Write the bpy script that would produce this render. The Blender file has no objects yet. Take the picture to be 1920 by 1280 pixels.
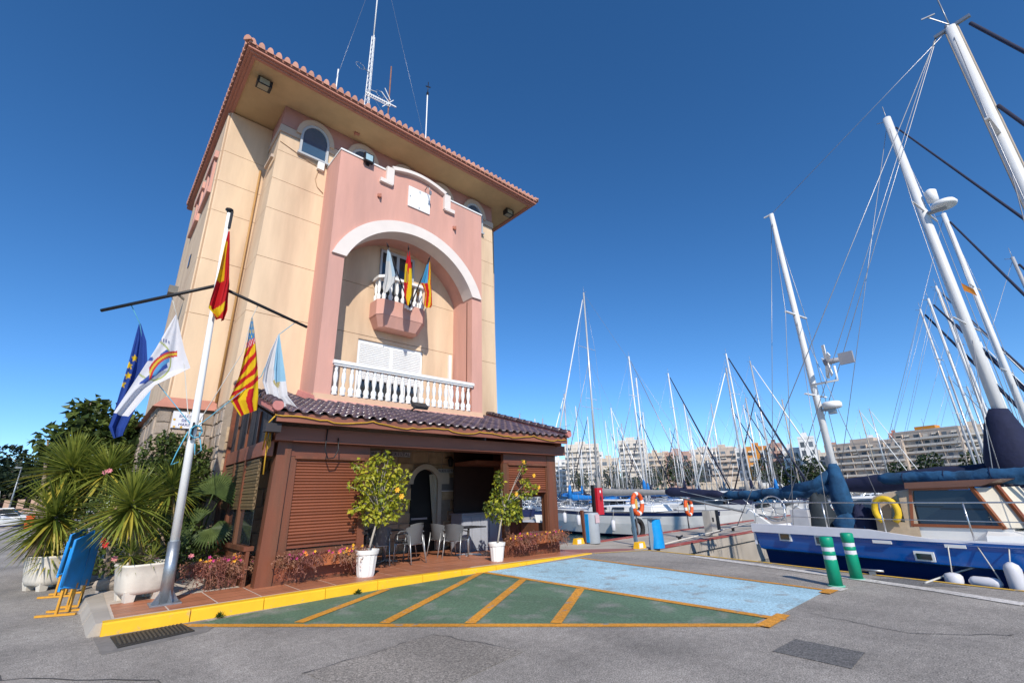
import bpy, bmesh, math, random
from mathutils import Vector, Matrix
random.seed(7)
sc = bpy.context.scene
col = sc.collection
# ---------------------------------------------------------------- camera, world, sun, exposure
H = 1.6
RR = ((0.742, 0.196, 0.641), (-0.670, 0.255, 0.698), (-0.026, -0.947, 0.321))
def _axes():
    f = 853.0
    X = Vector((988, 261.5, f)).normalized(); V = Vector((-70, -2520., f)).normalized()
    X = (X - V * X.dot(V)).normalized(); Y = X.cross(V)
    if Y.z < 0: Y = -Y
    return X, Y, V
AX, AY, AZ = _axes()
cam = bpy.data.cameras.new("camera"); camo = bpy.data.objects.new("camera", cam); col.objects.link(camo)
cam.sensor_width = 36.0; cam.sensor_fit = 'HORIZONTAL'; cam.lens = 853.0 / 1920 * 36; cam.clip_start = 0.05; cam.clip_end = 6000
m3 = Matrix(((AX.x, -AX.y, -AX.z), (AY.x, -AY.y, -AY.z), (AZ.x, -AZ.y, -AZ.z)))
camo.matrix_world = Matrix.Translation((0, 0, H)) @ m3.to_4x4()
sc.camera = camo
SUN_EL = math.radians(36.0); SUN_AZ = math.radians(61.0)      # light travels towards SUN_AZ (from +X to +Y)
tosun = Vector((-math.cos(SUN_AZ) * math.cos(SUN_EL), -math.sin(SUN_AZ) * math.cos(SUN_EL), math.sin(SUN_EL)))
w = bpy.data.worlds.new("World"); sc.world = w; w.use_nodes = True
nt = w.node_tree; bg = nt.nodes['Background']
sky = nt.nodes.new('ShaderNodeTexSky'); sky.sky_type = 'NISHITA'; sky.sun_disc = False
sky.sun_elevation = SUN_EL; sky.sun_rotation = math.atan2(tosun.x, tosun.y)
sky.air_density = 0.7; sky.dust_density = 0.0; sky.ozone_density = 4.0; sky.altitude = 0
hs = nt.nodes.new('ShaderNodeHueSaturation'); hs.inputs['Saturation'].default_value = 1.2
nt.links.new(sky.outputs[0], hs.inputs['Color']); nt.links.new(hs.outputs[0], bg.inputs[0]); bg.inputs[1].default_value = 0.15
sl = bpy.data.lights.new("sun", 'SUN'); slo = bpy.data.objects.new("sun", sl); col.objects.link(slo)
sl.energy = 4.0; sl.angle = math.radians(0.53); sl.color = (1.0, 0.93, 0.83)
slo.rotation_euler = tosun.to_track_quat('Z', 'Y').to_euler()
sc.view_settings.view_transform = 'Standard'; sc.view_settings.look = 'None'; sc.view_settings.exposure = 0.28; sc.view_settings.gamma = 1.0
sc.render.engine = 'CYCLES'
# ---------------------------------------------------------------- pixel -> place (directions only; depth comes from what a thing stands on)
def ray(x, y):
    d = Vector((x - 960, y - 640, 853.0)); return Vector((AX.dot(d), AY.dot(d), AZ.dot(d)))
def gnd(x, y, z=0.0):
    d = ray(x, y); t = (z - H) / d.z; return Vector((d.x * t, d.y * t, z))
def onY(x, y, Y):
    d = ray(x, y); t = Y / d.y; return Vector((d.x * t, Y, H + d.z * t))
def onX(x, y, X):
    d = ray(x, y); t = X / d.x; return Vector((X, d.y * t, H + d.z * t))
# ---------------------------------------------------------------- materials
MATS = {}
def M(name, c, rough=.6, var=.08, scale=3., bump=0., bscale=60., metal=0., spec=.4, orand=0., c2=None, c2s=2., c2t=.5, c2w=.1, stretch=None, trans=0., emit=0., attr=None, uvn=False, coat=0.):
    if name in MATS: return MATS[name]
    m = bpy.data.materials.new(name); m.use_nodes = True; n = m.node_tree.nodes; L = m.node_tree.links; p = n['Principled BSDF']
    p.inputs['Roughness'].default_value = rough; p.inputs['Metallic'].default_value = metal
    p.inputs['Specular IOR Level'].default_value = spec
    if coat: p.inputs['Coat Weight'].default_value = coat; p.inputs['Coat Roughness'].default_value = .1
    if trans: p.inputs['Transmission Weight'].default_value = trans
    tc = n.new('ShaderNodeTexCoord'); co = tc.outputs['Object']
    if stretch:
        mp = n.new('ShaderNodeMapping'); mp.inputs['Scale'].default_value = stretch; L.new(co, mp.inputs[0]); co = mp.outputs[0]
    if attr:
        a = n.new('ShaderNodeVertexColor'); a.layer_name = attr; base = a.outputs[0]
    else:
        rgb = n.new('ShaderNodeRGB'); rgb.outputs[0].default_value = (*c, 1); base = rgb.outputs[0]
    if c2:
        nz = n.new('ShaderNodeTexNoise'); nz.inputs['Scale'].default_value = c2s; nz.inputs['Detail'].default_value = 6; L.new(co, nz.inputs[0])
        mr = n.new('ShaderNodeMapRange'); mr.inputs[1].default_value = c2t - c2w; mr.inputs[2].default_value = c2t + c2w; L.new(nz.outputs[0], mr.inputs[0])
        mx = n.new('ShaderNodeMix'); mx.data_type = 'RGBA'; L.new(mr.outputs[0], mx.inputs[0]); L.new(base, mx.inputs[6]); mx.inputs[7].default_value = (*c2, 1); base = mx.outputs[2]
    fac = None
    if var:
        nz = n.new('ShaderNodeTexNoise'); nz.inputs['Scale'].default_value = scale; nz.inputs['Detail'].default_value = 8; nz.inputs['Roughness'].default_value = .65; L.new(co, nz.inputs[0])
        mr = n.new('ShaderNodeMapRange'); mr.inputs[1].default_value = .3; mr.inputs[2].default_value = .7; mr.inputs[3].default_value = 1 - var; mr.inputs[4].default_value = 1 + var
        L.new(nz.outputs[0], mr.inputs[0]); fac = mr.outputs[0]
    if orand:
        oi = n.new('ShaderNodeObjectInfo'); mr = n.new('ShaderNodeMapRange'); mr.inputs[3].default_value = 1 - orand; mr.inputs[4].default_value = 1 + orand; L.new(oi.outputs['Random'], mr.inputs[0])
        if fac:
            mm = n.new('ShaderNodeMath'); mm.operation = 'MULTIPLY'; L.new(fac, mm.inputs[0]); L.new(mr.outputs[0], mm.inputs[1]); fac = mm.outputs[0]
        else: fac = mr.outputs[0]
    if fac:
        vm = n.new('ShaderNodeVectorMath'); vm.operation = 'SCALE'; L.new(base, vm.inputs[0]); L.new(fac, vm.inputs['Scale']); base = vm.outputs[0]
    L.new(base, p.inputs['Base Color'])
    if emit: L.new(base, p.inputs['Emission Color']); p.inputs['Emission Strength'].default_value = emit
    if bump:
        nz = n.new('ShaderNodeTexNoise'); nz.inputs['Scale'].default_value = bscale; nz.inputs['Detail'].default_value = 5; L.new(co, nz.inputs[0])
        b = n.new('ShaderNodeBump'); b.inputs['Strength'].default_value = bump; b.inputs['Distance'].default_value = .02; L.new(nz.outputs[0], b.inputs['Height']); L.new(b.outputs[0], p.inputs['Normal'])
    MATS[name] = m; return m
def leafmat(name, c, cy, var=.25):
    m = M(name, c, rough=.45, var=var, scale=6, spec=.35, c2=cy, c2s=3, c2t=.55, c2w=.12)
    n = m.node_tree.nodes; L = m.node_tree.links; p = n['Principled BSDF']
    t = n.new('ShaderNodeBsdfTranslucent'); a = n.new('ShaderNodeMixShader'); a.inputs[0].default_value = .35
    src = p.inputs['Base Color'].links[0].from_socket; L.new(src, t.inputs[0])
    L.new(p.outputs[0], a.inputs[1]); L.new(t.outputs[0], a.inputs[2]); L.new(a.outputs[0], n['Material Output'].inputs[0]); return m
# ---------------------------------------------------------------- mesh builder
class MB:
    def __init__(s): s.v = []; s.f = []; s.m = []; s.s = []
    def add(s, vs, fs, mi=0, sm=False):
        o = len(s.v); s.v += [tuple(v) for v in vs]
        for f in fs: s.f.append(tuple(i + o for i in f)); s.m.append(mi); s.s.append(sm)
        return s
    def box(s, x0, x1, y0, y1, z0, z1, mi=0):
        return s.hexa([(x0,y0,z0),(x1,y0,z0),(x1,y1,z0),(x0,y1,z0),(x0,y0,z1),(x1,y0,z1),(x1,y1,z1),(x0,y1,z1)], mi)
    def hexa(s, p, mi=0):
        return s.add(p, [(3,2,1,0),(4,5,6,7),(0,1,5,4),(1,2,6,5),(2,3,7,6),(3,0,4,7)], mi)
    def prism(s, pts, d, mi=0):
        n = len(pts); d = Vector(d); a = [Vector(p) for p in pts]
        return s.add(a + [p + d for p in a], [tuple(range(n))[::-1], tuple(range(n, 2*n))] + [(i, (i+1) % n, n + (i+1) % n, n + i) for i in range(n)], mi)
    def quad(s, *p, mi=0): return s.add(p, [tuple(range(len(p)))], mi)
    def bar(s, a, b, w, t, mi=0, up=(0,0,1)):
        a = Vector(a); b = Vector(b); d = (b - a).normalized(); u = Vector(up)
        if abs(d.dot(u)) > .98: u = Vector((0,1,0))
        sd = d.cross(u).normalized() * w/2; u2 = sd.cross(d).normalized() * t/2
        return s.hexa([a-sd-u2,a+sd-u2,b+sd-u2,b-sd-u2,a-sd+u2,a+sd+u2,b+sd+u2,b-sd+u2], mi)
    def tube(s, pts, r, n=8, mi=0, cap=True, sm=True, flat=1.0):
        pts = [Vector(p) for p in pts]; k = len(pts); rs = r if isinstance(r, (list, tuple)) else [r]*k
        vs = []; prev = None
        for i, p in enumerate(pts):
            d = (pts[min(i+1,k-1)] - pts[max(i-1,0)]); d = d.normalized() if d.length > 1e-9 else Vector((0,0,1))
            if prev is None:
                u = Vector((0,0,1)) if abs(d.z) < .9 else Vector((0,1,0)); a = d.cross(u).normalized()
            else:
                a = (prev - d * prev.dot(d)); a = a.normalized() if a.length > 1e-6 else d.orthogonal().normalized()
            prev = a; b = d.cross(a)
            for j in range(n):
                t = 2*math.pi*j/n; vs.append(p + a*math.cos(t)*rs[i] + b*math.sin(t)*rs[i]*flat)
        fs = [(i*n+j, i*n+(j+1)%n, (i+1)*n+(j+1)%n, (i+1)*n+j) for i in range(k-1) for j in range(n)]
        s.add(vs, fs, mi, sm)
        if cap: s.f += []; o = len(s.v)-k*n; s.f.append(tuple(o+j for j in range(n))[::-1]); s.m.append(mi); s.s.append(False); s.f.append(tuple(o+(k-1)*n+j for j in range(n))); s.m.append(mi); s.s.append(False)
        return s
    def lathe(s, prof, c=(0,0,0), n=16, mi=0, sm=True, cap=True):
        c = Vector(c); k = len(prof); vs = [c + Vector((r*math.cos(2*math.pi*j/n), r*math.sin(2*math.pi*j/n), z)) for r, z in prof for j in range(n)]
        s.add(vs, [(i*n+j, i*n+(j+1)%n, (i+1)*n+(j+1)%n, (i+1)*n+j) for i in range(k-1) for j in range(n)], mi, sm)
        if cap:
            o = len(s.v)-k*n
            for t in (tuple(o+j for j in range(n))[::-1], tuple(o+(k-1)*n+j for j in range(n))): s.f.append(t); s.m.append(mi); s.s.append(False)
        return s
    def grid(s, fn, nu, nv, mi=0, sm=True):
        vs = [fn(i/nu, j/nv) for j in range(nv+1) for i in range(nu+1)]; k = nu+1
        return s.add(vs, [(j*k+i, j*k+i+1, (j+1)*k+i+1, (j+1)*k+i) for j in range(nv) for i in range(nu)], mi, sm)
    def mesh(s, name, mats, off=(0,0,0), fix=True):
        me = bpy.data.meshes.new(name); o = Vector(off)
        me.from_pydata([(v[0]-o.x, v[1]-o.y, v[2]-o.z) for v in s.v], [], s.f)
        for m in (mats if isinstance(mats, (list, tuple)) else [mats]): me.materials.append(m)
        me.polygons.foreach_set('material_index', s.m); me.polygons.foreach_set('use_smooth', s.s)
        if fix and len(s.f) < 60000:
            bm = bmesh.new(); bm.from_mesh(me); bmesh.ops.recalc_face_normals(bm, faces=bm.faces); bm.to_mesh(me); bm.free()
        me.update(); return me
def thing(name, label, cat, loc=(0,0,0), group=None, kind=None, rz=0.):
    o = bpy.data.objects.new(name, None); col.objects.link(o); o.location = loc; o.rotation_euler = (0,0,rz); o.empty_display_size = .2
    o['label'] = label; o['category'] = cat
    if group: o['group'] = group
    if kind: o['kind'] = kind
    return o
def woff(o):
    l = Vector((0,0,0))
    while o is not None: l += o.location; o = o.parent
    return l
def part(parent, name, mb, mats, label=None, kind=None, local=False, fix=True):
    """mesh part; mb is in world coordinates unless local"""
    off = (0,0,0) if (local or parent is None) else woff(parent)
    me = mb.mesh(name, mats, off, fix); o = bpy.data.objects.new(name, me); col.objects.link(o); o.parent = parent
    if label: o['label'] = label
    if kind: o['kind'] = kind
    return o
def single(name, mb, mats, label, cat, loc=(0,0,0), group=None, kind=None, fix=True):
    me = mb.mesh(name, mats, loc, fix); o = bpy.data.objects.new(name, me); col.objects.link(o); o.location = loc
    o['label'] = label; o['category'] = cat
    if group: o['group'] = group
    if kind: o['kind'] = kind
    return o
def structure(name, mb, mats, label=None, fix=True):
    me = mb.mesh(name, mats, (0,0,0), fix); o = bpy.data.objects.new(name, me); col.objects.link(o); o['kind'] = 'structure'
    if label: o['label'] = label
    return o
def inst(parent, name, me, loc, rot=(0,0,0), scale=(1,1,1)):
    """a piece that shares mesh data; loc in world coordinates when its parents are unrotated"""
    o = bpy.data.objects.new(name, me); col.objects.link(o); o.parent = parent; o.location = Vector(loc) - (woff(parent) if parent else Vector()); o.rotation_euler = rot; o.scale = scale; return o
def copy_tree(o, parent=None, **kw):
    c = o.copy(); col.objects.link(c); c.parent = parent
    for ch in list(o.children): copy_tree(ch, c)
    for k, v in kw.items():
        if k in ('label', 'group', 'category'): c[k] = v
    return c
def textmesh(body, size, depth=.004):
    cu = bpy.data.curves.new('txt', 'FONT'); cu.body = body; cu.size = size; cu.extrude = depth; cu.align_x = 'CENTER'; cu.resolution_u = 2
    ob = bpy.data.objects.new('txt', cu); col.objects.link(ob); dg = bpy.context.evaluated_depsgraph_get()
    me = bpy.data.meshes.new_from_object(ob.evaluated_get(dg)); bpy.data.objects.remove(ob); return me
def lettering(parent, name, body, size, loc, rot, m):
    me = textmesh(body, size); me.materials.clear(); me.materials.append(m); return inst(parent, name, me, loc, rot)
def smooth_noise(seed, n=64):
    r = random.Random(seed); return [r.uniform(-1,1) for _ in range(n)]
# ---------------------------------------------------------------- material palette
CREAM = M('cream_render', (.69,.515,.345), .85, .09, 1.6, .12, 220, c2=(.55,.39,.26), c2s=.9, c2t=.58, c2w=.14, stretch=(1.4,1.4,.22))
PINK = M('pink_render', (.63,.335,.265), .85, .08, 1.6, .12, 220, c2=(.52,.29,.24), c2s=.9, c2t=.58, c2w=.14, stretch=(1.4,1.4,.22))
BANDC = M('pale_band', (.50,.38,.29), .8, .06, 2, .1, 200)
ARCHW = M('arch_white', (.74,.66,.60), .75, .05, 2, .08, 200)
DKGAP = M('groove_mortar', (.45,.30,.19), .9, .05, 3)
PINKTOP = M('frieze_rose', (.42,.21,.17), .85, .06, 2, .1, 200)
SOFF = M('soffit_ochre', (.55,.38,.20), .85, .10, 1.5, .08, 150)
CORN = M('cornice_terracotta', (.46,.20,.14), .8, .08, 3, .1, 150)
TERRA = M('terracotta_tile', (.56,.28,.20), .8, .14, 6, .2, 90, orand=.14, c2=(.34,.20,.15), c2s=5, c2t=.62, c2w=.1)
TERRAD = M('terracotta_pan', (.30,.13,.09), .9, .1, 6)
WHITE = M('white_paint', (.80,.80,.78), .55, .04, 3, .03, 100)
WHITEPL = M('white_plaster', (.78,.77,.74), .7, .05, 8, .06, 120)
GLASSD = M('dark_glass', (.02,.025,.03), .06, .0, spec=.8)
GLASSB = M('blue_glass', (.05,.09,.14), .08, .1, 2, spec=.9)
BLACK = M('black_metal', (.015,.015,.017), .45, .1, 8)
GREYM = M('grey_metal', (.33,.34,.35), .4, .1, 5, metal=.6)
GALV = M('galvanised', (.36,.38,.40), .38, .15, 9, .05, 60, metal=.75)
STEEL = M('steel', (.62,.63,.64), .28, .06, 5, metal=.9)
WOODD = M('dark_wood', (.17,.058,.030), .42, .25, 2.5, .12, 40, stretch=(1,1,.12), c2=(.13,.058,.032), c2s=4, spec=.4)
WOODB = M('beam_wood', (.24,.088,.055), .5, .25, 2.5, .12, 40, stretch=(.12,1,1))
WOODR = M('red_wood', (.23,.070,.036), .4, .22, 3, .1, 40, stretch=(.14,1,1), c2=(.11,.042,.025), c2s=2.5, c2t=.52, c2w=.1)
SLATM = M('shutter_slat', (.225,.072,.034), .45, .12, 5, .05, 60, stretch=(.15,1,1), orand=.12)
SLATO = M('olive_slat', (.17,.115,.055), .5, .12, 5, orand=.1)
PLANK = M('dark_plank', (.035,.030,.032), .6, .3, 2, .1, 40, stretch=(1,1,.1))
GLAZED = M('glazed_tile', (.15,.10,.10), .24, .25, 8, .03, 60, orand=.35, spec=.5, c2=(.035,.03,.055), c2s=7, c2t=.5)
RIDGEP = M('pink_mortar', (.52,.20,.18), .8, .1, 5, .2, 60)
STONEM = M('cut_stone', (.34,.26,.19), .85, .25, 4, .5, 25, orand=.3, c2=(.36,.30,.25), c2s=3)
STONEJ = M('stone_joint', (.30,.25,.20), .95, .15, 8, .3, 60)
STONEI = M('inner_stone', (.42,.31,.20), .9, .2, 5, .5, 25, orand=.2)
TILEF = M('floor_tile', (.40,.155,.08), .42, .14, 5, .06, 60, orand=.16, spec=.4)
GROUT = M('floor_grout', (.55,.47,.39), .9, .12, 8)
ASPH = M('asphalt', (.345,.315,.28), .9, .18, 8, .35, 160, c2=(.235,.215,.192), c2s=.45, c2t=.52, c2w=.14)
ASPHD = M('asphalt_patch', (.15,.145,.14), .9, .25, 30, .25, 260)
ASPHL = M('asphalt_smooth', (.255,.23,.20), .9, .22, 30, .15, 200)
CONC = M('concrete', (.46,.41,.35), .9, .12, 3, .35, 90, c2=(.36,.32,.27), c2s=1.5)
YELL = M('yellow_kerb', (.83,.47,.018), .6, .07, 3, .15, 90, c2=(.62,.40,.10), c2s=9, c2t=.66, c2w=.04)
def paint(name, c, t=.62, w=.05, s=5): return M(name, c, .8, .22, 30, .15, 240, c2=(.28,.265,.245), c2s=s, c2t=t, c2w=w)
BLUEP = paint('blue_paint', (.38,.58,.67), .66, .12, 3); GREENP = paint('green_paint', (.105,.175,.108), .66, .14, 2.2)
ORANP = paint('orange_line', (.62,.27,.03), .66, .06, 7); WHITP = paint('white_line', (.60,.57,.53), .64, .07, 7); YELP = paint('yellow_line', (.66,.40,.05), .62, .06, 8)
REDP = M('red_edge_paint', (.36,.075,.055), .7, .15, 4, .2, 90, c2=(.40,.25,.2), c2s=4, c2t=.64, c2w=.08)
def speckle(m, sc_, lo, hi, streak=.0):
    n = m.node_tree.nodes; L = m.node_tree.links; p = n['Principled BSDF']; src = p.inputs['Base Color'].links[0].from_socket; tc = n.new('ShaderNodeTexCoord')
    fac = None
    for scale, a, b, det, st in ((sc_, lo, hi, 2, None), (1.1, .86, 1.12, 6, (1,.35,1)), (sc_*.3, .88, 1.12, 3, None)):
        nz = n.new('ShaderNodeTexNoise'); nz.inputs['Scale'].default_value = scale; nz.inputs['Detail'].default_value = det; co = tc.outputs['Object']
        if st: mp = n.new('ShaderNodeMapping'); mp.inputs['Scale'].default_value = st; mp.inputs['Rotation'].default_value = (0,0,.5); L.new(co, mp.inputs[0]); co = mp.outputs[0]
        L.new(co, nz.inputs[0]); mr = n.new('ShaderNodeMapRange'); mr.inputs[1].default_value = .36; mr.inputs[2].default_value = .64; mr.inputs[3].default_value = a; mr.inputs[4].default_value = b; L.new(nz.outputs[0], mr.inputs[0])
        if fac is None: fac = mr.outputs[0]
        else: mm = n.new('ShaderNodeMath'); mm.operation = 'MULTIPLY'; L.new(fac, mm.inputs[0]); L.new(mr.outputs[0], mm.inputs[1]); fac = mm.outputs[0]
    vm = n.new('ShaderNodeVectorMath'); vm.operation = 'SCALE'; L.new(src, vm.inputs[0]); L.new(fac, vm.inputs['Scale']); L.new(vm.outputs[0], p.inputs['Base Color'])
for m_ in (ASPH, ASPHD, ASPHL): speckle(m_, 75, .55, 1.45)
for m_ in (BLUEP, GREENP, ORANP, WHITP): speckle(m_, 75, .82, 1.16)
# ---------------------------------------------------------------- ground, water
def zt(x): return .15 if x < 4.5 else max(.012, .15 - .138 * (x - 4.5) / 6.0)
QE = [(10.9,-60),(11.02,-10),(11.15,.7),(11.43,2.05),(11.66,3.28),(12.02,4.74),(12.41,6.78),(12.62,8.2),(12.75,11.5),(13.0,14),(13.4,40),(13.4,60)]
g = MB(); pts = [(x, y, 0) for x, y in QE] + [(13.4,140,0),(-5.6,140,0),(-5.6,44,0),(-60,40,0),(-60,-60,0)]
g.quad(*pts)
g.prism([(x, y, -3) for x, y in QE] + [(13.4,140,-3),(12,140,-3)] + [(x - .4, y, -3) for x, y in QE[::-1]], (0,0,2.99))
structure('ground', g, [ASPH])
wm = M('harbour_water', (.012,.05,.055), .06, .25, .6, 0, spec=.6)
nn = wm.node_tree.nodes; LL = wm.node_tree.links
mu = nn.new('ShaderNodeTexNoise'); mu.inputs['Scale'].default_value = 2.2; mu.inputs['Detail'].default_value = 4; tcx = nn.new('ShaderNodeTexCoord'); LL.new(tcx.outputs['Object'], mu.inputs[0])
bb = nn.new('ShaderNodeBump'); bb.inputs['Strength'].default_value = .45; bb.inputs['Distance'].default_value = .12; LL.new(mu.outputs[0], bb.inputs['Height']); LL.new(bb.outputs[0], nn['Principled BSDF'].inputs['Normal'])
structure('water', MB().quad((-3000,-3000,-1.15),(3000,-3000,-1.15),(3000,3000,-1.15),(-3000,3000,-1.15)), wm)
# markings, each 4 mm above the sheet below
def sheet(name, pts, z, m, lab=None):
    o = structure(name, MB().prism([(x, y, z - .003) for x, y in pts], (0,0,.003)), m); return o
sheet('parking_bay_paint', [(7.0,2.77),(9.3,2.77),(10.0,8.5),(9.9,8.62),(7.0,8.78)], .006, BLUEP)
sheet('hatched_zone_paint', [(1.6,8.52),(6.4,2.86),(6.98,2.86),(6.98,8.8),(3.6,8.74)], .006, GREENP)
def line(name, a, b, wd, m, z=.011):
    a = Vector(a); b = Vector(b); d = (b - a).normalized(); n = Vector((-d.y, d.x)) * wd / 2
    return sheet(name, [a - n, b - n, b + n, a + n], z, m)
line('bay_line', (1.35,8.62), (6.62,2.70), .13, ORANP); line('bay_line', (7.0,2.62), (7.0,8.72), .13, ORANP, .0155)
line('bay_line', (6.5,2.70), (7.25,2.72), .16, ORANP, .020); line('bay_line', (9.33,2.70), (10.06,8.55), .10, ORANP, .0155); line('bay_line', (9.05,2.72), (9.42,2.70), .16, ORANP, .020)
for a, b in (((2.62,7.39),(4.61,8.66)),((3.42,6.44),(6.9,8.75)),((4.2,5.55),(6.92,7.40)),((4.96,4.70),(6.92,5.92))): line('hatch_stripe', a, b, .15, ORANP, .0155)
line('bay_corner_mark', (9.45,2.70), (9.72,2.66), .22, WHITP)
wl = [(12.05,6.5),(11.45,4.6),(10.9,2.95),(10.35,1.5),(9.9,.55),(9.2,-3)]
for i in range(len(wl)-1): line('quay_white_line', wl[i], wl[i+1], .24, WHITP)
for i in range(1, 7):
    a, b = QE[i], QE[i+1]; line('quay_edge_line', (a[0]-.07, a[1]), (b[0]-.07, b[1]), .09, YELP)
line('quay_edge_line', (11.05,8.95), (12.5,8.1), .09, YELP)
sheet('asphalt_repair', [(5.66,2.3),(6.25,2.27),(6.22,1.62),(5.62,1.6)], .006, ASPHD)
sheet('asphalt_repair', [(2.0,5.3),(3.6,5.5),(3.9,4.2),(2.2,3.9)], .006, ASPHL)
sheet('asphalt_repair', [(10.6,1.9),(11.0,2.5),(11.3,2.0),(10.95,1.2)], .006, ASPHD)
sheet('asphalt_repair', [(.50,8.68),(1.72,8.66),(1.80,8.2),(1.6,7.86),(.55,7.66)], .005, M('asphalt_damp', (.21,.195,.18), .85, .25, 6, .2, 160))
g = MB(); q0 = Vector((.62,8.52,.008)); 
structure('drain_frame', MB().prism([(.66,8.53,.006),(1.44,8.60,.006),(1.50,8.02,.006),(.70,7.84,.006)], (0,0,.012)), M('cast_iron', (.045,.042,.04), .6, .2, 10, .2, 60, metal=.3))
bar = MB().box(-.011,.011,-.26,.26,0,.012).mesh('drain_bar', M('cast_iron_bar', (.09,.08,.065), .6, .2, 10, metal=.3))
dr = bpy.data.objects['drain_frame']
for i in range(17): inst(dr, 'drain_bar', bar, (.72 + i*.044, 8.22 + i*.006, .019), (0,0,.03))
def crack(pts, wd, sd, z=.007):
    r = random.Random(sd); P_ = []
    for i in range(len(pts)-1):
        a, b = Vector(pts[i]), Vector(pts[i+1])
        for k in range(10): p = a.lerp(b, k/10); P_.append((p.x+r.uniform(-.035,.035), p.y+r.uniform(-.035,.035), r.uniform(.5,1.3)*wd))
    q = MB()
    for i in range(len(P_)-1):
        (x0,y0,w0),(x1,y1,w1) = P_[i], P_[i+1]; d = Vector((x1-x0,y1-y0)).normalized(); n = Vector((-d.y,d.x)); q.add([(x0-n.x*w0,y0-n.y*w0,z),(x1-n.x*w1,y1-n.y*w1,z),(x1+n.x*w1,y1+n.y*w1,z),(x0+n.x*w0,y0+n.y*w0,z)], [(0,1,2,3)])
    structure('asphalt_crack', q, M('crack_fill', (.09,.085,.08), .9, .2, 20))
crack([(2.0,5.3),(3.6,5.5),(3.9,4.2)], .007, 1); crack([(-.6,9.5),(-.2,7.4),(.9,6.2),(1.3,4.6)], .008, 2); crack([(7.6,2.5),(7.3,1.4),(8.0,.5)], .006, 3); crack([(10.3,7.9),(10.9,5.6),(10.2,3.4)], .006, 4)
# terrace, kerb
ter = MB(); xs = [.62,2.,3.2,4.5,5.5,6.5,7.5,8.5,9.5,10.5,11.2]; fy = lambda x: 8.80 + .018*x
for i in range(len(xs)-1):
    a, b = xs[i], xs[i+1]; ya, yb = (fy(a)+.1, fy(b)+.1); bk = 13.4
    ter.hexa([(a,ya,-.05),(b,yb,-.05),(b,bk,-.05),(a,bk,-.05),(a,ya,zt(a)-.003),(b,yb,zt(b)-.003),(b,bk,zt(b)-.003),(a,bk,zt(a)-.003)])
TER = structure('terrace', ter, GROUT)
def kerb_piece(x0, x1, m, i):
    k = MB(); w = .2; g_ = .006
    a, b = x0 + g_, x1 - g_; y = lambda x: fy(x) - .12
    za, zb = zt(a) + .006, zt(b) + .006
    r = .02
    k.add([(a,y(a),-.03),(b,y(b),-.03),(b,y(b)+w,-.03),(a,y(a)+w,-.03),(a,y(a)+.012,za-r),(b,y(b)+.012,zb-r),(a,y(a)+.03,za),(b,y(b)+.03,zb),(b,y(b)+w,zb),(a,y(a)+w,za)],
          [(3,2,1,0),(0,1,5,4),(4,5,7,6),(6,7,8,9),(2,3,9,8),(0,4,6,9,3),(1,2,8,7,5)])
    return part(KERB, 'kerb_stone', k, m)
KERB = thing('kerb', 'yellow painted kerb along the tiled terrace edge', 'kerb', (.6,8.75,0))
x = .56; i = 0
while x < 10.9:
    L_ = .98; kerb_piece(x, min(x+L_, 11.0), YELL, i); x += L_; i += 1
for j in range(3):   # grey concrete kerb on the left side
    k = MB(); y0 = 8.78 + j*.98; k.hexa([(.42-.03*j,y0+.006,-.03),(.66,y0+.006,-.03),(.66,y0+.97,-.03),(.40-.03*j,y0+.97,-.03),(.50-.03*j,y0+.006,.15),(.66,y0+.006,.156),(.66,y0+.97,.156),(.48-.03*j,y0+.97,.15)]); part(KERB, 'kerb_stone', k, CONC, 'unpainted grey concrete kerb stone')
# floor tiles: long plank-like tiles, each its own piece, nearest 300; the rest joined
tl, tw = .62, .14
tm = MB().box(0, tl-.022, 0, tw-.018, -.012, .0).mesh('floor_tile', TILEF)
rest = MB(); cnt = 0
row = 0; y = 9.02
while y < 13.1:
    x = .70
    while x < 10.9:
        if y > fy(x) + .10 and not (x < 2.2 and y > 10.2):
            ang = math.atan2(zt(x+tl) - zt(x), tl)
            if cnt < 300 and not (2.6 < x < 4.3 and y > 10.0) : inst(TER, 'floor_tile', tm, (x, y, zt(x) + .001), (0, -ang, 0)); cnt += 1
            else:
                z0, z1 = zt(x)+.001, zt(x+tl)+.001; rest.hexa([(x,y,z0-.012),(x+tl-.012,y,z1-.012),(x+tl-.012,y+tw-.008,z1-.012),(x,y+tw-.008,z0-.012),(x,y,z0),(x+tl-.012,y,z1),(x+tl-.012,y+tw-.008,z1),(x,y+tw-.008,z0)])
        x += tl
    y += tw; row += 1
part(TER, 'floor_tiles', rest, TILEF, kind='stuff')
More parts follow.
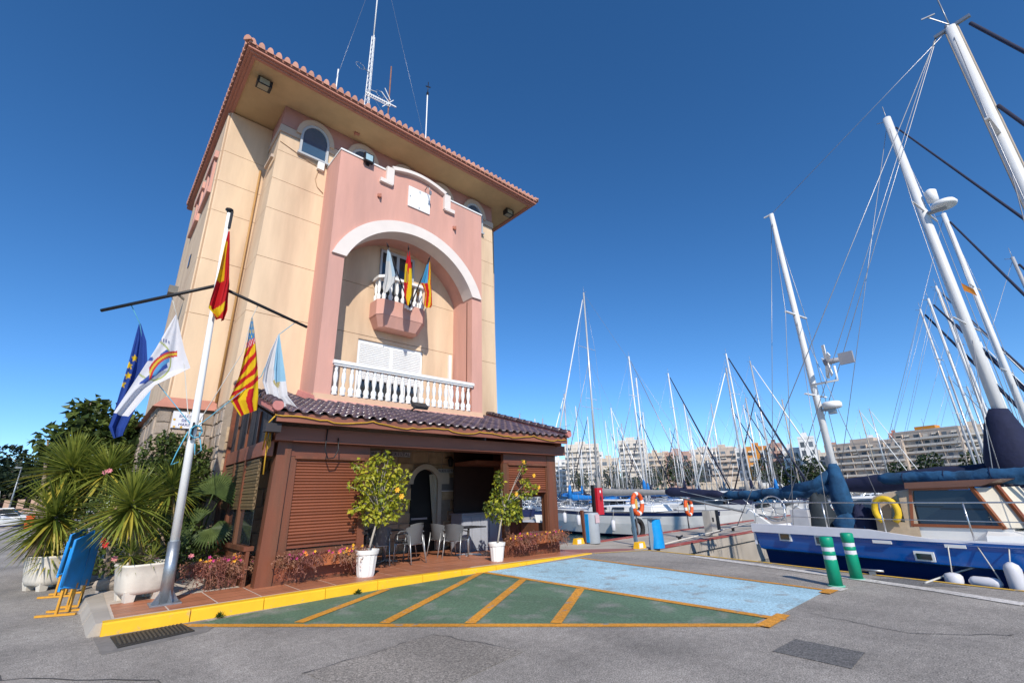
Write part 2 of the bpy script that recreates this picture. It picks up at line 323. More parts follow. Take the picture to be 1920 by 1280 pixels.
# ---------------------------------------------------------------- tower
CX = 6.78
T = thing('harbour_tower', 'tall cream and pink harbour tower with tiled overhanging roof', 'tower', (CX,14.5,0))
def hw(z): return 4.445 - .0175*(z-4.5)
gr = [4.05,6.53,8.22,9.83,10.88,11.92,12.60]
inner = MB().hexa([(CX-hw(4)+.03,13.40,.1),(CX+hw(4)-.03,13.40,.1),(CX+hw(4)-.03,14.6,.1),(CX-hw(4)+.03,14.6,.1)] + [(CX-hw(13.7)+.03,13.40,13.64),(CX+hw(13.7)-.03,13.40,13.64),(CX+hw(13.7)-.03,14.6,13.64),(CX-hw(13.7)+.03,14.6,13.64)])
inner.box(1.22,12.34,14.53,20.55,.1,13.64); part(T, 'core_wall', inner, DKGAP)
def course(z0, z1, xa=None, xb=None, m=CREAM):
    g_ = .007; a, b = z0+g_, z1-g_
    la, lb = (CX-hw(a), CX-hw(b)) if xa is None else (xa, xa); ra, rb = (CX+hw(a), CX+hw(b)) if xb is None else (xb, xb)
    return MB().hexa([(la,13.15,a),(ra,13.15,a),(ra,14.49,a),(la,14.49,a),(lb,13.15,b),(rb,13.15,b),(rb,14.49,b),(lb,14.49,b)])
for i in range(6):
    z0, z1 = gr[i], gr[i+1]
    if i == 0:
        part(T, 'wall_panel', course(z0, z1, None, 5.55), CREAM); part(T, 'wall_panel', course(z0, z1, 7.88, None), CREAM); part(T, 'lintel_panel', MB().box(5.551,7.879,13.15,14.4,6.40,6.519), CREAM)
    else: part(T, 'wall_panel', course(z0, z1), CREAM)
body_gr = [4.15,6.62,8.32,9.95,11.0,12.1,13.62]
for i in range(6):
    a, b = body_gr[i]+.007, body_gr[i+1]-.007; m = MB(); c = .10
    oct_ = [(1.19+c,14.5),(12.37-c,14.5),(12.37,14.5+c),(12.37,20.6),(1.19,20.6),(1.19,14.5+c)]
    m.prism([(x,y,a) for x,y in oct_], (0,0,b-a)); part(T, 'wall_panel', m, CREAM)
part(T, 'string_course', course(12.60,12.92).box(CX-hw(12.7)-.035,CX+hw(12.7)+.035,13.115,14.44,12.63,12.88), BANDC)
part(T, 'frieze_wall', course(12.92,13.66), PINKTOP)
# portal
PA = MB(); x0, x1, xi0, xi1 = 3.99, 9.57, 4.43, 9.13; zs = 8.38; R = 2.53; zc = 7.45
PA.box(x0,xi0,12,13.149,3.9,zs); PA.box(xi1,x1,12,13.149,3.9,zs); PA.box(xi0,xi1,12.02,13.149,3.9,4.26)
nA = 36; arc = []
a0 = math.atan2(zs-zc, -(CX-xi0))
a0 = math.pi - math.atan2(zs-zc, CX-xi0)
for k in range(nA+1):
    t = a0 + (math.pi - 2*a0)*0 - (2*a0 - math.pi) * k / nA
    arc.append((CX + R*math.cos(t), zc + R*math.sin(t)))
def slab(m, pl, pu, y0, y1):   # between lower polyline and upper polyline
    for k in range(len(pl)-1):
        (xa,za),(xb,zb) = pl[k], pl[k+1]; (ua,wa),(ub,wb) = pu[k], pu[k+1]
        m.hexa([(xa,y0,za),(xb,y0,zb),(xb,y1,zb),(xa,y1,za),(ua,y0,wa),(ub,y0,wb),(ub,y1,wb),(ua,y1,wa)])
full = [(x0,zs),(xi0-.001,zs)] + arc + [(xi1+.001,zs),(x1,zs)]
fa = MB(); top = 12.0
vs = []; n = len(full)
for x, z in full: vs += [(x,12.0,z),(x,12.0,top),(x,13.149,z),(x,13.149,top)]
fs = []
for k in range(n-1):
    o = 4*k; fs += [(o,o+4,o+5,o+1),(o+2,o+3,o+7,o+6),(o,o+2,o+6,o+4),(o+1,o+5,o+7,o+3)]
fs += [(0,1,3,2),(4*n-4,4*n-2,4*n-1,4*n-3)]
PA.add(vs, fs)
# pediment wall behind the curved moulding
ped = [(CX-1.2+2.4*k/16, 12.0 + .34*math.sin(math.pi*(.08+.84*k/16))) for k in range(17)]
for k in range(16): PA.hexa([(ped[k][0],12.03,11.99),(ped[k+1][0],12.03,11.99),(ped[k+1][0],12.3,11.99),(ped[k][0],12.3,11.99),(ped[k][0],12.03,ped[k][1]),(ped[k+1][0],12.03,ped[k+1][1]),(ped[k+1][0],12.3,ped[k+1][1]),(ped[k][0],12.3,ped[k][1])])
PORT = part(T, 'portal', PA, PINK, 'pink arched portal projecting from the cream tower')
am = MB(); R2 = R + .36
arc2 = []
for k in range(nA+1):
    t = a0 - (2*a0 - math.pi) * k / nA; c_, s_ = math.cos(t), math.sin(t); r2 = R2
    z2 = zc + r2*s_; x2 = CX + r2*c_
    if k in (0, nA): z2 = zs; x2 = CX + math.copysign(math.sqrt(R2*R2 - (zs-zc)**2), c_)
    arc2.append((x2, z2))
arc1 = [(CX + (R-.035)*math.cos(a0-(2*a0-math.pi)*k/nA), max(zs, zc + (R-.035)*math.sin(a0-(2*a0-math.pi)*k/nA))) for k in range(nA+1)]
slab(am, arc1, arc2, 11.93, 12.5); part(PORT, 'arch_band', am, ARCHW)
part(PORT, 'coping', MB().box(x0-.02,CX-1.30,11.97,13.14,12.0,12.055), WHITE); part(PORT, 'coping', MB().box(CX+1.30,x1+.02,11.97,13.14,12.0,12.055), WHITE)
om = MB(); lo = [(CX-1.02+2.04*k/18, 11.97 + .34*math.sin(math.pi*(.12+.76*k/18))) for k in range(19)]; up = [(x + (x-CX)*.08, z + .115) for x, z in lo]
slab(om, lo, up, 11.88, 12.32)
for s in (-1, 1):
    xx = CX + s*1.14; om.box(xx-.13,xx+.13,11.89,12.02,11.5,12.13); a, b = sorted((xx - s*.10, xx + s*.33)); om.box(a,b,11.895,12.01,11.46,11.60)
part(PORT, 'pediment_moulding', om, ARCHW)
# clock panel
ck = part(PORT, 'clock_face', MB().box(6.37,7.22,11.955,11.999,11.02,11.82), WHITE, 'square white clock panel without hands')
for tx, px, pz in (('12',6.795,11.70),('6',6.795,11.06),('9',6.43,11.38),('3',7.15,11.38)): lettering(ck, 'numeral', tx, .10, (px,11.95,pz), (math.pi/2,0,0), M('numeral_grey', (.25,.28,.30), .6, 0))
hk = MB().tube([(7.02,11.99,11.95),(7.0,11.80,11.98),(7.03,11.72,11.90),(7.06,11.70,11.74)], .018, 6); hk.box(7.03,7.10,11.67,11.73,11.62,11.76); part(PORT, 'lamp_arm', hk, GREYM)
for px in (5.34, 8.29): part(PORT, 'wall_hook', MB().box(px-.06,px+.06,11.93,11.999,10.86,10.97).box(px-.02,px+.02,11.86,11.93,10.82,10.95), CORN)
for px, z in ((4.85,12.1),): 
    f_ = MB().box(px-.17,px+.14,11.82,11.93,11.90,12.2).box(px-.05,px+.05,11.93,12.06,11.85,12.06); fl = part(PORT, 'floodlight', f_, BLACK); part(fl, 'lens', MB().box(px-.13,px+.10,11.812,11.819,11.94,12.16), M('lamp_lens', (.35,.5,.55), .15, .1))
# balcony
BAL = part(T, 'balcony_rail', MB().box(4.40,9.16,11.90,12.14,5.12,5.21).box(4.43,9.13,11.93,12.11,5.07,5.12), WHITE)
part(T, 'balcony_kerb', MB().box(x0-.01,x1+.01,11.97,12.18,4.05,4.262), M('balcony_cream', (.66,.43,.29), .85, .06, 2, .1, 200))
bprof = [(.075,0),(.075,.05),(.055,.07),(.085,.14),(.07,.22),(.032,.27),(.05,.285),(.032,.31),(.06,.42),(.066,.50),(.05,.62),(.036,.68),(.052,.70),(.036,.72),(.05,.77),(.05,.80)]
bal = MB().lathe([(r, z*1.008) for r, z in bprof], n=12).mesh('baluster', WHITE)
for k in range(21): inst(T, 'baluster', bal, (4.53 + k*(8.99-4.53)/20, 12.02, 4.264))
# recess: double shutter, small balcony, window
SH = part(T, 'shutter_window', MB().box(5.56,7.87,13.3,13.34,4.2,6.39), GLASSD)
part(SH, 'shutter_frame', MB().box(5.56,5.63,13.18,13.28,4.1,6.3).box(7.80,7.87,13.18,13.28,4.1,6.3).box(6.67,6.77,13.17,13.28,4.1,6.3).box(5.56,7.87,13.2,13.3,6.28,6.39), WHITE)
for a, b in ((5.632,6.668),(6.772,7.798)):
    sm_ = MB().add([(a,13.20,0),(b,13.20,0),(b,13.175,.035),(a,13.175,.035),(b,13.20,.056),(a,13.20,.056),(a,13.22,0),(b,13.22,0),(b,13.22,.056),(a,13.22,.056)], [(0,1,2,3),(3,2,4,5),(6,7,1,0),(5,4,8,9),(7,6,9,8),(0,3,5,9,6),(1,7,8,4,2)])
    me = sm_.mesh('slat', WHITE, (0,0,0))
    for k in range(20): inst(SH, 'slat', me, (0,0,5.12 + k*.058))
part(SH, 'glazing_bar', MB().box(5.98,6.03,13.22,13.29,4.1,5.12).box(7.25,7.30,13.22,13.29,4.1,5.12), WHITE)
W2 = part(T, 'window', MB().box(6.12,7.30,13.11,13.148,7.75,9.66), GLASSD)
part(W2, 'frame', MB().box(6.06,6.13,13.08,13.149,7.7,9.72).box(7.28,7.36,13.08,13.149,7.7,9.72).box(6.66,6.76,13.07,13.149,7.7,9.72).box(6.06,7.36,13.085,13.149,9.64,9.735), M('grey_frame', (.42,.44,.46), .4, .05))
B2 = MB(); bx0, bx1, yf = 5.84, 7.60, 12.5; ch = .17
plan = lambda i, yy=0: [(bx0+i,13.15),(bx0+i,yf+ch+yy),(bx0+ch+i,yf+yy),(bx1-ch-i,yf+yy),(bx1-i,yf+ch+yy),(bx1-i,13.15)]
def ring(pl, z): return [(x,y,z) for x,y in pl]
B2.prism(ring(plan(0), 7.14), (0,0,.52))
lo_, hi_ = ring(plan(.17,.15), 6.78), ring(plan(.01,.01), 7.139); B2.add(lo_ + hi_, [(k,(k+1)%6,6+(k+1)%6,6+k) for k in range(6)] + [(0,1,2,3,4,5)])
SB = part(T, 'small_balcony', B2, PINK)
rl = MB(); P_ = plan(.0); P2 = plan(.2,.2)
for k in range(5): rl.hexa([(*P_[k],8.42),(*P_[k+1],8.42),(*P2[k+1],8.42),(*P2[k],8.42),(*P_[k],8.51),(*P_[k+1],8.51),(*P2[k+1],8.51),(*P2[k],8.51)])
part(SB, 'rail', rl, WHITE)
bal2 = MB().lathe([(r*.95, z*.945) for r, z in bprof], n=12).mesh('baluster', WHITE)
for k in range(7): inst(SB, 'baluster', bal2, (6.05 + k*.223, 12.62, 7.662))
for px in (bx0+.1, bx1-.1):
    for yy in (12.78, 12.99): inst(SB, 'baluster', bal2, (px, yy, 7.662))
part(SB, 'flag_holder', MB().box(6.72,6.98,12.42,12.5,7.50,7.62).box(6.78,6.92,12.38,12.43,7.44,7.56), WHITE)
part(SB, 'wooden_crate', MB().box(7.12,7.48,12.66,12.9,8.30,8.58), M('plywood', (.55,.36,.19), .7, .1, 4))
part(T, 'white_pipe', MB().box(8.92,9.02,13.06,13.148,4.2,6.45), WHITE)
part(T, 'joint_strip', MB().box(9.118,9.129,12.28,12.31,4.27,8.3), WOODD)
# top windows
def top_window(cx, show=True):
    zb, zsp, r = 12.13, 12.80, .43
    pts = [(cx-r,zb),(cx+r,zb)] + [(cx+r*math.cos(t), zsp+r*1.25*math.sin(t)) for t in [math.pi*k/14 for k in range(15)]]
    o = part(T, 'arched_window', MB().prism([(x,13.10,z) for x,z in pts], (0,.045,0)), GLASSB)
    def rg(r0, r1, y0, y1, m, nm, k0=0, legs=zb):
        q = MB(); a = [(cx+r0*math.cos(math.pi*k/14), zsp+r0*1.25*math.sin(math.pi*k/14)) for k in range(15)]; b = [(cx+r1*math.cos(math.pi*k/14), zsp+(r1*1.25)*math.sin(math.pi*k/14)) for k in range(15)]
        slab(q, a, b, y0, y1)
        if legs: q.box(cx+r0,cx+r1,y0,y1,legs,zsp-.001); q.box(cx-r1,cx-r0,y0,y1,legs,zsp-.001)
        part(o, nm, q, m)
    rg(r-.05, r+.02, 13.06, 13.13, M('grey_frame', (.42,.44,.46), .4, .05), 'frame'); rg(r+.022, r+.17, 13.04, 13.148, BANDC, 'surround', legs=None)
    part(o, 'sill', MB().box(cx-r-.06,cx+r+.06,13.02,13.149,zb-.07,zb), M('grey_frame', (.42,.44,.46), .4, .05))
for k in (-2,-1,0,1,2): top_window(CX + k*1.64)
part(T, 'electric_box', MB().box(3.66,3.86,13.03,13.148,11.78,12.06), WHITE)
cb = MB().tube([(2.5,13.135,12.25),(2.95,13.13,12.10),(3.3,13.13,11.98),(3.7,13.12,11.9)], .012, 5); cb.tube([(3.72,13.13,11.8),(3.66,13.13,11.4),(3.75,13.13,11.15),(3.95,13.13,11.0)], .012, 5); part(T, 'cable', cb, M('tan_cable', (.50,.33,.20), .7, 0))
pp = MB().tube([(2.28,14.44,4.2),(2.33,14.44,11.85)], .03, 8); part(T, 'downpipe', pp, M('pipe_ochre', (.42,.24,.09), .5, .1, 3))
lg = MB().box(2.33,2.41,13.2,13.95,11.62,11.72); part(T, 'ledge', lg, BANDC)
# left wall ornaments and slits
for yy, z0 in ((15.6,10.7),(17.6,10.7)):
    o = MB(); o.box(1.09,1.19,yy-.75,yy+.75,z0,z0+.18); o.box(1.12,1.19,yy-.62,yy-.35,z0+.18,z0+1.3); o.box(1.12,1.19,yy+.35,yy+.62,z0+.18,z0+1.3); o.box(1.08,1.19,yy-.75,yy+.75,z0+1.3,z0+1.55)
    wd = part(T, 'side_window_surround', o, PINK); part(wd, 'pane', MB().box(1.16,1.189,yy-.35,yy+.35,z0+.18,z0+1.3), GLASSD)
for z0 in (6.6, 8.85): part(T, 'slit_window', MB().box(1.165,1.192,16.5,16.75,z0,z0+.42), GLASSD)
lm = MB().bar((1.19,15.6,7.35), (.92,15.5,7.5), .05, .05).box(.76,.98,15.35,15.62,7.4,7.62); part(T, 'side_lamp', lm, M('lamp_grey', (.16,.15,.13), .5, .1))
# soffit, cornice, roof
rx0, rx1, ry0, ry1 = 1.31, 12.2, 11.97, 21.5
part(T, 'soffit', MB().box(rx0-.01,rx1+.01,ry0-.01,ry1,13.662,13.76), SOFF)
for k, (e0, e1, z0, z1) in enumerate(((0.,.085,13.62,13.70),(.08,.165,13.665,13.745),(.16,.245,13.71,13.80))):
    q = MB(); a0_, a1_, b0_, b1_ = rx0-e0, rx1+e0, ry0-e0, ry1+e0; A0, A1, B0, B1 = rx0-e1, rx1+e1, ry0-e1, ry1+e1
    q.box(A0,A1,B0,b0_,z0,z1).box(A0,A1,b1_,B1,z0,z1).box(A0,a0_,b0_+.001,b1_-.001,z0,z1).box(a1_,A1,b0_+.001,b1_-.001,z0,z1)
    part(T, 'cornice', q, CORN)
for px, yy in ((1.72,12.55),(11.72,12.75)):
    f_ = MB().box(px-.20,px+.20,yy-.12,yy+.14,13.36,13.60).box(px-.05,px+.05,yy-.05,yy+.05,13.58,13.662); fl = part(T, 'floodlight', f_, BLACK); part(fl, 'lens', MB().box(px-.15,px+.12,yy-.125,yy-.121,13.39,13.57).box(px-.16,px+.12,yy-.1,yy+.1,13.352,13.359), M('lamp_dull', (.30,.27,.19), .3, .1))
part(T, 'hook', MB().box(4.62,4.80,12.75,12.83,13.60,13.664).box(4.62,4.65,12.77,12.8,13.5,13.6), CORN)
E0x, E1x, E0y, E1y = rx0-.29, rx1+.29, ry0-.29, ry1+.29; zr = 13.805
rf = MB(); ins = 3.6; rid = [(E0x+4.6,16.8,16.0),(E1x-4.6,16.8,16.0)]
rf.add([(E0x+.05,E0y+.05,zr),(E1x-.05,E0y+.05,zr),(E1x-.05,E1y-.05,zr),(E0x+.05,E1y-.05,zr),(E0x+.05,E0y+.05,zr+.05),(E1x-.05,E0y+.05,zr+.05),(E1x-.05,E1y-.05,zr+.05),(E0x+.05,E1y-.05,zr+.05),*rid], [(3,2,1,0),(0,1,5,4),(1,2,6,5),(2,3,7,6),(3,0,4,7),(4,5,9,8),(5,6,9),(6,7,8,9),(7,4,8)])
ROOF = part(T, 'roof', rf, TERRAD)
def half_tile(r0, r1, L_, m, drop=0.):
    q = MB(); n = 7; vs = []
    for yy, r, z in ((0,r0,0),(L_,r1,0)):
        for k in range(n+1): t = math.pi*k/n; vs.append((r*math.cos(t), yy + (.05*max(0, math.sin(t)-.2) if yy == 0 and drop else 0), r*math.sin(t)*(1.8 if drop else 1.25)+z - (drop*(1-math.sin(t)) if yy == 0 else 0)))
    q.add(vs, [(k,k+1,n+2+k,n+1+k) for k in range(n)], 0, True); q.f += [tuple(range(n+1))[::-1], tuple(range(n+1,2*n+2)), (0,n+1,2*n+1,n)]; q.m += [0]*3; q.s += [False]*3
    return q.mesh('roof_tile', m)
ht = half_tile(.085,.07,.55,TERRA,.03); sl_ = math.radians(17)
nT = 50
for k in range(nT): inst(ROOF, 'roof_tile', ht, (E0x+.12 + (E1x-E0x-.24)*k/(nT-1), E0y-.03, zr+.035), (sl_,0,0))
for k in range(43): inst(ROOF, 'roof_tile', ht, (E0x-.03, E0y+.25+k*.228, zr+.035), (sl_,0,-math.pi/2))
inst(ROOF, 'hip_tile', half_tile(.11,.10,1.2,TERRA), (E0x-.02,E0y-.02,zr+.05), (math.radians(14),0,-math.pi/4))
inst(ROOF, 'hip_tile', half_tile(.11,.10,1.2,TERRA), (E1x+.02,E0y-.02,zr+.05), (math.radians(14),0,math.pi/4))
inst(ROOF, 'fascia', MB().box(E0x+.01,E1x-.01,0,.05,-.03,.075).mesh('fascia', TERRAD), (0,E0y+.02,zr))
inst(ROOF, 'fascia', MB().box(0,.05,E0y+.07,E1y,-.03,.075).mesh('fascia', TERRAD), (E0x+.02,0,zr))
# aerials on the roof
AN = thing('lattice_mast', 'tall white lattice radio mast held by guy wires on the tower roof', 'radio mast', (6.6,17,15.9))
q = MB(); bx, by = 6.6, 17.0
cs = [(bx+.16*math.cos(t), by+.16*math.sin(t)) for t in (.4, 2.5, 4.6)]
for cx_, cy_ in cs: q.tube([(cx_,cy_,15.6),(bx+(cx_-bx)*.5,by+(cy_-by)*.5,24.0)], .022, 5)
for k in range(26):
    z = 15.9 + k*.31; f_ = 1-.5*(z-15.6)/8.4; f2 = 1-.5*(z+.31-15.6)/8.4
    for i in range(3):
        a = cs[i]; b = cs[(i+1)%3]; q.tube([(bx+(a[0]-bx)*f_,by+(a[1]-by)*f_,z),(bx+(b[0]-bx)*f2,by+(b[1]-by)*f2,z+.31)], .010, 4)
part(AN, 'lattice', q, WHITE); part(AN, 'pole', MB().tube([(bx,by,23.7),(bx,by,31)], .035, 8), WHITE)
q = MB()
for (dx, dy, zt_) in ((-2.6,-2.5,24.5),(2.9,-1.6,24.5),(.9,2.5,24.5),(-1.7,-2.0,20.5),(1.5,-2.2,20.5)): q.tube([(bx,by,zt_ if zt_ < 22 else 30),(bx+dx,by+dy,16.0 - abs(dy)*.3)], .006, 4)
part(AN, 'guy_wire', q, GREYM)
q = MB()
for s in (-1,1):
    q = MB()
    for k in range(12): 
        t0, t1 = math.pi*k/6, math.pi*(k+1)/6; c0 = Vector((bx+s*.55,by-.1,21.0-.5*s)); q.tube([c0+Vector((.22*math.cos(t0),.1*math.sin(t0),.28*math.sin(t0))), c0+Vector((.22*math.cos(t1),.1*math.sin(t1),.28*math.sin(t1)))], .012, 4)
    q.bar((bx,by,21-.5*s),(bx+s*.4,by-.1,21-.5*s),.025,.025); part(AN, 'loop_antenna', q, GREYM)
YG = thing('yagi_antenna', 'white yagi aerial lying level on a rusty pole above the roof tiles', 'antenna', (6.98,15.4,14.9))
q = MB().tube([(6.98,15.4,14.9),(6.95,15.4,20.78)], .035, 6); part(YG, 'pole', q, M('rusty_pole', (.20,.10,.07), .7, .3, 8))
q = MB(); q.bar((5.85,15.35,18.42),(7.3,15.35,18.55),.05,.05); q.bar((5.85,15.35,18.28),(7.0,15.35,18.38),.03,.03)
for k in range(12): xx = 5.9+k*.10; q.bar((xx,15.3,18.27+k*.009),(xx,15.3,18.44+k*.009),.018,.018)
q.bar((6.65,15.35,18.15),(7.15,15.35,18.85),.03,.03); q.bar((6.55,15.35,18.95),(7.05,15.35,18.5),.03,.03); q.bar((6.70,15.35,19.25),(7.0,15.35,18.75),.03,.03)
part(YG, 'boom', q, WHITE)
q = MB().tube([(8.93,15.4,14.9),(8.93,15.4,20.5)], .03, 6); WA = thing('whip_aerial', 'white pole aerial with small black wind vane standing on the roof', 'antenna', (8.93,15.4,14.9)); part(WA, 'pole', q, WHITE)
part(WA, 'wind_vane', MB().tube([(8.93,15.4,20.5),(8.95,15.4,21.3)], .02, 5).bar((8.82,15.4,20.95),(9.08,15.4,21.05),.03,.05).box(8.89,8.97,15.36,15.44,20.45,20.62), BLACK)
WB = thing('whip_aerial', 'short plain white stick aerial standing at the corner side of the roof', 'antenna', (4.63,15.4,14.9)); part(WB, 'pole', MB().tube([(4.63,15.4,14.9),(4.62,15.4,18.83)], .028, 6), WHITE)
# ---------------------------------------------------------------- stone plinth of the tower
rs = random.Random(3)
def stones(parent, o, u, n, W, Hh, m, rh=(.22,.38), rw=(.24,.52), skip=None, nm='stone'):
    o = Vector(o); u = Vector(u).normalized(); n = Vector(n).normalized(); zc_ = Vector((0,0,1)); z = 0
    rows = []
    while z < Hh - .1:
        h_ = min(rs.uniform(*rh), Hh - z); rows.append((z, h_)); z += h_
    for (z, h_) in rows:
        x = -rs.uniform(0, .2)
        while x < W:
            w_ = rs.uniform(*rw); a, b = max(x, 0), min(x + w_, W); x += w_
            if b - a < .07: continue
            if skip and skip((a+b)/2, z + h_/2): continue
            j = lambda s=.035: rs.uniform(-s, s) if True else 0
            g_ = .012; P = [(a+g_, z+g_+j()*.6), ((a+b)/2+j(), z+g_+j()*.3), (b-g_, z+g_+j()*.6), (b-g_+j(.01), z+h_/2), (b-g_, z+h_-g_+j()*.6), ((a+b)/2+j(), z+h_-g_+j()*.4), (a+g_, z+h_-g_+j()*.6)]
            P = [(min(max(p,0.0),W), max(q,0)) for p, q in P]; d = rs.uniform(.015,.05)
            q = MB(); base = [o + u*p + zc_*t for p, t in P]; cx_ = sum(p for p,_ in P)/7; cz_ = sum(t for _,t in P)/7
            topv = [o + u*(p+(cx_-p)*.10) + zc_*(t+(cz_-t)*.10) + n*d for p, t in P]
            q.add(base+topv, [tuple(range(7,14))] + [(k,(k+1)%7,7+(k+1)%7,7+k) for k in range(7)])
            part(parent, nm, q, m, fix=True)
SBASE = part(T, 'stone_plinth', MB().box(1.07,12.4,14.40,20.7,.05,3.98).box(2.30,11.3,13.16,14.395,.05,4.04), STONEJ)
stones(SBASE, (1.07,14.40,.1), (1,0,0), (0,-1,0), 1.23, 3.86, STONEM)
stones(SBASE, (1.07,20.6,.1), (0,-1,0), (-1,0,0), 6.2, 3.86, STONEM, (.3,.5), (.4,.8))
stones(SBASE, (2.30,14.39,.1), (0,-1,0), (-1,0,0), 1.22, 3.9, STONEM)
door_skip = lambda a, z: 7.55 < a + 2.4 < 8.95 and z < 2.35
stones(SBASE, (2.4,13.16,.1), (1,0,0), (0,-1,0), 8.5, 3.3, STONEI, (.28,.42), (.35,.7), door_skip)
cpg = MB()
cpg.hexa([(.93,14.26,3.95),(2.3,14.26,3.95),(2.3,14.5,3.95),(.93,14.5,3.95),(1.17,14.47,4.24),(2.3,14.47,4.24),(2.3,14.5,4.24),(1.17,14.5,4.24)])
cpg.hexa([(.93,14.501,3.95),(1.2,14.501,3.95),(1.2,20.8,3.95),(.93,20.8,3.95),(1.16,14.501,4.24),(1.2,14.501,4.24),(1.2,20.8,4.24),(1.16,20.8,4.24)])
part(T, 'plinth_coping', cpg, M('coping_red', (.42,.19,.14), .8, .12, 4, .15, 90))
PQ = part(T, 'ceramic_plaque', MB().box(1.38,2.03,14.315,14.345,3.45,3.87), M('glazed_white', (.72,.73,.78), .2, .06, 14, c2=(.45,.5,.68), c2s=9, c2t=.66, c2w=.08), 'white ceramic street plaque with blue lettering and floral border')
inkm = M('plaque_ink', (.07,.08,.22), .4, 0)
for tx, zz, sz in (('BALCÓN',3.725,.095),('DE LA',3.62,.095),('MARINA',3.51,.095)): lettering(PQ, 'lettering', tx, sz, (1.705,14.312,zz), (math.pi/2,0,0), inkm)
q = MB()
for px, pz in ((1.43,3.66),(1.98,3.66),(1.705,3.845),(1.6,3.475),(1.45,3.48),(1.95,3.48)): q.lathe([(.0,0),(.028,.001),(.026,.005)], (0,0,0), 8) if False else q.add([(px+.03*math.cos(t),14.311,pz+.028*math.sin(t)) for t in [k*math.pi/4 for k in range(8)]], [tuple(range(8))])
part(PQ, 'floral_border', q, M('ochre_ink', (.62,.38,.06), .4, .2, 20))
# ---------------------------------------------------------------- pavilion (terrace bar)
PV = thing('terrace_pavilion', 'dark wooden terrace bar with glazed tile roof against the tower', 'pavilion', (6.6,9.95,.1))
FY = 9.95
def box(parent, name, x0, x1, y0, y1, z0, z1, m, **k): return part(parent, name, MB().box(x0,x1,y0,y1,z0,z1), m, **k)
# corner post, slightly flared at its foot
part(PV, 'post', MB().hexa([(2.64,9.86,.13),(2.93,9.86,.13),(2.93,10.10,.13),(2.64,10.10,.13),(2.74,9.88,2.95),(3.0,9.88,2.95),(3.0,10.1,2.95),(2.74,10.1,2.95)]), WOODD)
def front_panel(x0, x1, zb, sh0, sh1, shut_to, flo):
    F = box(PV, 'front_panel', x0, x1, FY, FY+.06, zb, zb+.5, WOODD)
    box(F, 'board', x0, x1, FY-.025, FY-.001, zb+.03, zb+.30, WOODR)
    box(F, 'rail', x0, x1, FY-.05, FY+.10, zb+.5, zb+.58, WOODD); box(F, 'rail', x0-.02, x1, FY-.045, FY+.05, zb-.02, zb+.06, WOODD)
    box(F, 'header_board', x0, x1, FY-.03, FY+.08, 2.47, 2.73, WOODR)
    box(F, 'stile', x0, sh0, FY-.02, FY+.1, zb+.581, 2.469, WOODD); box(F, 'stile', sh1, x1, FY-.02, FY+.1, zb+.581, 2.469, WOODD)
    box(F, 'moulding', sh0-.04, sh1+.04, FY-.055, FY-.031, 2.42, 2.475, WOODD)
    me = MB().add([(sh0,FY+.03,0),(sh1,FY+.03,0),(sh1,FY+.008,.024),(sh0,FY+.008,.024),(sh1,FY+.012,.05),(sh0,FY+.012,.05),(sh1,FY+.03,.056),(sh0,FY+.03,.056),(sh1,FY+.05,.056),(sh0,FY+.05,.056),(sh1,FY+.05,0),(sh0,FY+.05,0)], [(0,1,2,3),(3,2,4,5),(5,4,6,7),(7,6,8,9),(9,8,10,11),(11,10,1,0),(0,3,5,7,9,11),(1,10,8,6,4,2)]).mesh('slat', SLATM)
    S = box(F, 'roller_shutter', sh0, sh1, FY+.045, FY+.06, shut_to, 2.44, WOODD)
    z = 2.385
    k = 0
    while z > shut_to: inst(S, 'slat', me, (0, 0, z)); z -= .0585; k += 1
    box(F, 'bottom_bar', sh0, sh1, FY+.002, FY+.05, shut_to-.05, shut_to-.005, WOODR)
    return F
front_panel(2.95, 4.68, .14, 3.13, 4.52, .80, True)
FR = front_panel(8.66, 10.70, .03, 8.86, 10.36, 1.72, True)
box(FR, 'end_post', 10.40, 10.78, FY-.04, FY+.26, .0, 2.73, WOODD)
# the strip of slats low in the right opening (blind partly raised)
# beams
box(PV, 'front_beam', 2.62, 11.05, 9.72, 9.93, 2.745, 3.02, WOODB)
part(PV, 'beam_edge', MB().box(2.95,10.9,9.70,9.716,2.735,2.76), WOODR)
box(PV, 'inner_beam', 2.62, 10.9, 9.931, 10.15, 2.735, 3.0, WOODB)
for k in range(14):
    xx = 2.75 + k*.60; y0, z0 = 9.38, 3.10
    part(PV, 'rafter', MB().bar((xx,y0,z0+.03),(xx,13.1,z0+.03+(13.1-y0)*.30),.10,.14), WOODB)
part(PV, 'ceiling', MB().hexa([(2.45,9.4,3.19),(10.7,9.4,3.19),(10.7,13.14,4.30),(2.45,13.14,4.30),(2.45,9.4,3.23),(10.7,9.4,3.23),(10.7,13.14,4.34),(2.45,13.14,4.34)]), WOODB)
part(PV, 'gutter_board', MB().box(2.5,10.75,9.34,9.40,3.05,3.24), WOODB)
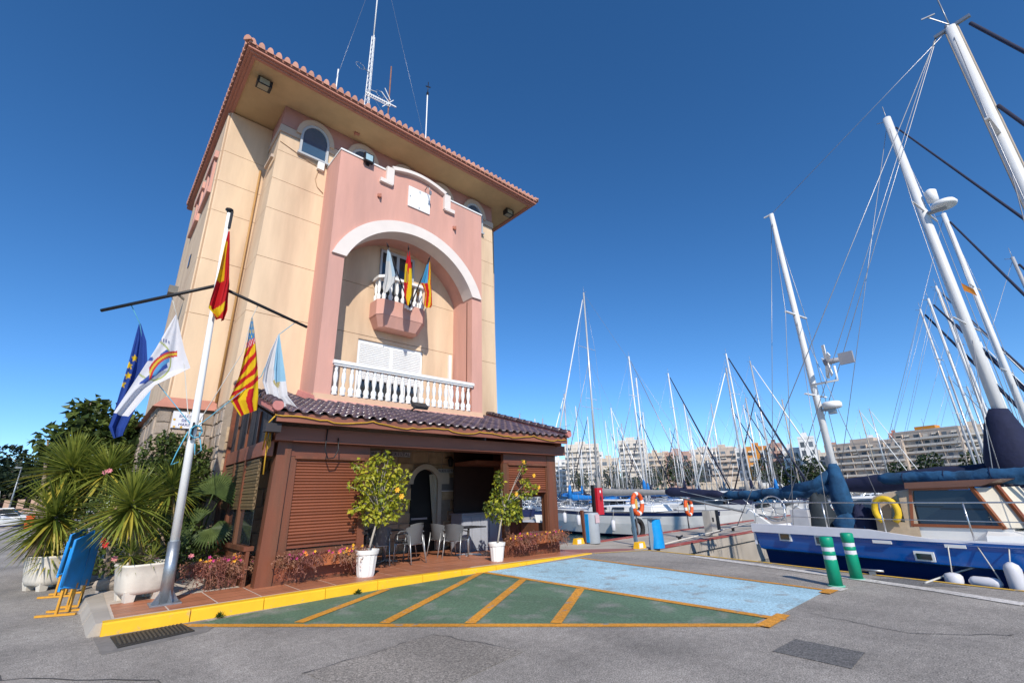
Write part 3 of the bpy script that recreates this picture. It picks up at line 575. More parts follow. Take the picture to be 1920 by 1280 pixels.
# left side wall
sx = 2.52
LS = box(PV, 'side_wall', sx, sx+.06, 10.21, 13.12, .13, .75, WOODD)
box(LS, 'side_beam', sx-.04, sx+.14, 9.9, 13.13, 2.46, 2.74, WOODB)
box(LS, 'sill', sx-.05, sx+.12, 10.2, 13.12, .75, .83, WOODD)
for yy in (11.15, 12.1, 12.98): box(LS, 'mullion', sx-.03, sx+.09, yy, yy+.12, .831, 2.459, WOODD)
sm2 = MB()
for a, b in ((10.21,11.15),(11.27,12.1),(12.22,12.98)):
    me = MB().box(sx+.0,sx+.03,a+.005,b-.005,0,.05).mesh('slat', SLATO); S = box(LS, 'blind', sx+.03, sx+.04, a+.005, b-.005, 1.5, 2.45, SLATO)
    for k in range(16): inst(S, 'slat', me, (-(.012 if k % 2 else 0), 0, 1.48 + k*.06))
    box(LS, 'pane', sx+.03, sx+.035, a, b, .84, 1.47, GLASSD)
# gable of dark vertical planks between side beam and roof edge
yy = 9.75
while yy < 13.05:
    y2 = min(yy+.42, 13.12); zt0, zt1 = 3.12+(yy-9.35)*.30-.05, 3.12+(y2-9.35)*.30-.05
    part(LS, 'gable_plank', MB().hexa([(sx+.02,yy+.01,2.745),(sx+.05,yy+.01,2.745),(sx+.05,y2-.01,2.745),(sx+.02,y2-.01,2.745),(sx+.02,yy+.01,zt0),(sx+.05,yy+.01,zt0),(sx+.05,y2-.01,zt1),(sx+.02,y2-.01,zt1)]), PLANK); yy += .43
for yy in (10.6, 11.5, 12.4): box(LS, 'gable_batten', sx-.02, sx+.019, yy, yy+.07, 2.745, 3.10+(yy-9.35)*.30-.06, WOODD)
box(LS, 'end_trim', sx-.06, sx+.1, 13.02, 13.14, .831, 4.2, WOODR)
box(PV, 'rafter_tail', 2.35, 2.62, 9.42, 9.62, 2.86, 3.02, PLANK)
# right side: posts, low wall, open above
for yy in (11.4, 12.95): box(PV, 'post', 10.55, 10.72, yy, yy+.16, .0, 3.2, WOODD)
box(PV, 'low_wall', 10.6, 10.66, 10.22, 11.39, .0, .8, WOODD); box(PV, 'back_screen', 10.6, 10.66, 11.57, 12.94, .0, 3.3, WOODB); box(PV, 'side_beam', 10.58, 10.74, 9.94, 13.1, 2.74, 2.98, WOODB)
part(PV, 'gable_end', MB().hexa([(10.62,9.5,2.985),(10.66,9.5,2.985),(10.66,13.1,2.985),(10.62,13.1,2.985),(10.62,9.5,3.2),(10.66,9.5,3.2),(10.66,13.1,4.28),(10.62,13.1,4.28)]), WOODB);
box(PV, 'raised_blind', 10.585, 10.60, 10.22, 11.39, 1.55, 2.74, WOODB)
# interior partition with dark upper panels and bar
box(PV, 'partition', 8.86, 10.5, 12.55, 12.62, 1.05, 3.3, M('partition_dark', (.035,.018,.014), .5, .2, 3)); box(PV, 'ceiling_box', 8.86, 10.5, 11.4, 12.54, 2.55, 2.66, WOODB)
BR = box(PV, 'bar_counter', 8.72, 10.5, 11.95, 12.5, .0, 1.08, M('bar_grey', (.30,.32,.37), .6, .1, 3)); box(BR, 'counter_top', 8.68, 10.54, 11.90, 12.54, 1.081, 1.13, M('bar_top', (.26,.26,.30), .3, .1))
for k in range(5): box(BR, 'panel', 8.76+k*.345, 8.76+k*.345+.31, 11.932, 11.949, .12, 1.0, M('bar_panel', (.36,.38,.43), .6, .08, 3))
# arched doorway
dm = MB(); da, db, dz, dr_ = 7.62, 8.52, 2.02, .45; cxd = (da+db)/2
pts = [(da,.08),(db,.08)] + [(cxd+dr_*math.cos(math.pi*k/12), dz+dr_*math.sin(math.pi*k/12)) for k in range(13)]
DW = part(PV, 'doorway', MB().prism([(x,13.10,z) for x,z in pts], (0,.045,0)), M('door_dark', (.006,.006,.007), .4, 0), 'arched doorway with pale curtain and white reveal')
q = MB(); a = [(cxd+dr_*math.cos(math.pi*k/12), dz+dr_*math.sin(math.pi*k/12)) for k in range(13)]; b = [(cxd+(dr_+.16)*math.cos(math.pi*k/12), dz+(dr_+.16)*math.sin(math.pi*k/12)) for k in range(13)]
slab(q, a, b, 12.98, 13.14); q.box(db,db+.14,12.98,13.14,.08,dz-.001); q.box(db+.02,db+.45,13.0,13.14,dz+.0,dz+.35); part(DW, 'reveal', q, M('reveal_cream', (.48,.43,.36), .8, .06))
part(DW, 'curtain', MB().grid(lambda u, v: (db-.30*(1-.6*v)*(u) - .01, 13.04+.03*math.sin(u*16), 2.35-1.5*v-.05*u), 16, 8), M('curtain', (.42,.40,.33), .9, .05))
box(DW, 'inner_shelf', 7.65, 8.2, 13.06, 13.099, .98, 1.03, M('shelf_pale', (.4,.4,.42), .6, 0))
# signs made of single letter tiles
def letter_tiles(parent, name, text, x, y, z, s, dx):
    S = part(parent, name, MB().box(x-.02, x+dx*len(text), y+.005, y+.012, z-.02, z+s+.03), M('sign_back', (.22,.19,.14), .8, .1))
    for k, ch in enumerate(text):
        if ch == ' ': continue
        t_ = box(S, 'letter_tile', x+k*dx, x+(k+.92)*dx, y-.012, y+.004, z-.01, z+s+.02, M('letter_tile', (.50,.50,.52), .25, .08, 9, orand=.1))
        lettering(t_, 'letter', ch, s*1.15, (x+(k+.46)*dx, y-.0125, z+.02), (math.pi/2,0,0), M('letter_ink', (.03,.035,.08), .4, 0))
letter_tiles(PV, 'bar_sign', 'TORRE DE CRISTAL', 6.05, 13.09, 2.84, .115, .092)
letter_tiles(PV, 'small_sign', 'BODEGON', 8.58, 13.09, 2.38, .10, .085)
box(PV, 'notice_board', 8.68, 9.2, 13.02, 13.09, 1.82, 2.22, M('notice_grey', (.17,.16,.16), .5, .1)); box(PV, 'notice_ledge', 8.68, 9.2, 13.0, 13.09, 1.79, 1.815, WHITE)
LN = part(PV, 'wall_lantern', MB().lathe([(.02,.0),(.07,.02),(.10,.20),(.11,.21),(.05,.29),(.015,.33)], (8.88,12.82,2.55), 6, sm=False).bar((8.88,12.82,2.86),(8.88,13.12,2.86),.025,.025), BLACK)
part(LN, 'glass', MB().lathe([(.066,.03),(.094,.19)], (8.88,12.82,2.55), 6, cap=False), M('lantern_glass', (.25,.27,.28), .2, 0))
# roof tiles: dark glazed, each its own piece (nearest rows), the rest joined
def pan_tile():
    n = 9; P = [(-.13+.26*k/n, .058*max(0, math.cos((k/n-.30)*math.pi/.34)) if abs(k/n-.30) < .17 else .0) for k in range(n+1)]
    P = [(x, (.062*math.sqrt(max(0, 1-((k/n-.33)/.27)**2)) if abs(k/n-.33) < .27 else .004)) for k, (x, z) in enumerate(P)]
    q = MB(); th = .014; L_ = .35
    vs = [(x,0,z+th) for x,z in P] + [(x,L_,z+th) for x,z in P] + [(x,0,z) for x,z in P] + [(x,L_,z) for x,z in P]; k1 = n+1
    fs = [(i,i+1,k1+i+1,k1+i) for i in range(n)] + [(2*k1+i,3*k1+i,3*k1+i+1,2*k1+i+1) for i in range(n)] + [(i,2*k1+i,2*k1+i+1,i+1) for i in range(n)]
    q.add(vs, fs, 0, True); return q
ptb = pan_tile(); ptm = ptb.mesh('roof_tile', GLAZED, fix=False); slp = math.atan(.30)
RB = part(PV, 'tiled_roof', MB().hexa([(2.42,9.36,3.24),(10.78,9.36,3.24),(10.78,13.148,4.376),(2.42,13.148,4.376),(2.42,9.36,3.26),(10.78,9.36,3.26),(10.78,13.148,4.396),(2.42,13.148,4.396)]), PLANK)
rest = MB(); cnt = 0; nc = 32; pitch = (10.74-2.50)/nc
for r_ in range(13):
    for c_ in range(nc):
        y = 9.28 + r_*.298; x = 2.5 + (c_+.5)*pitch
        if y > 11.8 and 3.9 < x < 9.65: continue
        if y > 12.95: continue
        z = 3.245 + (y-9.36)*.30 + .012
        if cnt < 300: inst(RB, 'roof_tile', ptm, (x+rs.uniform(-.006,.006), y+rs.uniform(-.012,.012), z), (slp-.035, rs.uniform(-.02,.02), rs.uniform(-.015,.015))); cnt += 1
        else:
            R_ = Matrix.Rotation(slp-.035, 3, 'X'); rest.add([R_ @ Vector(v) + Vector((x,y,z)) for v in ptb.v], ptb.f, 0, True)
if rest.v: part(RB, 'roof_tiles', rest, GLAZED, kind='stuff', fix=False)
def verge(x, s):
    q = MB(); q.hexa([(x-.07,9.30,3.22),(x+.07,9.30,3.22),(x+.07,13.14,4.37),(x-.07,13.14,4.37),(x-.06,9.30,3.36),(x+.06,9.30,3.36),(x+.06,13.14,4.51),(x-.06,13.14,4.51)]); part(RB, 'verge_mortar', q, RIDGEP)
    for k in range(12): inst(RB, 'ridge_tile', rt, (x, 9.24+k*.325, 3.335+k*.0975), (slp-.03,0,0))
rt = half_tile(.10,.085,.38,GLAZED); verge(2.46, -1); verge(10.74, 1)
part(RB, 'verge_end', MB().lathe([(.13,0),(.13,.05)], (0,0,0), 14), RIDGEP) if False else None
for x in (2.46, 10.74): part(RB, 'verge_cap', MB().prism([(x+.10*math.cos(t),9.22,3.33+.10*math.sin(t)) for t in [math.pi*2*k/12 for k in range(12)]], (0,.08,0)), RIDGEP)
part(RB, 'wall_flashing', MB().hexa([(3.96,11.86,4.02),(9.6,11.86,4.02),(9.6,12.02,4.02),(3.96,12.02,4.02),(3.96,11.97,4.12),(9.6,11.97,4.12),(9.6,12.02,4.12),(3.96,12.02,4.12)]), M('flash_pink', (.58,.30,.25), .85, .1))
part(RB, 'side_flashing', MB().hexa([(3.90,11.9,4.0),(3.989,11.9,4.0),(3.989,13.14,4.37),(3.90,13.14,4.37),(3.95,11.9,4.17),(3.989,11.9,4.17),(3.989,13.14,4.54),(3.95,13.14,4.54)]), RIDGEP)
fl = part(RB, 'floodlight', MB().hexa([(6.62,11.4,4.02),(7.05,11.4,4.02),(7.05,11.6,4.14),(6.62,11.6,4.14),(6.66,11.38,4.10),(7.09,11.38,4.10),(7.12,11.62,4.26),(6.66,11.62,4.26)]).bar((6.6,11.7,3.95),(6.75,11.5,4.1),.04,.04), BLACK)
# yellow rope of lights along the eave
q = MB(); pts = []
for k in range(60):
    xx = 2.45 + k*(10.7-2.45)/59; pts.append((xx, 9.315, 3.13 + .035*math.sin(k*.55) + (.03 if k%7==0 else 0)))
q.tube(pts, .014, 5); part(PV, 'rope_light', q, M('rope_yellow', (.50,.28,.03), .5, .35, 4))
q = MB().tube([(2.45,9.315,3.13),(2.40,9.5,3.02),(2.42,9.7,2.55),(2.46,9.72,2.95),(2.50,9.74,2.5),(2.52,9.75,3.0),(2.55,9.76,2.62),(2.50,9.77,2.55),(2.51,9.78,2.1)], .014, 5); part(PV, 'rope_loop', q, M('rope_yellow2', (.60,.34,.03), .5, .1, 4))
q = MB().tube([(3.60,9.69,3.02),(3.58,9.68,2.6),(3.66,9.68,2.42),(3.78,9.68,2.44),(3.86,9.68,2.6),(3.84,9.69,2.85)], .013, 6); part(PV, 'hanging_cable', q, BLACK)
# ---------------------------------------------------------------- chairs and tables under the pavilion
RES = M('grey_resin', (.105,.11,.118), .45, .06, 3); LEGM = M('chair_leg_metal', (.45,.46,.47), .35, .05, metal=.7); TABM = M('table_black', (.03,.03,.032), .4, .1)
def chair(name, label, loc, rz):
    c = thing(name, label, 'chair', loc, 'resin armchairs under the pavilion', rz=rz)
    part(c, 'seat', MB().add([(-.23,-.22,.43),(.23,-.22,.43),(.21,.24,.45),(-.21,.24,.45),(-.23,-.22,.455),(.23,-.22,.455),(.21,.24,.475),(-.21,.24,.475)], [(3,2,1,0),(4,5,6,7),(0,1,5,4),(1,2,6,5),(2,3,7,6),(3,0,4,7)]), RES, local=True)
    def bf(u, v):
        x = (u-.5)*(.44+.10*v); return (x, -.22-.12*v+.22*(2*abs(u-.5))**2.2*(.3+.7*v), .44+.42*v-.06*(2*abs(u-.5))**3*v)
    q = MB().grid(bf, 10, 6); q.grid(lambda u, v: tuple(Vector(bf(u,v))+Vector((0,-.022,0))), 10, 6); part(c, 'backrest', q, RES, local=True)
    for s in (-1,1):
        part(c, 'armrest', MB().tube([(s*.27,-.18,.70),(s*.285,0,.665),(s*.28,.18,.65),(s*.265,.24,.60),(s*.25,.24,.45)], [.028,.03,.032,.028,.02], 6, flat=.6), RES, local=True)
        part(c, 'leg', MB().tube([(s*.25,.24,.62),(s*.245,.27,.3),(s*.25,.30,0)], [.018,.015,.013], 6), LEGM, local=True)
        part(c, 'leg', MB().tube([(s*.23,-.22,.62),(s*.235,-.27,.3),(s*.25,-.33,0)], [.018,.015,.013], 6), LEGM, local=True)
    part(c, 'seat_rail', MB().tube([(-.22,.24,.425),(.22,.24,.425)], .014, 6).tube([(-.23,-.2,.425),(.23,-.2,.425)], .016, 6), LEGM, local=True)
    return c
def table(name, label, loc):
    c = thing(name, label, 'table', loc, 'square black tables under the pavilion')
    part(c, 'table_top', MB().box(-.36,.36,-.36,.36,.71,.74), TABM, local=True); part(c, 'column', MB().tube([(0,0,.03),(0,0,.71)], .03, 8), LEGM, local=True)
    q = MB()
    for k in range(4): a = k*math.pi/2+.785; q.bar((0,0,.03),(.36*math.cos(a),.36*math.sin(a),.015),.05,.03)
    part(c, 'foot', q, LEGM, local=True); return c
table('bar_table', 'black square table half hidden behind the leafier potted bush', (5.95,11.45,.13)); table('bar_table', 'black square table in front of the grey bar counter', (8.45,11.25,.06))
chair('resin_chair', 'grey resin chair in front of the arched doorway with its back turned', (6.28,10.75,.12), .25)
chair('resin_chair', 'grey resin chair partly hidden beside the leafier bush', (5.55,11.0,.13), -.3)
chair('resin_chair', 'dark grey resin chair beyond the table at the doorway', (6.75,11.55,.11), 1.5)
chair('resin_chair', 'grey resin chair turned sideways at the bar counter table', (7.80,10.95,.07), -1.0)
chair('resin_chair', 'grey resin chair standing nearest the grey bar counter', (7.75,11.55,.07), -1.5)
# ---------------------------------------------------------------- vegetation helpers
rv = random.Random(11)
def rdir(r):
    z = r.uniform(-1,1); t = r.uniform(0, 2*math.pi); s = math.sqrt(1-z*z); return Vector((s*math.cos(t), s*math.sin(t), z))
def leaf(q, p, d, n, L_, W_, fold=.25, mi=0):
    d = d.normalized(); s = d.cross(n); s = s.normalized() if s.length > 1e-4 else d.orthogonal().normalized(); nn_ = s.cross(d)
    a = p; b = p + d*L_*.45 + s*W_/2 + nn_*W_*fold; c = p + d*L_ - nn_*L_*.12; e = p + d*L_*.45 - s*W_/2 + nn_*W_*fold; m_ = p + d*L_*.5
    q.add([a,b,c,e,m_], [(0,1,4),(1,2,4),(0,4,3),(4,2,3)], mi)
def cloud(q, r, blobs, n, L_, W_, mis=(0,), up=.4, shell=.35):
    tot = sum(b[1]**2 for b in blobs)
    for c, rad, *sq in blobs:
        c = Vector(c); k = int(n * rad*rad / tot); sx_ = sq[0] if sq else (1,1,1)
        for _ in range(k):
            d = rdir(r); t = r.uniform(shell, 1.0)**.6; p = c + Vector((d.x*sx_[0], d.y*sx_[1], d.z*sx_[2]))*rad*t
            dd = (d + rdir(r)*.8 + Vector((0,0,-.25))).normalized(); nn_ = (d*.5 + Vector((0,0,up)) + rdir(r)*.5)
            l = L_*r.uniform(.7,1.25); leaf(q, p, dd, nn_, l, W_*l/L_, r.uniform(.1,.35), r.choice(mis))
LG = leafmat('leaf_green', (.085,.125,.026), (.14,.18,.04)); LD = leafmat('leaf_dark', (.04,.068,.02), (.07,.10,.028)); LY = leafmat('leaf_lime', (.38,.40,.035), (.52,.46,.04)); LY2 = leafmat('leaf_lime2', (.21,.26,.03), (.32,.34,.035))
YUC = leafmat('yucca_green', (.17,.215,.036), (.28,.30,.05)); YUY = leafmat('yucca_yellow', (.50,.41,.06), (.36,.33,.06)); YUB = leafmat('yucca_dry', (.27,.19,.09), (.34,.25,.12))
PALM = leafmat('palm_green', (.08,.12,.035), (.13,.17,.055)); SUCC = leafmat('succulent', (.33,.13,.10), (.40,.22,.13))
BARK = M('bark', (.22,.17,.13), .9, .3, 12, .6, 40); BARKW = M('pale_bark', (.42,.37,.31), .85, .2, 10, .3, 40)
FPINK = M('flower_magenta', (.55,.05,.22), .6, .1); FYEL = M('flower_yellow', (.80,.42,.03), .6, .1); FORA = M('flower_orange', (.80,.25,.04), .6, .1); FRED = M('flower_red', (.60,.03,.03), .6, .1); FROSE = M('flower_rose', (.70,.25,.28), .6, .1)
def rosette(q, c, R_, n, r, mi_old=1, mi_dry=2, droop=.0):
    c = Vector(c)
    for k in range(n):
        f_ = k/n; el = math.radians(86 - 145*f_**.85 + r.uniform(-9,9)); az = k*2.39996 + r.uniform(-.2,.2)
        L_ = R_*r.uniform(.85,1.1)*(.75+.35*math.sin(math.pi*min(1,f_*1.1))); wd = .050*R_/.75*r.uniform(.8,1.15)
        d = Vector((math.cos(az)*math.cos(el), math.sin(az)*math.cos(el), math.sin(el))); s = Vector((-math.sin(az), math.cos(az), 0)); up = s.cross(d)*-1
        b0 = c + Vector((0,0,-.28*R_*f_)) ; mi = 0
        if f_ > .80: mi = r.choice((mi_old, mi_old, mi_dry, 0))
        elif f_ > .55: mi = r.choice((0,0,0,mi_old))
        sag = r.uniform(.02,.10) + (.15 if f_ > .6 else 0)
        vs = []
        for t, w_ in ((0,.55),(.3,1.0),(.65,.75),(1,.03)):
            p = b0 + d*L_*t + Vector((0,0,-1))*sag*L_*t*t; vs += [p - s*wd*w_/2 + up*wd*w_*.18, p - up*wd*w_*.12, p + s*wd*w_/2 + up*wd*w_*.18]
        q.add(vs, [(3*i+j, 3*i+j+1, 3*i+j+4, 3*i+j+3) for i in range(3) for j in range(2)], mi)
def yucca(name, label, base, heads, grp='spiky yuccas around the garden bed'):
    y = thing(name, label, 'yucca', base, grp)
    for (c, R_, n) in heads:
        c = Vector(c); b = Vector(base)
        q = MB(); mid = (b+c)/2 + Vector((rv.uniform(-.06,.06), rv.uniform(-.06,.06), 0)); q.tube([b, mid, c], [.062,.05,.045], 8); part(y, 'trunk', q, BARK)
        q = MB(); rosette(q, c, R_, n, rv); part(y, 'crown', q, [YUC, YUY, YUB], fix=False)
    return y
def at(px, py, Y): return onY(px, py, Y)
# planters: squarish moulded pots with feet
def square_pot(name, label, c, w_, h_, rz=0.):
    p = thing(name, label, 'planter', c, rz=rz); q = MB(); n = 24
    def rr(t, a): 
        e = 4.5; ct, st = math.cos(t), math.sin(t); k = (abs(ct)**e + abs(st)**e)**(-1/e); return (ct*k*a, st*k*a)
    prof = [(.36*w_,.10),(.40*w_,.12),(.43*w_,.3*h_),(.47*w_,.7*h_),(.50*w_,.94*h_),(.515*w_,h_-.02),(.50*w_,h_),(.43*w_,h_),(.42*w_,h_-.06)]
    vs = [(*rr(2*math.pi*j/n, a), z) for a, z in prof for j in range(n)]
    q.add(vs, [(i*n+j, i*n+(j+1)%n, (i+1)*n+(j+1)%n, (i+1)*n+j) for i in range(len(prof)-1) for j in range(n)], 0, True); q.add([(*rr(2*math.pi*j/n, .36*w_), .10) for j in range(n)], [tuple(range(n))[::-1]])
    part(p, 'bowl', q, M('pot_offwhite', (.70,.65,.56), .85, .10, 3, .15, 60, c2=(.45,.40,.33), c2s=2.5, c2t=.62, c2w=.1), local=True)
    for sx_ in (-1,1):
        for sy_ in (-1,1): part(p, 'foot', MB().hexa([(sx_*.26*w_-.06,sy_*.26*w_-.06,0),(sx_*.26*w_+.06,sy_*.26*w_-.06,0),(sx_*.26*w_+.06,sy_*.26*w_+.06,0),(sx_*.26*w_-.06,sy_*.26*w_+.06,0),(sx_*.27*w_-.08,sy_*.27*w_-.08,.16),(sx_*.27*w_+.08,sy_*.27*w_-.08,.16),(sx_*.27*w_+.08,sy_*.27*w_+.08,.16),(sx_*.27*w_-.08,sy_*.27*w_+.08,.16)]), M('pot_offwhite', (1,1,1)), local=True)
    part(p, 'soil', MB().add([(*rr(2*math.pi*j/n, .425*w_), h_-.07) for j in range(n)], [tuple(range(n))]), M('soil', (.05,.035,.025), 1, .3, 10), local=True); return p
square_pot('planter_pot', 'off white square planter standing on the brick terrace beside the flagpole', (1.06,10.45,.15), .72, .55, .2)
square_pot('planter_pot', 'off white planter on the asphalt behind the blue folded trestles', (-.10,14.6,0), .85, .66, .5)
yucca('yucca', 'broad yucca growing from the planter beside the flagpole', (1.0,10.55,.70), [(at(250,935,10.5), .76, 210), (at(247,1035,10.35), .36, 60), (at(286,1042,10.3), .30, 50)])
yucca('yucca', 'many headed yucca growing from the planter behind the blue trestles', (-.12,14.6,.58), [(at(108,955,14.5), 1.0, 200), (at(137,868,14.9), 1.0, 200), (at(98,1035,14.3), .5, 60), (at(88,990,14.6), .7, 60)])
yucca('yucca', 'yucca half hidden behind the rose flowers near the stone wall', (.45,14.2,.1), [(at(205,875,14.2), .8, 170), (at(150,915,14.6), .7, 80)])
yucca('yucca', 'shaded yucca growing behind the white flagpole', (1.75,12.2,.1), [(at(325,905,12.2), .74, 180), (at(300,985,12.4), .55, 70)])
yucca('yucca', 'low yucca growing at the foot of the garden rocks', (.75,12.4,.1), [(at(205,965,12.2), .5, 70)])
# fan palm by the pavilion wall
FP = thing('fan_palm', 'fan palm with pleated leaves against the pavilion side wall', 'palm', (2.05,12.6,.1))
def fan(q, c, nrm, upv, R_, n=26, spread=3.6):
    c = Vector(c); nrm = Vector(nrm).normalized(); u = Vector(upv); u = (u - nrm*u.dot(nrm)).normalized(); s = u.cross(nrm)
    for k in range(n):
        a = (k/(n-1)-.5)*spread; d = (u*math.cos(a) + s*math.sin(a)); sd = nrm.cross(d); L_ = R_*(1-.12*abs(a)); wd = R_*.13
        p1 = c + d*L_*.55; p2 = c + d*L_ + nrm*-.10*R_ + Vector((0,0,-.08*R_))
        q.add([c, p1 + sd*wd/2 + nrm*.03*R_, p1 - nrm*.015*R_, p1 - sd*wd/2 + nrm*.03*R_, p2], [(0,1,2),(0,2,3),(1,4,2),(2,4,3)])
for (px, py, Y, nr, upv, R_) in ((400,925,11.9,(-.4,-.8,.35),(.25,0,1),.62),(418,925,12.0,(-.2,-.7,.5),(.6,0,.8),.55),(365,985,12.0,(-.5,-.7,.4),(-.6,0,.3),.6),(395,990,11.8,(-.2,-.6,.7),(.3,-.3,-.5),.5),(340,950,12.3,(-.3,-.8,.3),(-.7,0,.6),.55),(372,930,12.4,(0,-.8,.5),(0,0,1),.55)):
    c = at(px, py, Y); q = MB(); fan(q, c, nr, upv, R_); L_ = part(FP, 'frond', q, PALM, fix=False); part(L_, 'stalk', MB().tube([(2.05,12.6,.3), (Vector((2.05,12.6,.9))+c)/2, c], .014, 5), PALM)
part(FP, 'trunk', MB().tube([(2.05,12.6,.05),(2.02,12.55,.5)], [.13,.10], 8), BARK)
# climber on the stone wall, fig tree behind, bushes
def bush(name, label, cat, base, blobs, n, L_, W_, mats, stems=True, grp=None):
    b = thing(name, label, cat, base, grp); q = MB()
    for c, rad, *_ in blobs: q.tube([base, (Vector(base)+Vector(c))/2+Vector((rv.uniform(-.1,.1),rv.uniform(-.1,.1),0)), c], [.03,.022,.012], 5)
    part(b, 'stem', q, BARK); q = MB(); cloud(q, rv, blobs, n, L_, W_, tuple(range(len(mats)))); part(b, 'foliage', q, list(mats), fix=False); return b
bl = [(at(x, y, Y), r) for x, y, Y, r in ((300,850,13.9,.40),(335,845,14.0,.42),(370,860,13.8,.38),(290,890,13.7,.45),(330,895,13.6,.5),(375,905,13.5,.42),(275,935,13.4,.5),(330,945,13.3,.5),(290,985,13.0,.5),(400,860,14.0,.22),(312,822,14.1,.2),(395,890,13.9,.25))]
bush('climbing_shrub', 'dark leafy climber covering the stone wall below the plaque', 'shrub', (1.6,13.7,.1), bl, 4200, .105, .075, (LD, LG))
bl = [(at(x, y, Y), r) for x, y, Y, r in ((240,1000,12.6,.45),(210,1035,12.2,.38),(330,1010,12.0,.45),(360,1030,12.2,.38),(190,1000,13.2,.5),(230,950,13.4,.6),(170,930,14.6,.6),(390,1030,12.0,.3))]
bush('rose_bush', 'low green bush with red and rose blooms behind the white planters', 'shrub', (1.1,12.6,.1), bl, 3400, .085, .055, (LG, LD))
rb = bpy.data.objects['rose_bush']
def bloom(q, c, r_, mi=0, n=7):
    c = Vector(c)
    for k in range(n):
        a = k*2*math.pi/n; d = Vector((math.cos(a), -.5, math.sin(a)*.9)); leaf(q, c, d, Vector((0,-1,.3)), r_, r_*.8, .15, mi)
for (px, py, Y, m_) in ((198,1021,11.9,FRED),(197,885,13.7,FROSE),(205,882,13.7,FROSE),(215,1047,11.9,FROSE),(293,1048,11.6,FROSE),(358,1042,11.7,FROSE),(192,1012,12.0,FRED)):
    q = MB(); bloom(q, at(px,py,Y), .062); part(rb, 'bloom', q, m_, fix=False)
bl = [(at(x, y, Y), r) for x, y, Y, r in ((90,826,19,.45),(115,828,19,.8),(150,830,19.5,.9),(165,775,19,.7),(160,805,19,1.0),(190,795,19.5,1.1),(215,815,19,1.1),(245,825,19.5,1.1),(185,840,19,1.2),(225,860,18.5,1.2),(265,860,18.5,.9),(150,862,19,1.0),(200,890,18.5,1.2),(110,850,19.3,.6),(250,800,19.6,.7),(170,755,19,.35))]
FT = thing('fig_tree', 'broad leaved dark green tree rising behind the yuccas left of the tower', 'tree', (-.6,19.2,0)); q = MB()
for c, rad, *_ in bl: q.tube([(-.6,19.2,0), (-.6+(c.x+.6)*.4,19.2,c.z*.55), c], [.12,.07,.02], 6)
part(FT, 'trunk', q, BARK); q = MB(); bl = [(c, r*.62) for c, r in bl]; cloud(q, rv, bl, 2600, .24, .20, (0,1), .6); part(FT, 'crown', q, [LD, LG], fix=False)
# rocks edging the bed
rk = MB()
ROCKM = M('garden_rock', (.36,.30,.24), .95, .35, 7, .9, 14, orand=.2, c2=(.20,.17,.14), c2s=4)
def rock(c, a, b, h_, seed):
    r = random.Random(seed); q = MB(); n, m_ = 9, 6; vs = []
    for i in range(m_+1):
        ph = -math.pi/2 + math.pi*i/m_
        for j in range(n):
            t = 2*math.pi*j/n; k = 1 + r.uniform(-.22,.22); vs.append((c[0]+a*k*math.cos(ph)*math.cos(t), c[1]+b*k*math.cos(ph)*math.sin(t), max(c[2]-.02, c[2]+h_*.4+h_*.6*math.sin(ph)*(1+r.uniform(-.15,.15)))))
    q.add(vs, [(i*n+j, i*n+(j+1)%n, (i+1)*n+(j+1)%n, (i+1)*n+j) for i in range(m_) for j in range(n)]); return q
for i, (px, py, a, b, h_, lb) in enumerate(((372,1080,.28,.17,.26,'rough grey boulder edging the bed next to the flagpole shadow'),(400,1074,.17,.14,.28,'upright tan boulder between two grey ones by the flower trough'),(425,1078,.24,.13,.20,'flat pale boulder beside the flower trough'),(345,1082,.16,.13,.18,'small dark boulder touching the white planter by the flagpole'),(208,1105,.26,.16,.25,'smooth pale boulder at the left of the terrace planter'),(190,1075,.30,.2,.3,'striped reddish boulder behind the blue trestles'),(218,1072,.3,.2,.32,'ribbed brown boulder leaning behind the terrace planter'))):
    p = gnd(px, py, .15); single('boulder', rock((p.x,p.y,.15), a, b, h_, i), ROCKM, lb, 'rock', (p.x,p.y,.15), 'boulders edging the garden bed')
q = MB().box(.66,2.5,10.9,14.3,.0,.11); structure('garden_bed', q, M('bed_soil', (.07,.05,.035), 1, .35, 8, .6, 30))
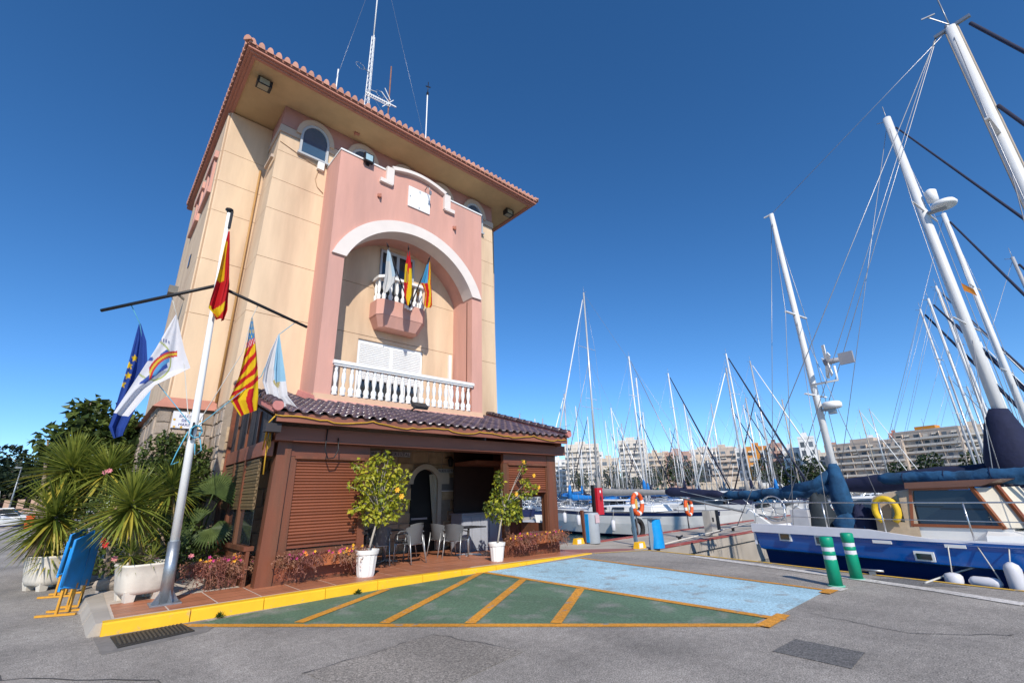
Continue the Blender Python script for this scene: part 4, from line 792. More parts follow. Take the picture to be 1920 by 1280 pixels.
# flower troughs
def trough(name, label, x0, x1, y, z, rz=0., n=900, long_=.45):
    t = thing(name, label, 'flower trough', ((x0+x1)/2, y, z)); L_ = x1-x0
    part(t, 'box', MB().hexa([(x0+.03,y-.10,z),(x1-.03,y-.10,z),(x1-.03,y+.10,z),(x0+.03,y+.10,z),(x0,y-.13,z+.2),(x1,y-.13,z+.2),(x1,y+.13,z+.2),(x0,y+.13,z+.2)]), M('trough_terracotta', (.40,.13,.05), .7, .1, 4))
    q = MB(); r = rv
    clumps = [(x0+L_*.10, .95), (x0+L_*.24, .6), (x0+L_*.5, .06), (x0+L_*.76, .55), (x0+L_*.90, .95)]
    fl_ = []
    for k in range(n):
        cx_, wt = r.choice(clumps)
        if r.random() > wt: continue
        bx_ = cx_ + r.gauss(0, .10*L_/1.2); d = Vector((r.gauss(0,.75), -abs(r.gauss(.5,.35)), r.uniform(-.1,1.0)))
        p = Vector((bx_, y-.05, z+.2)); l = r.uniform(.15,long_)*(.5+wt*.6); pts = [p]
        for s_ in range(3): d.z -= r.uniform(.25,.75); d.x += r.gauss(0,.35); pts.append(pts[-1] + d.normalized()*l/3)
        q.tube(pts, [.004,.004,.003,.002], 3, cap=False, sm=False)
        for s_ in range(7): leaf(q, pts[s_//2].lerp(pts[s_//2+1] if s_ < 6 else pts[3], r.random()), rdir(r), rdir(r), .055, .022)
        if r.random() < .16: fl_.append((pts[1] + Vector((0,-.02,.03)), r.random()))
    part(t, 'trailing_plant', q, SUCC, fix=False)
    for nm, m_, a, b in (('magenta_bloom',FPINK,0,.4),('yellow_bloom',FYEL,.4,.75),('orange_bloom',FORA,.75,1)):
        q = MB()
        for p, u in fl_:
            if a <= u < b: bloom(q, p, .034, 0, 5)
        if q.v: part(t, nm+'s', q, m_, kind='stuff', fix=False)
    return t
trough('flower_trough', 'trough of trailing succulents below the closed brown shutter', 3.15, 4.5, 9.80, .42, n=700)
trough('flower_trough', 'trough of trailing succulents below the half open shutter', 8.85, 10.65, 9.79, .33, n=700)
trough('flower_trough', 'trough with orange side and white sticker beside the corner post', 1.95, 2.55, 10.55, .36, n=800, long_=.55)
ft3 = [o for o in bpy.data.objects if o.name.startswith('flower_trough') and o.parent is None][-1]
part(ft3, 'sticker', MB().quad((2.40,10.416,.46),(2.45,10.416,.46),(2.45,10.416,.53),(2.40,10.416,.53)), WHITE)
part(ft3, 'stand', MB().box(2.0,2.5,10.46,10.64,.14,.358), WOODD)
# ribbed white pots with hibiscus
def hibiscus(name, label, base, s, trunk, blobs, n, flowers, mats):
    t = thing(name, label, 'potted plant', base, 'potted hibiscus bushes on the terrace edge'); b = Vector(base); q = MB(); nn_ = 48; h_ = .44*s
    prof = [(.145*s,0),(.15*s,.04*s),(.185*s,.36*s),(.205*s,.365*s),(.215*s,.42*s),(.215*s,h_),(.19*s,h_),(.18*s,h_-.05)]
    vs = [(b.x+(r*(1+(.035 if (j//2)%2 and 0<i<3 else 0)))*math.cos(2*math.pi*j/nn_), b.y+(r*(1+(.035 if (j//2)%2 and 0<i<3 else 0)))*math.sin(2*math.pi*j/nn_), b.z+z) for i,(r,z) in enumerate(prof) for j in range(nn_)]
    q.add(vs, [(i*nn_+j, i*nn_+(j+1)%nn_, (i+1)*nn_+(j+1)%nn_, (i+1)*nn_+j) for i in range(len(prof)-1) for j in range(nn_)]); q.add([(b.x+.14*s*math.cos(2*math.pi*j/nn_), b.y+.14*s*math.sin(2*math.pi*j/nn_), b.z) for j in range(nn_)], [tuple(range(nn_))]); part(t, 'pot', q, WHITEPL)
    part(t, 'soil', MB().lathe([(.0,h_-.05),(.183*s,h_-.055)], b, 16), M('soil', (.05,.035,.025), 1))
    q = MB(); q.tube([b+Vector((0,0,.3))] + [Vector(p) for p in trunk], [.026] + [.022 - .003*i for i in range(len(trunk))], 7)
    top_ = Vector(trunk[-1])
    for c, rad, *_ in blobs:
        c = Vector(c); q.tube([Vector(trunk[-2]), (top_+c)/2+Vector((rv.uniform(-.05,.05),0,rv.uniform(-.03,.03))), c], [.009,.006,.003], 5)
    part(t, 'branches', q, BARKW); q = MB(); cloud(q, rv, blobs, n, .098, .072, tuple(range(len(mats))), .5, .1); part(t, 'foliage', q, list(mats), fix=False)
    for f_ in flowers: q = MB(); bloom(q, f_, .075, 0, 6); part(t, 'bloom', q, FYEL, fix=False)
    return t
Yh = 9.55
p1_ = at(685,1078,Yh); 
tr = [at(700,1000,Yh), at(712,960,Yh), at(712,935,Yh)]
bl = [(at(x,y,Yh+dy), r) for x,y,dy,r in ((690,885,0,.20),(715,905,.1,.24),(735,885,0,.2),(705,860,.1,.13),(728,862,0,.12),(680,905,-.1,.2),(745,905,.1,.2),(700,935,0,.24),(730,935,.1,.24),(750,925,0,.16),(680,945,0,.16),(690,965,.1,.16),(740,960,0,.17),(715,965,-.1,.2),(662,955,0,.07),(668,870,0,.10),(760,890,0,.09),(725,852,0,.08),(650,910,-.2,.05),(758,945,.1,.1))]
hibiscus('hibiscus_pot', 'ribbed white pot with a dense lime leaved bush before the doorway', (p1_.x,Yh,.145), 1.12, tr, bl, 1300, [at(752,930,Yh-.2), at(744,918,Yh-.2)], (LY, LY2, LY))
p2_ = at(932,1048,Yh)
tr = [at(938,985,Yh), at(945,955,Yh), at(946,940,Yh)]
bl = [(at(x,y,Yh+dy), r) for x,y,dy,r in ((935,905,0,.13),(930,930,.1,.16),(945,950,0,.22),(925,950,-.1,.16),(965,950,0,.18),(955,935,.1,.14),(935,890,0,.09),(978,925,0,.10),(985,905,0,.12),(1000,915,0,.12),(980,880,0,.09),(982,868,0,.06),(912,945,0,.07),(915,960,.1,.09),(970,965,0,.14),(990,930,0,.08),(948,970,0,.16),(928,968,0,.12))]
hibiscus('hibiscus_pot', 'ribbed white pot with a sparse bush and yellow blooms by the half open shutter', (p2_.x,Yh,.055), 1.0, tr, bl, 1150, [at(967,926,Yh-.2), at(1009,913,Yh), at(1000,891,Yh), at(981,866,Yh)], (LY2, LG, LY))
for (x, y) in ((1.9,8.63),(4.05,8.68)):
    q = MB()
    for k in range(30): d = rdir(rv); d.z = abs(d.z); d.y = -abs(d.y); leaf(q, Vector((x,y,.02)), d, rdir(rv), .09, .03)
    single('weed', q, LG, 'small green weed at the kerb beside the ' + ('drain grate' if x < 3 else 'first orange stripe'), 'weed', (x,y,.0), 'weeds at the kerb', fix=False)
# ---------------------------------------------------------------- flagpole and flags
FB = Vector((1.32,9.6,.15))
FPOLE = thing('flagpole', 'white flagpole with dark crossyard standing on the terrace corner', 'flagpole', FB)
topp = Vector((1.14,9.6,7.26)); lerp = lambda z: FB + (topp-FB)*((z-.15)/(7.26-.15))
part(FPOLE, 'lower_sleeve', MB().tube([lerp(.17), lerp(1.05)], [.088,.085], 16), GALV)
part(FPOLE, 'pole', MB().tube([lerp(1.05), lerp(3.2), lerp(5.4), lerp(7.18)], [.066,.058,.046,.034], 16), WHITE)
part(FPOLE, 'tip', MB().lathe([(.04,0),(.045,.04),(.075,.06),(.07,.085),(.02,.10)], topp-Vector((0,0,.10)), 10).box(topp.x+.02,topp.x+.07,topp.y-.06,topp.y+.0,topp.z-.45,topp.z-.08), BLACK)
part(FPOLE, 'base_plate', MB().box(FB.x-.20,FB.x+.20,FB.y-.18,FB.y+.18,.152,.172), GALV)
for a in (0, 90, 180, 270):
    c, s = math.cos(math.radians(a+20)), math.sin(math.radians(a+20)); part(FPOLE, 'gusset', MB().prism([FB+Vector((c*.08,s*.08,.02)), FB+Vector((c*.20,s*.20,.02)), FB+Vector((c*.08,s*.08,.20))], (-s*.012,c*.012,0)), GALV)
yv = lerp(5.56); yl = onY(190,582,10.9); yr = onY(575,613,10.2)
part(FPOLE, 'yard_arm', MB().tube([yv, yl], .032, 8), BLACK); part(FPOLE, 'yard_arm', MB().tube([yv, yr], .032, 8), BLACK)
cl = lerp(2.78); part(FPOLE, 'cleat', MB().bar(cl+Vector((-.02,-.10,-.14)), cl+Vector((-.02,-.10,.16)), .03, .03), BLACK)
BLUR = M('blue_rope', (.10,.38,.52), .8, .1); q = MB()
for k in range(40): 
    a, b = k*.9, (k+1)*.9; q.tube([cl+Vector((.10*math.cos(a)*.9+.03,-.13+.02*math.sin(k),.11*math.sin(a))), cl+Vector((.10*math.cos(b)*.9+.03,-.13+.02*math.sin(k+1),.11*math.sin(b)))], .010, 5)
q.tube([cl+Vector((-.08,-.1,0)), cl+Vector((-.18,-.1,-.35)), cl+Vector((-.22,-.1,-.55)), cl+Vector((-.13,-.1,-.5))], .010, 5); q.tube([cl+Vector((.08,-.1,0)), cl+Vector((.16,-.1,-.3)), cl+Vector((.08,-.1,-.38)), cl+Vector((.05,-.1,-.2))], .010, 5)
part(FPOLE, 'rope_coil', q, BLUR)
ROPE = M('pale_rope', (.55,.53,.48), .8, .1)
yp = lambda px, side: (yl if side < 0 else yr) * 0 + (yv + ((yl if side < 0 else yr) - yv) * px)
for side, f_, way in ((-1,.40,((331,590,10.3),(341,640,10.33),(347,700,10.2),(352,770,9.9))),(-1,.75,((262,606,10.75),(276,690,10.72),(300,724,10.5))),(1,.42,((472,596,9.97),(455,660,9.96))),(1,.86,((523,627,10.18),(490,705,10.1)))):
    a = yp(f_, side); q = MB(); q.tube([a] + [onY(*w_) for w_ in way] + [cl+Vector((0,-.1,.05))], .008, 5); part(FPOLE, 'halyard', q, BLUR if f_ > .5 else ROPE)
def vcol(o, me, cols):
    at_ = me.color_attributes.new('design', 'FLOAT_COLOR', 'POINT')
    for i, c in enumerate(cols): at_.data[i].color = (*c, 1)
FLAGM = M('flag_cloth', (1,1,1), .8, .05, 6, attr='design', spec=.2)
tn = FLAGM.node_tree.nodes; tl_ = FLAGM.node_tree.links; pb = tn['Principled BSDF']; tt = tn.new('ShaderNodeBsdfTranslucent'); mxs = tn.new('ShaderNodeMixShader'); mxs.inputs[0].default_value = .3
tl_.new(pb.inputs['Base Color'].links[0].from_socket, tt.inputs[0]); tl_.new(pb.outputs[0], mxs.inputs[1]); tl_.new(tt.outputs[0], mxs.inputs[2]); tl_.new(mxs.outputs[0], tn['Material Output'].inputs[0])
def flag(name, label, rows, design, nu=40, nv=64, fold=(3,.05,.5), grp=None, loc=None):
    """rows: list from top to bottom of (left point, right point); cloth is lofted through them"""
    rows = [(Vector(a), Vector(b)) for a, b in rows]; k = len(rows)-1
    def fn(u, v):
        t = v*k; i = min(int(t), k-1); f_ = t-i; f_ = f_*f_*(3-2*f_)*.5+f_*.5
        a = rows[i][0].lerp(rows[i+1][0], f_); b = rows[i][1].lerp(rows[i+1][1], f_); p = a.lerp(b, u)
        w_ = min(1, v*2.5)
        n_ = Vector((.15,-1,0)); return p + n_*(fold[1]*w_*math.sin(u*fold[0]*2*math.pi+fold[2]+v*1.3) + fold[1]*.4*w_*math.sin(u*fold[0]*4.3*math.pi+v*5))
    q = MB().grid(fn, nu, nv); loc = rows[0][0] if loc is None else loc
    o = single(name, q, FLAGM, label, 'flag', loc, grp, fix=False)
    vcol(o, o.data, [design(i/nu, j/nv) for j in range(nv+1) for i in range(nu+1)]); return o
RED, YEL, BLU, WHI = (.52,.015,.02), (.75,.50,.015), (.03,.07,.30), (.74,.74,.78)
def star(u, v, cu, cv, r, asp=1.0):
    x, y = (u-cu)*asp, v-cv; d = math.hypot(x, y)
    if d > r: return False
    a = (math.atan2(x, -y)) % (2*math.pi/5) - math.pi/5; return d < r*.42/max(.42, math.cos(a)*0+(.42+.58*(1-abs(abs(a)-math.pi/5)/(math.pi/5))*0+ .58*(abs(a)/(math.pi/5))**1*0)) or d < r*(.40+.60*(abs(a)/(math.pi/5))**1.6)
def d_spain(u, v):
    if v < .55:
        c = .10+.62*v
        if u < .12 and v > .1 and v < .4: return RED if u < .02 else YEL
        if u < .52 and v > .08 and v < .47:
            if .20 < v < .36 and .12 < u < .42: return (.45,.16,.04) if (int(u*30)+int(v*60)) % 2 else (.62,.36,.05)
            return YEL
        return RED
    if .76 < v - .06*math.sin(u*5) < .90 and u < .85: return YEL
    return RED
P = lambda px, py, Y: onY(px, py, Y)
flag('flag', 'limp red and yellow flag with crest hanging from the flagpole top', [(P(428,434,9.5),P(431,434,9.5)),(P(418,470,9.45),P(432,470,9.45)),(P(410,500,9.42),P(433,500,9.42)),(P(402,530,9.4),P(434,530,9.4)),(P(393,560,9.4),P(430,560,9.4)),(P(389,578,9.4),P(428,580,9.4)),(P(404,596,9.4),P(420,600,9.4))], d_spain, fold=(1.6,.07,.6))
def pxrows(rows):
    k = len(rows)-1
    def f(u, v):
        t = v*k; i = min(int(t), k-1); g_ = t-i; g_ = g_*g_*(3-2*g_)*.5+g_*.5
        a, b = rows[i]; c, d = rows[i+1]; return tuple((a[m]+(c[m]-a[m])*g_)*(1-u) + (b[m]+(d[m]-b[m])*g_)*u for m in (0,1))
    return f
def star_px(x, y, cx_, cy_, r):
    d = math.hypot(x-cx_, y-cy_)
    if d > r: return False
    a = math.atan2(x-cx_, cy_-y) % (2*math.pi/5); a = min(a, 2*math.pi/5-a); return d < r*(1-.58*(a/(math.pi/5))**.8)
EUR = [((260,608),(264,606)),((251,640),(274,640)),((240,680),(276,690)),((225,730),(268,735)),((212,775),(246,780)),((203,800),(236,802)),((212,822),(230,816))]; eup = pxrows(EUR)
def d_eu(u, v):
    x, y = eup(u, v)
    for sx_, sy_ in ((241,686),(239,705),(228,721.5),(217,736.5),(252,672),(262,735)):
        if star_px(x, y, sx_, sy_, 7.5): return YEL
    return (.025,.065,.30)
CLR = [((329,590),(332,590)),((312,618),(338,622)),((290,655),(346,660)),((262,698),(356,690)),((236,738),(290,722)),((212,774),(240,781))]; clp = pxrows(CLR)
def inpoly(x, y, P_):
    c = False
    for i in range(len(P_)):
        (x1,y1),(x2,y2) = P_[i], P_[i-1]
        if (y1 > y) != (y2 > y) and x < (x2-x1)*(y-y1)/(y2-y1)+x1: c = not c
    return c
def d_club(u, v):
    x, y = clp(u, v); r = math.hypot(x-335, y-722)
    if abs(r-60) < 5.5 and 278 < x < 334 and y < 712: return (.70,.48,.05) if abs(r-60) < 2 else (.55,.05,.05)
    if 47 < r < 54.5 and 284 < x < 318 and y < 705: return (.12,.36,.66)
    if inpoly(x, y, ((258,720),(271,720),(300,697),(315,688),(311,679),(290,693))) or inpoly(x, y, ((266,709),(280,702),(300,664),(312,655),(316,659),(303,672),(284,700))): return (.05,.10,.38)
    if ((x-278)/8)**2 + ((y-674)/4.5)**2 < 1: return (.05,.10,.38)
    if abs(math.hypot(x-285, y-676)-36) < 1.6: return (.42,.47,.18)
    if 290 < x < 318 and abs(y - (637+.006*(x-288)**2)) < 3 and int(x/2.6) % 2: return (.16,.18,.34)
    return WHI
flag('flag', 'blue flag with yellow stars hanging behind the white club flag', [(P(260,608,10.75),P(264,606,10.75)),(P(251,640,10.72),P(274,640,10.72)),(P(240,680,10.7),P(276,690,10.7)),(P(225,730,10.7),P(268,735,10.7)),(P(212,775,10.7),P(246,780,10.7)),(P(203,800,10.7),P(236,802,10.7)),(P(212,822,10.7),P(230,816,10.7))], d_eu, nu=60, nv=150, fold=(1.3,.06,0))
flag('flag', 'white club flag with blue sail emblem and striped ribbon', [(P(329,590,10.3),P(332,590,10.3)),(P(312,618,10.3),P(338,622,10.28)),(P(290,655,10.3),P(346,660,10.25)),(P(262,698,10.3),P(356,690,10.22)),(P(236,738,10.3),P(290,722,10.25)),(P(212,774,10.3),P(240,781,10.3))], d_club, nu=110, nv=110, fold=(.9,.05,.2))
def d_val(u, v):
    if v < .22 - .05*u: return (.05,.24,.50) if (math.sin(u*19)*math.sin(v*70) < .45) else YEL
    if v < .27 - .05*u: return (.55,.05,.06) if abs(math.sin(u*20+v*60)) > .4 else WHI
    if v > .70 + .10*(.5-u)*1.6:
        s = (u*1.0 + (v-.7)*.25) * 4.6; return RED if int(s+.3) % 2 else YEL
    s = (v + .22*u - .27) * 15.5; return RED if int(s) % 2 else YEL
flag('flag', 'red and yellow striped flag with blue top hanging over the pavilion corner', [(P(471,596,9.95),P(474,596,9.95)),(P(464,632,9.93),P(478,632,9.93)),(P(455,668,9.9),P(482,668,9.9)),(P(446,705,9.9),P(484,703,9.9)),(P(437,730,9.9),P(484,728,9.9)),(P(429,748,9.85),P(484,750,9.88)),(P(450,780,9.85),P(483,768,9.88))], d_val, nu=60, nv=110, fold=(1.2,.05,1.2))
def d_city(u, v):
    if u > .45 and v < .60 and u > .45+.2*(v-.2): return (.30,.55,.72)
    if math.hypot((u-.62), (v-.62)*2.2) < .16: return (.42,.36,.16) if math.hypot((u-.62),(v-.62)*2.2) > .08 else (.6,.6,.62)
    return (.68,.68,.70)
flag('flag', 'white and pale blue flag draped over the pavilion tiles', [(P(521,628,10.15),P(524,626,10.15)),(P(505,660,10.12),P(528,660,10.12)),(P(494,690,10.1),P(531,690,10.1)),(P(490,715,10.1),P(534,715,10.1)),(P(500,745,10.0),P(538,742,10.0)),(P(518,764,9.9),P(560,769,9.9))], d_city, fold=(2.2,.05,.4))
# balcony flags on short poles
HB = Vector((6.85,12.36,7.52))
def staff_flag(label, tip_px, rows, design, **kw):
    tip = P(*tip_px, 11.75); st = thing('flag_staff', 'dark flag staff carrying the ' + label, 'flag staff', HB, 'staffs on the small balcony'); part(st, 'staff', MB().tube([HB, tip], [.022,.018], 7), BLACK); part(st, 'finial', MB().tube([tip, tip+(tip-HB).normalized()*.14], [.028,.006], 7), BLACK)
    flag('flag', label + ' on the small balcony staff', [(P(a[0],a[1],11.8),P(b[0],b[1],11.8)) for a, b in rows], design, nu=30, nv=50, fold=(1.5,.03,.3), grp=None)
staff_flag('white and pale blue town flag', (728,463), [((727,467),(730,467)),((723,495),(737,495)),((720,520),(743,515)),((718,537),(742,528)),((719,552),(728,545))], lambda u, v: (.42,.55,.64) if (u > .6 and v < .55) or v < .2 else (.60,.60,.58))
staff_flag('red and yellow crested national flag', (766,468), [((765,471),(768,471)),((759,500),(772,500)),((756,530),(774,530)),((757,552),(773,555)),((763,573),(766,572))], lambda u, v: (YEL if (u > .45 + .12*math.sin(v*5) and v > .28) or (u < .45 and v < .5 and v > .18) else RED) if not (.32 < v < .48 and .25 < u < .55) else (.45,.22,.05))
staff_flag('blue topped red and yellow striped regional flag', (804,487), [((802,490),(806,489)),((794,515),(808,512)),((788,530),(809,530)),((796,548),(811,550)),((794,572),(812,572)),((798,577),(808,577))], lambda u, v: (.06,.30,.52) if v < .42 and u < .62 else (RED if int((u*5+v*2)) % 2 else YEL))
# ---------------------------------------------------------------- folded blue trestles
BLUEM = M('blue_steel_paint', (.014,.31,.85), .42, .08, 4, .03, 60, c2=(.02,.24,.62), c2s=3); YELM = M('yellow_steel_paint', (.62,.30,.03), .5, .12, 5, c2=(.40,.22,.05), c2s=6, c2t=.6)
def trestle(label, loc, rz, lean):
    t = thing('folded_trestle', label, 'barrier', loc, 'folded blue trestles leaning beside the kerb', rz=rz)
    L_ = lambda x, y, z: (x, y + z*lean, z)
    part(t, 'panel', MB().hexa([L_(-.24,-.014,.42),L_(.24,-.014,.32),L_(.24,.014,.32),L_(-.24,.014,.42),L_(-.24,-.014,1.10),L_(.20,-.014,1.20),L_(.20,.014,1.20),L_(-.24,.014,1.10)]), BLUEM, local=True)
    part(t, 'rim', MB().tube([L_(-.25,0,.42),L_(-.25,0,1.10),L_(.21,0,1.22),L_(.25,0,.32),L_(-.25,0,.42)], .022, 6), BLUEM, local=True)
    for x in (-.18, .16):
        part(t, 'leg', MB().bar(L_(x,0,.42), L_(x,0,.02), .045, .03), YELM, local=True); part(t, 'upper_leg', MB().bar(L_(x,.045,.98), L_(x,.05,.35), .04, .03), BLUEM, local=True)
        part(t, 'foot', MB().bar((x,-.26,.02),(x,.26,.02),.05,.03), YELM, local=True)
    return t
trestle('blue folded trestle with a broad flat panel, first of the leaning pair', (.18,11.0,0), 1.12, -.04)
trestle('blue folded trestle tucked behind the broad panelled one', (.30,11.35,0), 1.12, -.04)
trestle('blue folded trestle nearest the low concrete kerb', (.12,13.2,0), 1.12, -.04)
# ---------------------------------------------------------------- marina
WL = -1.15
def onP(px, py, p0, n):
    d = ray(px, py); o = Vector((0,0,H)); t = (Vector(p0)-o).dot(Vector(n))/d.dot(Vector(n)); return o + d*t
GEL = M('gelcoat_white', (.74,.74,.72), .25, .05, 1.5, spec=.5, coat=.3); DECK = M('deck_cream', (.62,.60,.55), .6, .08, 4); NAVY = M('navy_hull', (.012,.022,.085), .2, .05, 2, coat=.4); BLUEH = M('blue_hull', (.003,.12,.46), .16, .06, 1.2, coat=.5); BLUEL = M('blue_strake', (.10,.25,.48), .3, .05); NAVB = M('antifoul_navy', (.006,.010,.045), .5, .1, 3)
CBLUE = M('canvas_blue', (.010,.050,.115), .9, .3, 4, 1.0, 7, c2=(.014,.075,.17), c2s=2); CNAVY = M('canvas_navy', (.010,.014,.045), .85, .2, 5, .5, 12); CGREY = M('canvas_grey', (.30,.29,.28), .9, .15, 5, .5, 14); CBRI = M('canvas_bright_blue', (.01,.17,.50), .85, .12, 5, .3, 14); CBEI = M('canvas_beige', (.46,.36,.25), .9, .12, 3, .4, 10); CGREEN = M('canvas_green', (.02,.15,.16), .85, .15, 4, .4, 12)
ALU = M('mast_alloy', (.60,.60,.60), .35, .10, 2, metal=.45, stretch=(1,1,.2)); ALUW = M('mast_white', (.70,.70,.69), .35, .06, 2); ALUT = M('mast_tan', (.40,.34,.27), .5, .15, 2); WIRE = M('rigging_wire', (.42,.42,.43), .4, 0, metal=.6); WIRED = M('furled_sail_navy', (.018,.022,.05), .8, .2, 6); SMOKE = M('smoked_glass', (.02,.025,.03), .08, .05, spec=.8); TEAK = M('varnished_teak', (.24,.075,.03), .3, .2, 4, stretch=(1,1,.3)); RUBB = M('black_rubber', (.02,.02,.02), .8, .1); FENW = M('fender_white', (.62,.62,.66), .5, .1, 4); RED1 = M('red_gloss', (.50,.015,.03), .3, .06); ORNG = M('ring_orange', (.68,.10,.02), .6, .08, 4); BAGB = M('bag_blue', (.01,.28,.66), .28, .12, 5, .6, 9)
def hull(q, L_, B_, fb, st=.72, bands=None, sheer=.25, ns=18, zrow=None, tf=None):
    """bow +x, waterline z 0; rows top to bottom"""
    rows = zrow or [fb, fb*.86, fb*.55, .18, .0, -.35]; vs = []
    for i in range(ns+1):
        t = i/ns; x = L_*t; b = B_/2*(st + (1-st)*math.sin(min(1,t/.45)*math.pi/2)) if t < .45 else B_/2*math.cos(((t-.45)/.55)**1.55*math.pi/2)
        b = max(b, .015)
        for j, z in enumerate(rows):
            f_ = 1 - .10*(j/(len(rows)-1)) - (.30*(max(0, j-2)/3)**1.5 if j > 2 else 0); zz = z + (sheer*(abs(t-.38)/.62)**2 if j < 3 else 0)*(1-j*.3)
            rk = .06*L_*(1-j/(len(rows)-1))*t**6 - .02*L_*(j/(len(rows)-1))*(1-t)**6*-1
            vs.append((x + rk, -b*f_, zz))
    n = len(rows); off = len(vs); vs += [(x,-y,z) for x,y,z in vs]
    P_ = (lambda v: tf(*v)) if tf else (lambda v: v)
    V = [P_(v) for v in vs]
    for side in (0, off):
        for j in range(n-1):
            q.add([V[side+i*n+j] for i in range(ns+1)] + [V[side+i*n+j+1] for i in range(ns+1)], [(i, i+1, ns+2+i, ns+1+i) for i in range(ns)], (bands or [0]*(n-1))[j], True)
    tr = [V[j] for j in range(n)] + [V[off+j] for j in range(n)]; q.add(tr, [(j, j+1, n+j+1, n+j) for j in range(n-1)], 0)
    return [(vs[i*n][0], vs[i*n][1], vs[i*n][2]) for i in range(ns+1)]
def deckmesh(edge, dz=-.04, tf=None):
    q = MB(); P_ = (lambda v: tf(*v)) if tf else (lambda v: v); k = len(edge)
    q.add([P_((x,y,z+dz)) for x,y,z in edge] + [P_((x,-y,z+dz)) for x,y,z in edge], [(i, i+1, k+i+1, k+i) for i in range(k-1)]); return q
def coachroof(q, x0, x1, w0, w1, z0, h_, tf=None, mi=0):
    P_ = (lambda v: tf(*v)) if tf else (lambda v: v); st = [(x0,.0,w0*.9),(x0+.25,h_*.95,w0),(x0+(x1-x0)*.6,h_,(w0+w1)/2),(x1-.5,h_*.75,w1),(x1,.02,w1*.7)]
    vs = []
    for x, hh, w_ in st:
        for f_, zf in ((1,0),(.96,.6),(.82,.93),(.4,1.03),(-.4,1.03),(-.82,.93),(-.96,.6),(-1,0)): vs.append(P_((x, w_*f_, z0+hh*zf)))
    q.add(vs, [(i*8+j, i*8+j+1, (i+1)*8+j+1, (i+1)*8+j) for i in range(4) for j in range(7)], mi); q.add([vs[j] for j in range(8)], [tuple(range(8))], mi)
def sausage(q, a, b, r0, r1, n=8, sag=.0, wob=.12, seed=0, m=14, flat=1.25):
    a = Vector(a); b = Vector(b); r = random.Random(seed); pts = []; rad = []
    for i in range(m+1):
        t = i/m; pts.append(a.lerp(b, t) + Vector((r.uniform(-.02,.02), r.uniform(-.02,.02), -sag*math.sin(math.pi*t)+r.uniform(-.02,.02)))); rad.append((r0+(r1-r0)*t)*(1+r.uniform(-wob,wob))*(1 if 0 < i < m else .55))
    q.tube(pts, rad, n, flat=flat)
